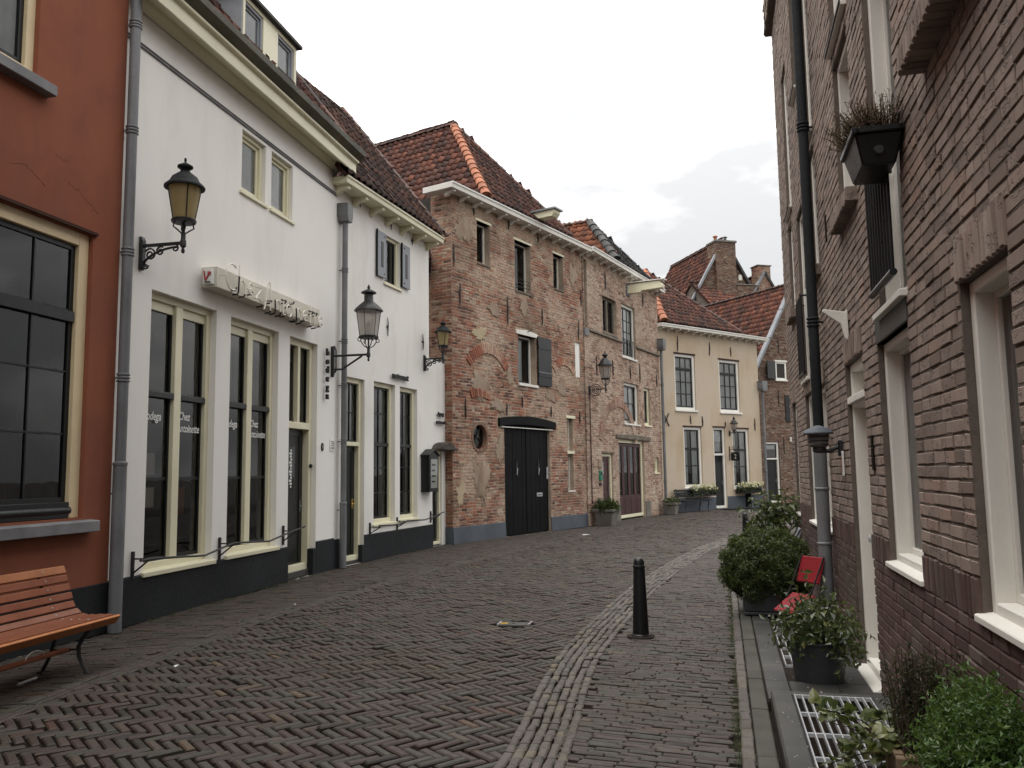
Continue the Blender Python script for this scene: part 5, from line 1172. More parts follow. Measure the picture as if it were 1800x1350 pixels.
# ------------------------------------------------------------------ brown brick building along the right
rb = house('brown_brick_building', 'tall brown rough brick building with pale window frames and dark downpipe along the stoop', RA, RAZ, 'building')
RT = h_T[rb.name]
RO = dict(n3=(.50, 1.02, 1.0, 2.54), W3=(2.40, 3.12, 1.0, 2.49), W4=(3.70, 4.42, 1.0, 2.46), D=(5.80, 6.68, 0.0, 2.46), R2=(7.28, 8.22, 1.02, 2.42), R1=(9.24, 9.86, 1.01, 2.40), X1=(11.3, 12.2, 1.01, 2.40),
          F=(7.45, 8.26, 2.60, 4.95), P2=(6.02, 6.80, 3.66, 4.93), U=(6.02, 6.84, 5.08, 6.95), N2=(9.0, 9.80, 3.63, 4.93), W3u=(2.40, 3.12, 2.68, 4.72), W4u=(3.90, 4.45, 3.66, 4.93), W4v=(3.90, 4.45, 5.08, 6.95), W5=(1.17, 1.75, 3.72, 4.96), W6=(1.20, 1.90, 5.08, 7.10), W7=(2.75, 3.25, 6.10, 7.5), N3=(8.9, 9.8, 5.08, 6.95), F3=(7.45, 8.26, 5.2, 7.2))
wall(rb, 0, 24, 0, 9.05, list(RO.values()), 'mortar_brown', 0, .24); shell(rb, .02, 24, 9.05, 6, y=.12)
MB().add([(0, 0, 0), (0, 6, 0), (0, 6, 9.05), (0, 0, 9.05)], [(0, 1, 2, 3)]).build('end_wall', 'mortar_brown', rb)
lint = [(RO[k][0] - .02, RO[k][1] + .02, RO[k][3], RO[k][3] + .205) for k in ('n3', 'W3', 'W4', 'D', 'R1', 'X1')]
band = (RO['R2'][0], RO['R2'][1] + .02, 2.42, 2.60)
sold = (0, 24, .97, 1.155)                    # soldier course on top of the plinth
cutR = [*RO.values(), *lint, band]
up_r = brick_rects(0, 14.2, 1.155, 8.95, cutR, .212, .0675, .012, 81, 'wild')
lo_r = brick_rects(0, 14.2, 0.02, .97, list(RO.values()), .212, .0635, .010, 82, 'wild')
def vertical(x0, x1, z0, z1, w=.0625, j=.010):
    n = max(1, int(round((x1 - x0) / w))); return [(x0 + (x1 - x0) * i / n + j / 2, x0 + (x1 - x0) * (i + 1) / n - j / 2, z0 + j / 2, z1 - j / 2) for i in range(n)]
so_r = []
xs_ = sorted([RO[k][:2] for k in ('n3', 'W3', 'W4', 'D', 'R2', 'R1', 'X1')]); p = 0
for a, b in [*xs_, (14.2, 14.3)]: so_r += vertical(p, a, sold[2], sold[3]); p = b
li_r = [q for l in lint for q in vertical(*l)]
bricks(rb, up_r, 'brown_brick', 0, .0055, .035, .0035, .0035, .0035, .008, 300, lip=.002, name='brick', joined='brickwork')
bricks(rb, lo_r, 'plinth_brick', 0, .010, .115, .002, .004, .004, .012, 120, lip=.002, name='plinth_brick', joined='plinth_brickwork')
bricks(rb, np.array(so_r), 'plinth_brick', 0, .012, .115, .003, .005, .005, .02, 60, lip=.003, name='soldier_brick', joined='soldier_course')
bricks(rb, np.array(li_r), 'brown_brick', 0, .014, .115, .003, .007, .007, .02, 60, lip=.004, name='lintel_brick', joined='lintel_course')
# far end of the wall, seen from the bend
rc = brick_rects(0, 1.2, 0.02, 8.95, [], .212, .0665, .012, 83, 'wild'); bricks(rb, rc, 'brown_brick', frame=((0, 0, 0), (0, 1, 0), (-1, 0, 0)), proud=.012, back=.01, nmax=0, joined='end_brickwork')
MB().box(-.07, 24, -.10, .02, 8.45, 9.05).build('parapet_band', 'mortar_brown', rb)
rc = brick_rects(-.07, 14, 8.46, 8.95, [], .212, .0665, .012, 84, 'wild'); bricks(rb, rc, 'brown_brick', -.10, .012, .01, .004, .008, .008, .03, 0, joined='parapet_brickwork')
MB().box(band[0], band[1], -.012, .10, band[2], band[3]).build('stone_band', 'blue_stone', rb, bevel=.004)
for k, (a, b, c, d) in RO.items():
    if k == 'D': continue
    low = c < 1.5
    gk = dict(n3='net_curtain').get(k, 'net_curtain')
    wn_ = window(rb, a, b, c, d, y=.035, fw=.055, fd=.17, fmat='white_paint', smat='white_paint', cells=[(1, 1)], sw=.03, sill=(.03, .035) if low else None, sill_mat='white_paint', sill_ext=.025, cur=[(.03, .97, .02, .98, gk if low else 'blind_and_sky_white')])
    if k in ('P2', 'N2', 'W4u', 'W5'):
        r_ = np.array(vertical(a - .08, b + .08, c - .125, c - .012, .066, .008))
        bricks(rb, r_, 'brown_brick', 0, .125 if k == 'N2' else .085, .0, .003, .008, .008, .01, 0, lip=.002, name='sill_brick', joined='brick_sill')
    elif not low and k not in ('F', 'W3u', 'F3'):
        MB().prism_yz([(-.045, c - .045), (.12, c - .045), (.12, c + .008), (-.045, c - .012)], a - .03, b + .03).build('sill', 'white_paint', wn_, bevel=.004); MB().box(a - .035, b + .035, -.055, -.046, c - .03, c - .008).build('sill_nosing', 'plinth_charcoal', wn_)
    elif not low:
        MB().prism_yz([(-.05, c - .05), (.12, c - .05), (.12, c + .01), (-.05, c - .01)], a - .01, b + .01).build('sill', 'white_paint', wn_, bevel=.004)
# front door with a top light
a, b, c, d = RO['D']
dw = window(rb, a, b, .06, d, y=.035, fw=.06, fd=.18, fmat='white_paint', smat='white_paint', cells=[None, (1, 1)], zs=(2.14,), tr_h=.08, sw=.04, cur=[(.1, .9, .88, .97, 'net_curtain')], name='door_frame')
MB().prism_yz([(.0, 2.135), (.12, 2.135), (.12, 2.21), (.0, 2.19)], a + .0, b - .0).build('weather_moulding', 'white_paint', dw, bevel=.004)
dr = panel_door(rb, a + .06, b - .06, .06, 2.10, .14, 'white_paint', 2, handle=False)
kn = MB().lathe(0, 0, [(.014, 0), (.012, .03), (.030, .05), (.030, .062), (.012, .07)], 14).build('door_knob', 'galvanised', dr, smooth=True)
kn.location = (a + .20, .138, 1.06); kn.rotation_euler = (R(90), 0, 0)
MB().box(a + .5, a + .64, .134, .139, 1.0, 1.06).build('letter_plate', 'galvanised', dr)
MB().box(a, b, -.06, .26, 0.0, .06).build('threshold', 'white_paint', dw, bevel=.006)
# railings of the two tall first-floor windows
def railing(a, b, z0, z1, n):
    r_ = MB().tube([(a + .02, -.06, z1), (b - .02, -.06, z1)], .016, 8).tube([(a + .02, -.06, z0), (b - .02, -.06, z0)], .022, 8).tube([(a + .02, -.06, z1), (a + .02, .10, z1)], .012, 6).tube([(b - .02, -.06, z1), (b - .02, .10, z1)], .012, 6).build('railing', 'black_paint', rb, smooth=True)
    for i in range(n): x = a + .03 + (b - a - .06) * i / (n - 1); MB().tube([(x, -.06, z0), (x, -.06, z1)], .010, 8).build('rail_bar', 'black_paint', r_, smooth=True)
    return r_
railing(7.52, 8.24, 2.70, 3.50, 9); railing(2.42, 3.10, 2.72, 3.62, 8)
pp = pipe(rb, 4.55, -.10, .05, 8.9, .050, (3.05, 5.05, 7.0), mat='plinth_charcoal', lower_mat='zinc', lower_z=1.95)
for z in (.9, 1.42): MB().lathe(4.55, -.10, [(.062, z - .014), (.070, z - .006), (.070, z + .006), (.062, z + .014)], 14, False).build('pipe_clip', 'zinc', pp)
# open joints and weep slots
for x, z in ((6.92, 1.72), (5.15, 3.82), (3.45, 1.8)): MB().box(x - .03, x + .03, -.017, .0, z - .12, z + .12).build('weep_slot', 'soil', rb)
# moss on the plinth below the second window
for i in range(1): pass
vb = on_house(rb, 'wall_bracket', 'white triangular bracket on brown brick wall above the door', 'bracket', 6.12, 0, 2.76)
MB().prism_yz([(-.02, .10), (-.035, .10), (-.19, .13), (-.20, .11), (-.06, .0), (-.035, -.12), (-.02, -.12)], -.012, .012).build('arm', 'white_paint', vb, bevel=.004); MB().box(-.05, .05, -.02, -.012, -.13, .11).build('back_plate', 'white_paint', vb, bevel=.003)
nt_ = on_house(rb, 'thermometer_strip', 'narrow white strip hanging below the wall lamp by the door', 'strip', 5.50, -.016, 1.66)
MB().box(-.022, .022, -.012, .004, -.11, .10).build('strip', 'paper_white', nt_, bevel=.003); MB().box(-.006, .006, -.015, -.0125, -.08, .05).build('red_column', 'sign_red', nt_)

# ------------------------------------------------------------------ wall lanterns
def scroll(cx, cz, r0, turns, start, seg=26, dirn=1, y=None):
    return [(cx + r0 * (1 - .8 * i / seg) * math.cos(start + dirn * turns * 2 * math.pi * i / seg), cz + r0 * (1 - .8 * i / seg) * math.sin(start + dirn * turns * 2 * math.pi * i / seg)) for i in range(seg + 1)]
def lantern(h, label, x, L, z_arm, z_base, z_rim, z_top, r_rim, r_base, style, glassmat, plate, seg=12):
    t = on_house(h, 'wall_lantern', label, 'lantern', x, 0, 0, 'wall lanterns along the street')
    y = -L
    MB().prism_yz([(-.035, plate[0]), (-.0, plate[0]), (.0, plate[1]), (-.03, plate[1]), (-.05, plate[1] - .05), (-.05, plate[0] + .05)], -.035, .035).build('wall_plate', 'iron_paint', t, bevel=.006)
    if style == 'scroll':
        a = MB().bar((0, -.03, z_arm), (0, y, z_arm), .030, .034)
        for (c, r_, tr, st, dn) in ((-.13, .075, 1.6, 0.5, 1), (-.26, .055, 1.4, 2.2, -1)):
            a.tube([(0, p, q) for p, q in scroll(c, z_arm - .105 + (.03 if c < -.2 else 0), r_, tr, st, dirn=dn)], .011, 6)
        n = 9; a.tube([(0, -.03 - (L - .10) * (1 - math.cos(math.pi / 2 * i / n)) ** .9, plate[0] + .03 + (z_arm - plate[0] - .07) * math.sin(math.pi / 2 * i / n)) for i in range(n + 1)], .014, 6)
        a.tube([(0, p, q) for p, q in scroll(-L + .10, z_arm - .055, .045, 1.1, 1.6)], .010, 6); a.tube([(0, p, q) for p, q in scroll(-.07, plate[0] + .045, .04, 1.2, 3.)], .010, 6)
        a.build('arm', 'iron_paint', t, smooth=True)
    elif style == 'strut':
        MB().tube([(0, -.03, z_arm), (0, y, z_arm)], .020, 8).tube([(0, -.03, z_arm - .24), (0, -.03 - L * .25, z_arm - .24), (0, y + .12, z_arm - .02)], .018, 8).tube([(0, -.06, z_arm - .30), (0, -.085, z_arm - .26), (0, -.085, z_arm + .10), (0, -.06, z_arm + .16), (0, -.03, z_arm + .17)], .014, 8).build('arm', 'iron_paint', t, smooth=True)
    elif style == 'ring':
        a = MB()
        for r_ in (.17, .11, .06): a.tube([(0, -.22 + r_ * math.cos(q), z_arm + r_ * math.sin(q)) for q in np.linspace(0, 2 * math.pi, 25)[:24]], .012, 6, True)
        a.bar((0, 0, z_arm), (0, y, z_arm + .02), .026, .026); a.tube([(0, -.40, z_arm), (0, -.46, z_arm + .06), (0, -.42, z_arm + .09)], .012, 6)
        a.build('arm', 'iron_paint', t, smooth=True)
    elif style == 'short':
        MB().tube([(0, -.01, z_arm), (0, y * .6, z_arm - .02), (0, y, z_arm + .04)], .018, 8).build('arm', 'iron_paint', t, smooth=True)
    # socket, cradle, ring
    MB().lathe(0, y, [(.012, z_arm - .12), (.022, z_arm - .10), (.014, z_arm - .06), (.034, z_arm - .04), (.034, z_arm + .02), (.026, z_arm + .04), (.026, z_arm + .12), (.016, z_arm + .13), (.014, z_base - .01)] if z_base - z_arm > .16 else [(.02, z_arm - .05), (.03, z_arm), (.02, z_base)], 12).build('socket', 'iron_paint', t, smooth=True)
    cr_ = MB()
    if z_base - z_arm > .16:
        for q in range(4):
            an = math.pi / 4 + q * math.pi / 2; c, s = math.cos(an), math.sin(an)
            cr_.tube([(c * .02, y + s * .02, z_arm + .11), (c * r_base * .6, y + s * r_base * .6, z_arm + .15), (c * r_base * .98, y + s * r_base * .98, z_base - .07), (c * r_base * .85, y + s * r_base * .85, z_base)], .009, 6)
            if style == 'strut': cr_.tube([(c * (r_base + .02 + .03 * math.cos(w_)), y + s * (r_base + .02 + .03 * math.cos(w_)), z_base - .05 + .03 * math.sin(w_)) for w_ in np.linspace(0, 6.28, 13)[:12]], .008, 5, True)
    cr_.lathe(0, y, [(r_base * .7, z_base - .02), (r_base + .02, z_base - .015), (r_base + .025, z_base + .015), (r_base, z_base + .03)], seg).build('cradle', 'iron_paint', t, smooth=True)
    sg_ = 6 if style in ('strut', 'ring') else seg
    MB().lathe(0, y, [(r_base, z_base + .03), (r_rim * .93, z_rim)], sg_, False).build('lamp_glass', glassmat, t, smooth=sg_ > 6)
    pb = MB()
    for q in range(sg_ if sg_ == 6 else 4):
        an = 2 * math.pi * (q + (.5 if sg_ > 6 else 0)) / (sg_ if sg_ == 6 else 4); c, s = math.cos(an), math.sin(an); pb.tube([(c * (r_base + .003), y + s * (r_base + .003), z_base + .02), (c * (r_rim * .93 + .003), y + s * (r_rim * .93 + .003), z_rim)], .007, 5)
    pb.build('glazing_bars', 'iron_paint', t)
    if style in ('strut', 'ring'): MB().lathe(0, y, [(.03, z_base + .03), (.045, z_base + .10), (.05, z_base + .2), (.03, z_base + .27), (.008, z_base + .29)], 12).build('bulb', 'net_curtain', t, smooth=True)
    H = z_top - z_rim
    if style == 'strut': prof = [(r_rim * .6, z_rim - .01), (r_rim + .03, z_rim - .015), (r_rim + .02, z_rim + .01), (r_rim * .72, z_rim + H * .20), (r_rim * .40, z_rim + H * .33), (r_rim * .36, z_rim + H * .36), (r_rim * .34, z_rim + H * .60), (r_rim * .60, z_rim + H * .66), (r_rim * .58, z_rim + H * .70), (r_rim * .18, z_rim + H * .80), (.02, z_rim + H * .83), (.028, z_rim + H * .88), (.006, z_top)]
    else: prof = [(r_rim * .6, z_rim - .01), (r_rim + .03, z_rim - .02), (r_rim + .03, z_rim), (r_rim * .86, z_rim + H * .16), (r_rim * .72, z_rim + H * .32), (r_rim * .36, z_rim + H * .48), (r_rim * .25, z_rim + H * .54), (r_rim * .28, z_rim + H * .60), (r_rim * .44, z_rim + H * .66), (r_rim * .44, z_rim + H * .72), (r_rim * .2, z_rim + H * .80), (.012, z_rim + H * .84), (.012, z_rim + H * .9), (.016, z_rim + H * .93), (.010, z_top)]
    MB().lathe(0, y, prof, 18).build('lamp_roof', 'iron_paint' if style != 'scroll' else 'plinth_charcoal', t, smooth=True)
    return t
lantern(wa, 'amber glass lantern on scrolled iron bracket beside the first drainpipe of the tall white house', .17, .55, 4.27, 4.52, 4.93, 5.27, .195, .115, 'scroll', 'amber_glass', (3.99, 4.38))
lantern(wa, 'clear glass lantern on strutted bracket between the bodega door and the restaurant', 5.38, .69, 3.69, 3.99, 4.47, 4.93, .225, .15, 'strut', 'lantern_glass', (3.32, 3.86))
lantern(wb, 'amber lantern on scrolled bracket where the low white house meets the brick warehouse', 3.99, .46, 4.13, 4.39, 4.72, 4.98, .155, .095, 'scroll', 'amber_glass', (3.87, 4.22))
l4 = lantern(kh, 'clear lantern on ring shaped iron bracket on the pinkish brick house', .47, .55, 4.05, 4.36, 4.78, 5.21, .20, .12, 'ring', 'lantern_glass', (3.9, 4.2))
MB().tube([(0, -.03, .65), (.0, -.03, 4.0)], .016, 6).build('cable_pipe', 'oxblood_paint', l4)
lantern(th_, 'small clear lantern above the hanging house sign on the tan house', 4.12, .26, 3.12, 3.20, 3.50, 3.80, .14, .07, 'short', 'lantern_glass', (2.98, 3.22))
rl = on_house(rb, 'wall_lamp', 'round dark downlight lamp on the brown wall beside the downpipe', 'lamp', 5.42, 0, 0)
MB().lathe(0, -.20, [(.015, 1.99), (.10, 1.955), (.128, 1.925), (.128, 1.915), (.095, 1.915)], 20).build('lamp_hat', 'plinth_bluegrey', rl, smooth=True); MB().lathe(0, -.20, [(.088, 1.914), (.078, 1.81), (.06, 1.80)], 18).build('lamp_glass', 'smoke_glass', rl, smooth=True)
for q in range(3): MB().lathe(0, -.20, [(.090 - .005 * q, 1.895 - .035 * q), (.094 - .005 * q, 1.89 - .035 * q), (.090 - .005 * q, 1.885 - .035 * q)], 18, False).build('guard_ring', 'iron_paint', rl)
MB().lathe(0, -.20, [(.055, 1.80), (.055, 1.765), (.03, 1.75)], 14).build('lamp_base', 'iron_paint', rl, smooth=True); MB().tube([(0, -.20, 1.765), (0, -.12, 1.765), (0, -.04, 1.80)], .018, 8).build('arm', 'iron_paint', rl, smooth=True); MB().box(-.04, .04, -.045, 0, 1.72, 1.86).build('wall_plate', 'iron_paint', rl, bevel=.01)

# ------------------------------------------------------------------ signs and lettering
sg = on_house(wa, 'neon_sign', 'cream box sign with thin neon script above the bodega windows', 'sign', 0, 0, 0)
MB().box(1.40, 4.42, -.22, -.0, 4.05, 4.32).build('sign_box', 'white_sign', sg, bevel=.004)
MB().box(1.33, 1.399, -.19, -.06, 4.08, 4.28).build('switch_box', 'paper_white', sg, bevel=.006)
MB().bar((1.325, -.16, 4.23), (1.325, -.10, 4.12), .008, .022).bar((1.325, -.10, 4.12), (1.325, -.08, 4.25), .008, .018).lathe(1.325, -.155, [(.022, 4.20), (.022, 4.235)], 10).build('switch_mark', 'sign_red', sg)
MB().box(1.322, 1.330, -.17, -.09, 4.095, 4.11).build('switch_mark', 'black_paint', sg)
def arc(cx, cz, rx, rz, a0, a1, n=14): return [(cx + rx * math.cos(R(a0 + (a1 - a0) * i / n)), cz + rz * math.sin(R(a0 + (a1 - a0) * i / n))) for i in range(n + 1)]
GL = {'C': (1.25, [arc(.7, .95, .62, .98, 55, 315)]), 'h': (.85, [[(.12, 2.1), (.1, 1.2), (.08, 0)], arc(.40, .55, .30, .45, 170, 0) + [(.70, 0)]]),
      'e': (.85, [[(.12, .5), (.62, .72)] + arc(.42, .62, .26, .42, 20, 330)]), 'z': (.95, [[(.08, .95), (.75, .98), (.1, .05)] + arc(.35, -.05, .28, .16, 150, 20) + [(.85, -.25)]]),
      'A': (1.1, [[(.02, -.15), (.10, .1), (.42, 1.9)] + arc(.52, 1.9, .1, .22, 180, 0) + [(.70, -.05)], [(.16, .55), (.8, .75)]]), 'n': (.72, [[(.08, .95), (.08, 0)], arc(.34, .55, .26, .42, 175, 0) + [(.60, .1), (.68, 0)]]),
      't': (.55, [[(.28, 1.6), (.22, .3)] + arc(.36, .2, .14, .18, 180, 320), [(.02, 1.15), (.55, 1.2)]]), 'o': (.75, [arc(.36, .5, .30, .48, 80, 440)]), 'i': (.38, [[(.12, .95), (.12, .12), (.25, 0)], [(.14, 1.3), (.16, 1.4)]])}
def neon(word, x, z, s, sy):
    for ch in word:
        adv, strokes = GL[ch]
        for st in strokes:
            P = [(x + px * s, -.30 - .004 * (i % 2), z + pz * sy) for i, (px, pz) in enumerate(st)]
            MB().tube(P, .0105, 6).build('neon_letter_' + ch.lower(), 'neon_tube', sg, smooth=True)
            kb = max(2, len(P) // 6); blk = (len(st) + ord(ch)) % 3 != 0
            if blk: MB().tube(P[-kb:], .0125, 6).build('blacked_section', 'black_paint', sg, smooth=True)
            e = P[-1]; MB().tube([e, (e[0] + .004, e[1] + .02, e[2] - .03), (e[0] + .004, -.21, e[2] - .035)], .011, 6).build('tube_end', 'black_paint', sg, smooth=True)
            q = P[len(P) // 2]; 
            if 4.06 < q[2] < 4.31: MB().tube([q, (q[0], -.22, q[2])], .004, 5).build('tube_support', 'white_sign', sg)
        x += adv * s
    return x
neon('Chez', 1.45, 4.06, .255, .175); neon('Antoinette', 2.46, 3.98, .275, .185)
def letters(h, name, label, rows_, size, y=-.05):
    t = on_house(h, name, label, 'lettering', 0, 0, 0)
    for (s_, x, z, ax) in rows_:
        o = text('letters', s_, size, 'black_paint', t, (x, y, z), ext=.018, align=ax, bold=.004)
    return t
vt = on_house(wa, 'vertical_lettering', 'black letters spelling bodega one under another beside the second lantern', 'lettering', 0, 0, 0)
for i, ch in enumerate('bodega'): text('letter_' + ch, ch, .17, 'black_paint', vt, (5.09, -.06, 3.66 - i * .15), ext=.02, align='CENTER', bold=.004)
letters(wb, 'wall_lettering', 'black raised letters reading restaurant above the two sash windows', [('restaurant', 2.36, 3.55, 'LEFT')], .175)
letters(wb, 'wall_lettering', 'small black raised letters reading ingang restaurant above the low door', [('ingang', 4.80, 2.93, 'CENTER'), ('restaurant', 4.80, 2.74, 'CENTER')], .115)
mb_ = on_house(wb, 'menu_case', 'black glazed menu case with peaked top beside the low door', 'menu case', 4.06, 0, 0)
MB().prism_xz([(-.24, 1.22), (.24, 1.22), (.24, 2.0), (.0, 2.11), (-.24, 2.0)], -.20, -.0).build('case', 'black_paint', mb_, bevel=.006); MB().prism_xz([(-.28, 1.99), (0, 2.115), (.28, 1.99), (.28, 2.02), (0, 2.15), (-.28, 2.02)], -.23, .0).build('case_roof', 'black_paint', mb_, bevel=.004)
MB().box(-.17, .17, -.206, -.201, 1.30, 1.92).build('menu_sheet', 'paper_white', mb_); MB().add([(-.19, -.214, 1.28), (.19, -.214, 1.28), (.19, -.214, 1.94), (-.19, -.214, 1.94)], [(0, 1, 2, 3)]).build('pane', 'window_glass', mb_)
for i in range(4): MB().box(-.12, .05 + .03 * (i % 2), -.209, -.2065, 1.42 + i * .12, 1.46 + i * .12).build('menu_text', 'grey_curtain', mb_)
hs_ = on_house(th_, 'hanging_sign', 'small black hanging house number sign on scroll bracket beside the tan house door', 'sign', 4.08, 0, 0)
MB().box(-.02, .02, -.03, 0, 1.98, 2.55).bar((0, -.02, 2.42), (.0, -.55, 2.42), .02, .02).tube([(0, p, q) for p, q in scroll(-.2, 2.50, .08, 1.5, 4)], .010, 5).build('bracket', 'iron_paint', hs_)
sp_ = MB().prism_yz([(-.08, 2.0), (-.12, 1.96), (-.46, 1.96), (-.50, 2.0), (-.50, 2.27), (-.46, 2.31), (-.12, 2.31), (-.08, 2.27)], -.02, .02).build('sign_plate', 'black_paint', hs_, bevel=.004)
o = text('digit', '2', .26, 'white_sign', hs_, (-.022, -.24, 2.045), (90, 0, -90)); o2 = text('digit', '2', .26, 'white_sign', hs_, (.022, -.34, 2.045), (90, 0, 90))
gb = on_house(kh, 'intercom_box', 'small green intercom box left of the narrow dark red door', 'box', 1.18, 0, 1.48)
MB().box(-.09, .09, -.06, 0, -.15, .15).build('case', 'green_box', gb, bevel=.01); MB().box(-.08, .08, -.04, 0, -.30, -.22).build('name_plate', 'iron_paint', gb, bevel=.004); MB().box(-.06, .06, -.066, -.061, .02, .10).build('panel', 'dark_room', gb)
pq = on_house(kh, 'plaque', 'pale square plaque above the green intercom box', 'plaque', 1.18, -.02, 1.86); MB().box(-.15, .15, -.02, 0.03, -.12, .12).build('plate', 'grey_patch_plaster', pq, bevel=.005)
wl = on_house(gh, 'wall_light', 'small white wall light on the gabled brick house', 'lamp', 2.62, 0, 2.95); MB().box(-.08, .08, -.10, 0, -.12, .12).build('case', 'white_paint', wl, bevel=.02)
# bent guard rails in front of the windows
def guard_rail(h, label, brs, pts, y):
    t = on_house(h, 'guard_rail', label, 'rail', 0, 0, 0, 'bent guard rails under the windows')
    MB().tube(pts, .013, 8).build('rail', 'iron_paint', t, smooth=True)
    for (x, z0, z1) in brs:
        MB().box(x - .014, x + .014, -.03, .0, z0, z1).build('wall_strap', 'iron_paint', t); MB().tube([(x, -.02, z1 - .08), (x, y, z1 - .08)], .010, 6).tube([(x, -.02, z0 + .06), (x, y + .02, z1 - .09)], .010, 6).build('bracket', 'iron_paint', t)
yr = -.24
guard_rail(wa, 'black bent guard rail on three brackets below the bodega windows', [(.20, .50, .80), (1.94, .52, .82), (3.68, .57, .86)], [(.02, yr, .72), (.30, yr, .72), (1.2, yr - .03, .66), (1.75, yr, .73), (1.94, yr, .75), (2.8, yr - .02, .70), (3.4, yr, .77), (3.68, yr, .80), (3.95, yr, .83)], yr)
guard_rail(wb, 'black bent guard rail on three brackets below the restaurant windows', [(1.51, .45, .71), (2.65, .49, .75), (4.30, .54, .79)], [(1.45, yr, .66), (1.9, yr, .64), (2.3, yr, .63), (2.65, yr, .68), (3.5, yr, .65), (4.0, yr, .69), (4.30, yr, .74), (4.5, yr, .76)], yr)

# ------------------------------------------------------------------ benches
bn = thing('slatted_bench', 'varnished orange wood slatted bench with black iron legs against the terracotta house', 'bench', (-3.44, 7.36, 0), R(90 - 10.5))
prof = [(.020, .405, -52, .085), (.085, .432, 2, .062), (.165, .430, 2, .062), (.245, .426, 3, .062), (.330, .430, 14, .062), (.398, .462, 40, .062), (.438, .525, 62, .062), (.464, .598, 70, .062), (.490, .672, 70, .062), (.517, .746, 70, .062), (.545, .820, 68, .070)]
for i, (y, z, an, w_) in enumerate(prof):
    c, s = math.cos(R(an)), math.sin(R(an)); rn_ = [1., .62, .7, .66, .68, .72, .25, .15, .3, .2, .92][i]
    MB().obox((-.95, y, z), (.97 - .02 * (i > 5), 0, 0), (0, c * w_ / 2, s * w_ / 2), (0, -s * .013, c * .013)).build('slat', 'bench_wood', bn, bevel=.006, rnd=rn_, seg=2)
for fx in (-.27, -1.62):
    fr_ = MB(); path = [(.02, .37), (.10, .405), (.25, .40), (.345, .405), (.42, .45), (.47, .55), (.53, .72), (.565, .82)]
    fr_.tube([(fx, y + .02, z) for y, z in path], .014, 6).build('side_frame', 'iron_paint', bn, smooth=True)
    MB().tube([(fx, y, z) for y, z in ((.045, .40), (.07, .36), (.13, .29), (.165, .22), (.155, .14), (.11, .06), (.065, .005))], [.014, .016, .018, .018, .017, .015, .014], 8).box(fx - .03, fx + .03, .035, .085, 0, .012).build('leg', 'iron_paint', bn, smooth=True)
    MB().tube([(fx, y, z) for y, z in ((.37, .41), (.37, .34), (.40, .24), (.44, .12), (.50, .005))], .015, 8).box(fx - .03, fx + .03, .475, .525, 0, .012).build('leg', 'iron_paint', bn, smooth=True)
    MB().tube([(fx, .15, .20), (fx, .42, .19)], .009, 6).build('tie_bar', 'iron_paint', bn)
    for i, (y, z, an, w_) in enumerate(prof):
        nx, nz = -math.sin(R(an)), math.cos(R(an)); bo = MB().lathe(0, 0, [(.0075, .012), (.0075, .0165), (.003, .019)], 8).build('bolt', 'galvanised', bn)
        bo.location = (fx, y, z); bo.rotation_euler = (R(an), 0, 0)
MB().obox((-.95, .29, .19), (.72, 0, 0), (0, .045, 0), (0, 0, .011)).build('stretcher_board', 'bench_wood', bn, rnd=.55, bevel=.004)
cab = MB().tube([(-.62 + .10 * math.cos(a), .28, .20 + .055 * math.sin(a)) for a in np.linspace(-.3, 3.4, 12)], .005, 5).build('lock_cable', 'pale_frame_paint', bn, smooth=True)
o = MB().tube([(-.50, .36, .018), (-.72, .34, .018)], .012, 6).build('litter_tube', 'galvanised', None)
if True:
    if True:
        o.location = (-3.44, 7.36, 0); o.rotation_euler = (0, 0, R(90 - 10.5)); tag(o, 'grey metal tube lying on the pavement under the slatted bench', 'tube')
b2 = on_house(th_, 'dark_bench', 'dark green slatted garden bench against the tan house', 'bench', .35, -.12, 0)
for i, (y, z, an) in enumerate(((-.50, .44, 0), (-.40, .445, 0), (-.30, .44, 0), (-.20, .44, 5), (-.10, .62, 72), (-.07, .72, 75), (-.04, .82, 75))):
    c, s = math.cos(R(an)), math.sin(R(an)); MB().obox((.85, y, z), (.82, 0, 0), (0, c * .042, s * .042), (0, -s * .012, c * .012)).build('slat', 'plinth_charcoal', b2, bevel=.005)
for fx in (.18, 1.50):
    MB().tube([(fx, -.50, .43), (fx, -.52, .30), (fx, -.46, .15), (fx, -.52, .0)], .02, 6).build('leg', 'iron_paint', b2, smooth=True); MB().tube([(fx, -.02, .88), (fx, -.12, .44), (fx, -.08, .2), (fx, -.02, .0)], .02, 6).build('leg', 'iron_paint', b2, smooth=True)
    MB().tube([(fx, -.50, .42), (fx, -.12, .42)], .015, 6).tube([(fx, -.06, .68), (fx, -.3, .66), (fx, -.48, .64), (fx, -.50, .45)], .014, 6).build('arm_rest', 'iron_paint', b2, smooth=True)
# ------------------------------------------------------------------ bollards
def bollard(label, x, y):
    t = thing('bollard', label, 'bollard', (x, y, 0), 0, 'black street bollards'); r0, r1, h_ = .080, .054, .76
    MB().lathe(0, 0, [(r0 + .012, 0), (r0 + .012, .02), (r0, .03), (r0 * .98, .06), (r1 + .002, h_ - .10)], 24).build('post', 'black_paint', t, smooth=True)
    MB().lathe(0, 0, [(r1 + .002, h_ - .10), (r1 + .007, h_ - .095), (r1 + .007, h_ - .075), (r1, h_ - .07), (r1 * .96, h_ - .03), (r1 * .72, h_ - .008), (r1 * .3, h_)], 24).build('cap', 'black_paint', t, smooth=True)
    MB().lathe(0, 0, [(r0 + .06, -.01), (r0 + .055, .010), (r0 + .012, .014)], 18).build('collar', 'joint_sand', t, smooth=True)
bollard('black tapered bollard standing on the pavement beside the sett band', 1.23, 8.36)
bollard('black tapered bollard beyond the clipped round shrub', 4.57, 16.6)
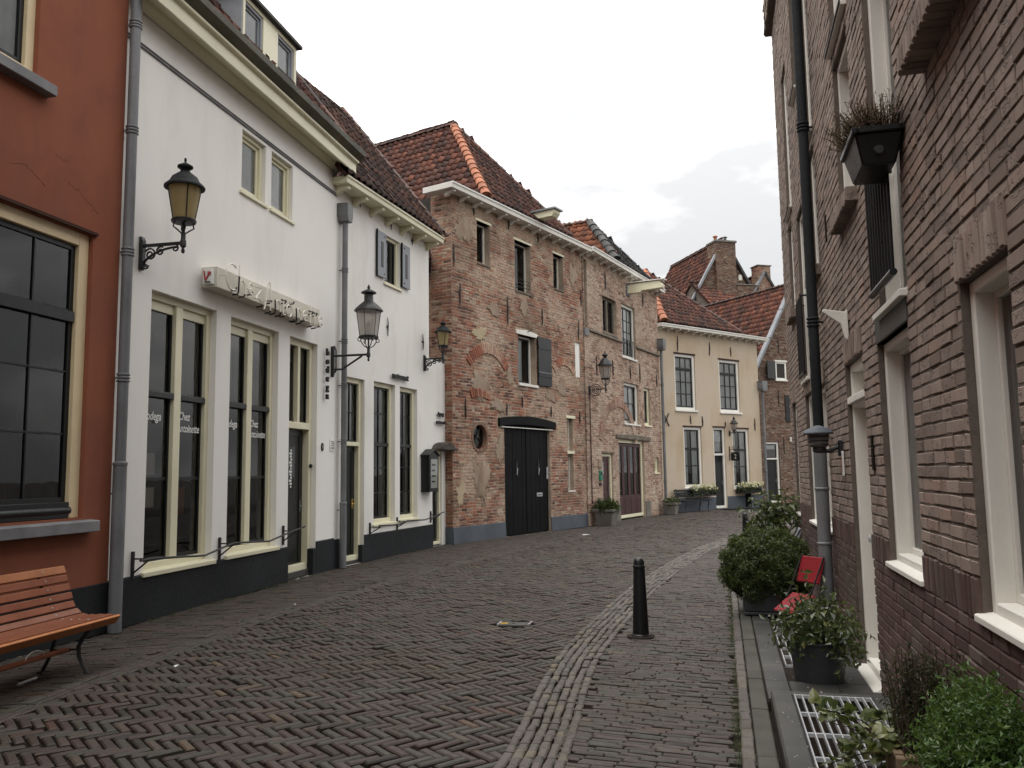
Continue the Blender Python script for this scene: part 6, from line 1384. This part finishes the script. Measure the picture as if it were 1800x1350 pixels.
# ------------------------------------------------------------------ chairs
def folding_chair(label, x, y, rz, mat, frame_mat, tilt=0.):
    t = thing('folding_chair', label, 'chair', (x, y, .053), rz)
    MB().obox((0, -.02, .38 + tilt * .1), (.20, 0, 0), (0, .17 * math.cos(tilt), -.17 * math.sin(tilt)), (0, .010 * math.sin(tilt), .010 * math.cos(tilt))).build('seat', mat, t, bevel=.01); MB().obox((0, .24, .66), (.20, 0, 0), (0, .05, .135), (0, -.010, .004)).build('backrest', mat, t, bevel=.01)
    for sx in (-1, 1):
        MB().tube([(sx * .19, -.20, 0), (sx * .19, .06, .42), (sx * .19, .28, .80)], .010, 6).build('leg', frame_mat, t); MB().tube([(sx * .17, .24, 0), (sx * .17, -.16, .41)], .010, 6).build('leg', frame_mat, t)
    MB().tube([(-.17, .2, .06), (.17, .2, .06)], .008, 6).build('stretcher', frame_mat, t)
    return t
folding_chair('red folding chair behind the leafy round pot on the stoop', 2.66, 8.05, R(-90 + 25), 'red_paint', 'iron_paint', -.5).scale = (.74, .86, .9)
folding_chair('dark folding chair beyond the clipped round shrub on the stoop', 3.42, 10.95, R(-90 - 14), 'shutter_grey', 'iron_paint')

# ------------------------------------------------------------------ plants
def leaves(C, N, size, mat, name, par, asp=.5, up=.0, curl=.25, seed=1, rn=None, spread=.6):
    """C leaf bases, N preferred normals -> folded four-point leaves"""
    rg = np.random.default_rng(seed); n = len(C)
    nv = N + rg.normal(0, spread, (n, 3)); nv /= np.linalg.norm(nv, axis=1, keepdims=True) + 1e-9
    t = rg.normal(0, 1, (n, 3)) + np.array([0, 0, up]); t -= nv * (t * nv).sum(1, keepdims=True); t /= np.linalg.norm(t, axis=1, keepdims=True) + 1e-9
    b_ = np.cross(nv, t); L = (np.asarray(size) * rg.uniform(.5, 1.45, n))[:, None]; Wd = L * asp / 2
    V = np.stack([C, C + t * L * .45 + b_ * Wd + nv * L * curl * .5, C + t * L - nv * L * curl * .4, C + t * L * .45 - b_ * Wd + nv * L * curl * .5], 1)
    F = (np.array([[0, 1, 2], [0, 2, 3]])[None] + 4 * np.arange(n)[:, None, None]).reshape(-1, 3)
    o = new_obj(name, np_mesh(name, V.reshape(-1, 3), F, mat, np.repeat(rg.random(n) if rn is None else rn, 4)), par); stuff(o); return o
def ball(n, r, seed, squash=(1, 1, 1), lump=.10, shell_=.2, lo=-1.):
    rg = np.random.default_rng(seed); d = rg.normal(0, 1, (n, 3)); d /= np.linalg.norm(d, axis=1, keepdims=True); d = d[d[:, 2] > lo]
    k = 1 + lump * np.sin(d[:, 0] * 6 + 1) * np.sin(d[:, 1] * 7 + 2) + lump * .7 * np.sin(d[:, 2] * 11 + d[:, 0] * 9) + lump * .5 * np.sin(d[:, 1] * 17 + d[:, 2] * 13)
    rad = k * (1 - shell_ * rg.random(len(d)) ** 1.6); return d * rad[:, None] * r * np.array(squash), d
def planter_round(label, x, y, z, r, h_, mat='dark_pot', top=1.12, name='plant_pot', seg=24):
    t = thing(name, label, 'pot', (x, y, z)); MB().lathe(0, 0, [(r * .86, 0), (r, h_ * .97), (r * top, h_ * .97), (r * top, h_), (r * .9, h_), (r * .88, h_ - .05), (.001, h_ - .05)], seg, False).lathe(0, 0, [(.001, 0.001), (r * .86, 0)], seg, False).build('pot', mat, t, smooth=True)
    MB().lathe(0, 0, [(.001, h_ - .035), (r * .9, h_ - .04)], seg, False).build('soil', 'soil', t); return t
def twig(par, name, base, tips, r, mat='brown_bark', seed=1):
    rg = random.Random(seed); m = MB()
    for tp in tips:
        b0 = np.array(base, float); e = np.array(tp, float); mid = (b0 + e) / 2 + np.array([rg.uniform(-.03, .03), rg.uniform(-.03, .03), rg.uniform(0, .05)]); m.tube([b0, mid, e], [r, r * .7, r * .35], 6)
    return m.build(name, mat, par, smooth=True)
# clipped round shrub in a dark square tub
tub = thing('square_tub', 'dark square tub under the clipped round shrub on the stoop', 'tub', (2.775, 9.33, .053), R(-14)); MB().box(-.26, .26, -.26, .26, 0, .04).box(-.26, .26, -.26, -.23, .04, .32).box(-.26, .26, .23, .26, .04, .32).box(-.26, -.23, -.23, .23, .04, .32).box(.23, .26, -.23, .23, .04, .32).build('tub', 'dark_pot', tub, bevel=.012); MB().box(-.23, .23, -.23, .23, .26, .29).build('soil', 'soil', tub)
shb = thing('clipped_shrub', 'large dense clipped round evergreen shrub at the pavement edge', 'shrub', (2.80, 9.40, .53))
C_, N_ = ball(30000, .485, 3, (1, 1, .87), .085, .18); leaves(C_, N_, .030, 'box_leaf', 'foliage', shb, .55, .3, .2, 4, spread=.7)
C_, N_ = ball(5000, .39, 5, (1, 1, .85), .05, .5); leaves(C_, N_, .04, 'box_leaf', 'inner_foliage', shb, .6, .3, .2, 6)
twig(shb, 'trunk', (.03, -.03, -.36), [(rx * .3, ry * .3, .1) for rx, ry in ((1, 0), (-.6, .8), (-.6, -.8), (.2, .2))], .022)
# glossy broad-leaved shrub beyond it
pt2 = planter_round('dark round pot under the loose broad leaved shrub by the wall', 3.72, 11.95, .053, .20, .32)
bs = thing('broadleaf_shrub', 'loose broad leaved shrub on bare stems behind the clipped shrub', 'shrub', (3.72, 11.95, .35))
C_, N_ = ball(620, .42, 8, (1, 1, .75), .25, .85); C_ = C_ + np.array([0, 0, .62]); leaves(C_, N_ + np.array([0, 0, .8]), .10, 'shrub_leaf', 'foliage', bs, .48, .2, .25, 9, spread=.5); twig(bs, 'stems', (0, 0, 0), [(.1, 0, .6), (-.25, .05, .62), (.28, -.1, .65), (-.1, .2, .75), (.05, -.2, .8), (-.32, -.1, .55)], .014, seed=2)
fl_ = np.array([(-.36, -.1, .66), (.38, -.2, .72), (.45, -.1, .5)]); leaves(np.repeat(fl_, 7, 0), np.tile([0, -1, .3], (21, 1)).astype(float), .04, 'pale_petal', 'flowers', bs, .8, seed=3)
# leafy pot near the grating
pt1 = planter_round('large dark round pot full of mixed leafy shrubs beside the front door', 2.265, 6.40, .053, .205, .29, top=1.05)
ls = thing('leafy_shrub', 'mixed leafy shrub with red tinged shoots in the large dark round pot', 'shrub', (2.265, 6.40, .31))
C_, N_ = ball(1500, .30, 12, (1.05, 1.0, .72), .2, .7, -.75); C_ += np.array([0, 0, .10]); leaves(C_, N_ + np.array([0, -.2, .5]), .055, 'shrub_leaf', 'foliage', ls, .5, .2, .25, 13, spread=.55)
rg = np.random.default_rng(15); C_ = np.array([.13, -.20, .03]) + rg.normal(0, .07, (170, 3)) * np.array([1, .8, 1.2]); leaves(C_, np.tile([0, -.7, .6], (170, 1)).astype(float), .042, 'ivy_leaf', 'yellow_foliage', ls, .55, 0, .2, 14, rn=rg.random(170) * .5 + .2)
tips = [(-.14, .05, .44), (-.05, .1, .50), (.06, .05, .42), (.12, -.02, .36), (-.22, -.05, .33), (.2, .1, .35)]; twig(ls, 'shoots', (0, 0, -.03), tips, .007, seed=5)
Cs = np.concatenate([np.array(tp) * np.linspace(.55, 1.04, 12)[:, None] for tp in tips]) + rg.normal(0, .014, (72, 3)); leaves(Cs, np.tile([0, -.5, .8], (72, 1)).astype(float), .065, 'shrub_leaf', 'shoot_leaves', ls, .42, .4, .25, 16)
# wooden planter with bright evergreen, dark twigs and ivy, nearest on the right
wp = on_house(rb, 'wooden_planter', 'low weathered wooden planter box on the raised stone slab', 'planter', 0, 0, ZT)
px0, px1, py0, py1 = 8.80, 9.07, -.33, -.03
for i in range(3):
    z = i * .078
    for (q0, q1, r0, r1) in ((px0, px1, py0, py0 + .02), (px0, px1, py1 - .02, py1), (px0, px0 + .02, py0 + .021, py1 - .021), (px1 - .02, px1, py0 + .021, py1 - .021)):
        MB().box(q0, q1, r0, r1, z + .002, z + .076).build('plank', 'planter_wood', wp, bevel=.004, rnd=random.random())
for (q, r_) in ((px0 - .01, py0 - .01), (px1 - .03, py0 - .01)): MB().box(q, q + .04, r_, r_ + .04, 0, .25).build('corner_post', 'planter_wood', wp, bevel=.006, rnd=.7)
MB().box(px1 - .035, px1 + .012, py0 + .031, py1, .236, .256).build('rim_board', 'planter_wood', wp, bevel=.004, rnd=.9); MB().box(px0 + .03, px1 - .036, py0 - .012, py0 + .03, .236, .256).build('rim_board', 'planter_wood', wp, bevel=.004, rnd=.5)
MB().box(px0 + .02, px1 - .02, py0 + .02, py1 - .02, .0, .19).build('soil', 'soil', wp)
ep = wpos(rb, 9.66, -.19); planter_round('dark round pot holding the bright evergreen bush', ep[0], ep[1], ZT, .15, .28)
hb_ = on_house(rb, 'evergreen_bush', 'bright green fine leaved evergreen bush in the wooden planter', 'bush', 9.66, -.16, .40)
rg = np.random.default_rng(31); sp_c, sp_n = [], []
for _ in range(1250):                          # sprigs: a stem direction with pairs of small leaves
    d = rg.normal(0, 1, 3); d[2] = abs(d[2]) * 1.1 + .15; d /= np.linalg.norm(d); r1 = rg.uniform(.55, 1.08)
    tip = d * np.array([.36, .24, .46]) * r1; tip[0] += rg.uniform(-.06, .30); base = tip * .62
    k = 26; tt = np.linspace(0, 1, k)[:, None]; P_ = base + (tip - base) * tt + rg.normal(0, .006, (k, 3)); sp_c.append(P_); sp_n.append(np.tile(d, (k, 1)) + rg.normal(0, .5, (k, 3)))
C_ = np.concatenate(sp_c); N_ = np.concatenate(sp_n); leaves(C_, N_ * .6, .023, 'hebe_leaf', 'foliage', hb_, .40, .6, .15, 32, rn=np.clip(np.repeat(rg.random(1250), 26) * .55 + np.tile(np.linspace(0, .45, 26), 1250), 0, 1))
twig(hb_, 'stems', (0, 0, -.1), [tuple(np.array([rg.uniform(-.4, .4), rg.uniform(-.25, .25), rg.uniform(.15, .35)])) for _ in range(24)], .006, seed=7)
db = on_house(rb, 'dark_twiggy_bush', 'dark upright twiggy bush between the ivy and the bright evergreen', 'bush', 8.93, -.18, ZT + .18)
C_, N_ = [], []
stems = MB()
for i in range(170):
    a = rg.uniform(-.8, .8); q = rg.uniform(-.6, .6); L_ = rg.uniform(.22, .52); b0 = np.array([rg.uniform(-.11, .11), rg.uniform(-.12, .12), 0]); e = b0 + np.array([math.sin(a) * .35 - .03, math.sin(q) * .25, 1]) * L_
    stems.tube([b0, (b0 + e) / 2 + rg.normal(0, .012, 3), e], [.0035, .003, .0015], 4); k = 34; C_.append(b0 + (e - b0) * np.linspace(.12, 1, k)[:, None] + rg.normal(0, .006, (k, 3))); N_.append(np.tile((e - b0) / L_, (k, 1)))
stems.build('stems', 'brown_bark', db); leaves(np.concatenate(C_), np.concatenate(N_), .028, 'conifer_leaf', 'foliage', db, .3, .5, .1, 33)
iv = on_house(rb, 'ivy', 'variegated ivy trailing over the steel grating', 'ivy', 8.78, -.30, ZT)
def ivy_leaf_mesh(q):
    m = MB(); pts = [(0, 0), (.30, -.14), (.50, .18), (.34, .34), (.30, .66), (.0, 1.0), (-.30, .66), (-.34, .34), (-.50, .18), (-.30, -.14)]
    m.add([(0, .38, .06)] + [(x, y, -.10 * abs(x) - .06 * y * y) for x, y in pts], [(0, i + 1, (i + 1) % 10 + 1) for i in range(10)]); return m.mesh('ivy_leaf', 'ivy_leaf', False, q)
im = [ivy_leaf_mesh((q + .5) / 8) for q in range(8)]
vines = MB(); 
for v in range(18):
    p = np.array([rg.uniform(-.02, .24), rg.uniform(-.05, .10), rg.uniform(.14, .26)]); dr_ = np.array([rg.uniform(-1, .3), rg.uniform(-.9, .25), rg.uniform(.0, .4)]); pts = [p.copy()]
    for k in range(8):
        dr_ += np.array([rg.normal(0, .25), rg.normal(0, .25), -.12]); dr_ /= np.linalg.norm(dr_); p = p + dr_ * .055; p[2] = max(p[2], .012); pts.append(p.copy())
        for _ in range(2):
            s_ = rg.uniform(.04, .075); o = new_obj('leaf', im[rg.integers(8)], iv); o.location = p + rg.normal(0, .015, 3) + np.array([0, 0, .015]); o.rotation_euler = (rg.uniform(-.2, 1.1), rg.normal(0, .4), rg.uniform(0, 6.28)); o.scale = (s_,) * 3
    vines.tube(pts, .0025, 4)
vines.build('vine', 'brown_bark', iv)
# heather in the railing box
hx = on_house(rb, 'railing_planter', 'black plastic planter box hung on the first floor railing', 'planter', 8.20, -.13, 3.26)
MB().add([(-.15, -.085, 0), (.19, -.085, 0), (.19, .085, 0), (-.15, .085, 0), (-.19, -.125, .17), (.24, -.125, .17), (.24, .125, .17), (-.19, .125, .17)], [(0, 3, 2, 1), (0, 1, 5, 4), (1, 2, 6, 5), (2, 3, 7, 6), (3, 0, 4, 7), (4, 5, 6, 7)]).build('box', 'black_paint', hx, bevel=.012)
MB().box(-.205, .255, -.14, -.11, .165, .20).box(-.205, .255, .11, .14, .165, .20).box(-.205, -.175, -.11, .11, .165, .20).box(.225, .255, -.11, .11, .165, .20).build('rim', 'black_paint', hx, bevel=.006); pl_ = MB().lathe(0, 0, [(.03, 0), (.022, .006)], 12).build('drain_plug', 'iron_paint', hx)
pl_.location = (.215, 0, .075); pl_.rotation_euler = (0, R(90), 0)
MB().tube([(.20, .10, .2), (.22, .11, .27), (.16, .13, .30)], .006, 5).build('hook', 'iron_paint', hx)
he = on_house(rb, 'heather_plant', 'brown heather growing in the black railing planter', 'plant', 8.22, -.13, 3.43)
C_, N_ = [], []; st = MB()
for i in range(420):
    b0 = np.array([rg.uniform(-.17, .19), rg.uniform(-.09, .09), 0]); d = np.array([b0[0] * 2.2 + rg.normal(0, .25), b0[1] * 4 - .18 + rg.normal(0, .28), rg.uniform(.5, 1)]); d /= np.linalg.norm(d); L_ = rg.uniform(.10, .24) * (1.4 if i < 10 else 1); e = b0 + d * L_
    st.tube([b0, e], [.002, .0012], 4); k = 22; C_.append(b0 + (e - b0) * np.linspace(.15, 1, k)[:, None] + rg.normal(0, .003, (k, 3))); N_.append(np.tile(d, (k, 1)))
st.build('stems', 'brown_bark', he); leaves(np.concatenate(C_), np.concatenate(N_), .0135, 'heather_leaf', 'foliage', he, .45, .5, .1, 35)
# flower boxes of the tan house
def flower_box(label1, label2, x0, x1, z, seed):
    t = on_house(th_, 'flower_box', label1, 'flower box', 0, 0, 0, 'window flower boxes'); m = MB()
    MB().box(x0, x1, -.34, -.04, z, z + .05).build('tray', 'iron_paint', t); 
    for i in range(4): MB().tube([(x0, -.05, z + .05 + i * .06), (x0 - .02 * (i > 1), -.36, z + .05 + i * .06), (x1 + .02 * (i > 1), -.36, z + .05 + i * .06), (x1, -.05, z + .05 + i * .06)], .012, 6).build('hoop', 'iron_paint', t)
    MB().box(x0 + .03, x1 - .03, -.32, -.06, z + .05, z + .2).build('soil', 'soil', t)
    p = on_house(th_, 'pansies', label2, 'flowers', (x0 + x1) / 2, -.2, z + .2, 'pale yellow pansies'); rg = np.random.default_rng(seed); n = 900; w_ = (x1 - x0) / 2
    C_ = np.stack([rg.uniform(-w_ * 1.05, w_ * 1.05, n), rg.uniform(-.2, .14, n), rg.uniform(-.14, .14, n)], 1); leaves(C_, np.tile([0, -.4, .8], (n, 1)).astype(float), .07, 'box_leaf', 'foliage', p, .6, .2, .2, seed)
    k = 80; F_ = np.stack([rg.uniform(-w_, w_, k), rg.uniform(-.24, .10, k), rg.uniform(.06, .24, k)], 1); leaves(np.repeat(F_, 8, 0), np.tile([0, -.9, .5], (8 * k, 1)).astype(float), .055, 'yellow_petal', 'petals', p, .85, .0, .1, seed + 1, spread=.35)
flower_box('iron flower box under the lower window beside the dark bench', 'pale yellow pansies above the dark bench', 1.28, 2.75, .58, 41)
flower_box('iron flower box under the lower window behind the hanging sign', 'pale yellow pansies below the hanging sign', 4.35, 5.75, .62, 43)
MB().box(5.0, 5.04, -.30, -.02, .05, .62).build('support_post', 'iron_paint', bpy.data.objects['flower_box.001'])
# pots by the doors
def square_pot(label, h, x, y, s, hh, mat, pl_label, pl_cat, seed, leaf, sz, asp, n, up):
    t = on_house(h, 'square_pot', label, 'pot', x, y, 0); m = MB(); k = s * .36
    m.add([(-k, -k, 0), (k, -k, 0), (k, k, 0), (-k, k, 0), (-s / 2, -s / 2, hh), (s / 2, -s / 2, hh), (s / 2, s / 2, hh), (-s / 2, s / 2, hh)], [(0, 3, 2, 1), (0, 1, 5, 4), (1, 2, 6, 5), (2, 3, 7, 6), (3, 0, 4, 7), (4, 5, 6, 7)]).build('pot', mat, t, bevel=.015); s2 = s / 2 + .03
    MB().box(-s2, s2, -s2, -s / 2 + .03, hh - .06, hh + .02).box(-s2, s2, s / 2 - .03, s2, hh - .06, hh + .02).box(-s2, -s / 2 + .03, -s / 2 + .03, s / 2 - .03, hh - .06, hh + .02).box(s / 2 - .03, s2, -s / 2 + .03, s / 2 - .03, hh - .06, hh + .02).build('rim', mat, t, bevel=.01)
    p = on_house(h, 'pot_plant', pl_label, 'plant', x, y, hh); C_, N_ = ball(n, s * .62, seed, (1.05, 1, .7), .2, .8, -.35); leaves(C_, N_ + np.array([0, 0, .3]), sz, leaf, 'foliage', p, asp, up, .25, seed); return t
square_pot('square tapered stone pot beside the warehouse plinth and narrow red door', kh, .62, -.42, .60, .48, 'concrete', 'grassy plant in the square stone pot by the narrow red door', 'plant', 51, 'grass_leaf', .16, .10, 1500, 1.5)
square_pot('dark square pot at the corner between brick house and dark bench', kh, 7.0, -.42, .46, .42, 'concrete', 'leafy plant in the dark pot beside the dark bench', 'plant', 53, 'shrub_leaf', .085, .5, 900, .4)
# bits on the ground
mt = on_house(th_, 'door_mat', 'dark door mat on the paving before the tan house door', 'mat', 3.55, -.52, .012); MB().box(-.5, .5, -.3, .3, 0, .018).build('mat', 'mat_fibre', mt, bevel=.004)
def litter(label, x, y, s, rz):
    o = MB().add([(-s, -s * .5, .004), (s, -s * .45, .016), (s * .9, s * .5, .006), (-s * .8, s * .5, .014), (0, 0, .020)], [(0, 1, 4), (1, 2, 4), (2, 3, 4), (3, 0, 4)]).build('paper_scrap', 'paper_white', None); o.location = (x, y, .006); o.rotation_euler = (0, 0, rz); tag(o, label, 'litter')
litter('white paper scrap on the street before the warehouse', 1.82, 21.4, .10, .4)
litter('small white scrap near the gutter before the slatted bench', -2.9, 7.3, .022, 1.2)
litter('tiny white scrap on the pavement below the tall white house', -2.75, 10.6, .02, 2.)

pet = []
rg = np.random.default_rng(91)
for _ in range(90):
    sx_, sy_ = rg.uniform(5.2, 9.2), rg.uniform(-.76, -.1)
    if GX0 < sx_ < GX1 and GY0 < sy_ < GY1: continue
    pet.append((RA[0] - .2431 * sx_ + .97 * sy_, RA[1] - .97 * sx_ - .2431 * sy_, (ZT if sx_ > 7 else .053) + .003))
fp = leaves(np.array(pet), np.tile([0, 0, 1.], (len(pet), 1)), .014, 'pale_petal', 'fallen_petals', None, .7, 0, .1, 92, spread=.15)
tag(fp, 'tiny pale fallen petals scattered on the stone stoop', 'petals')
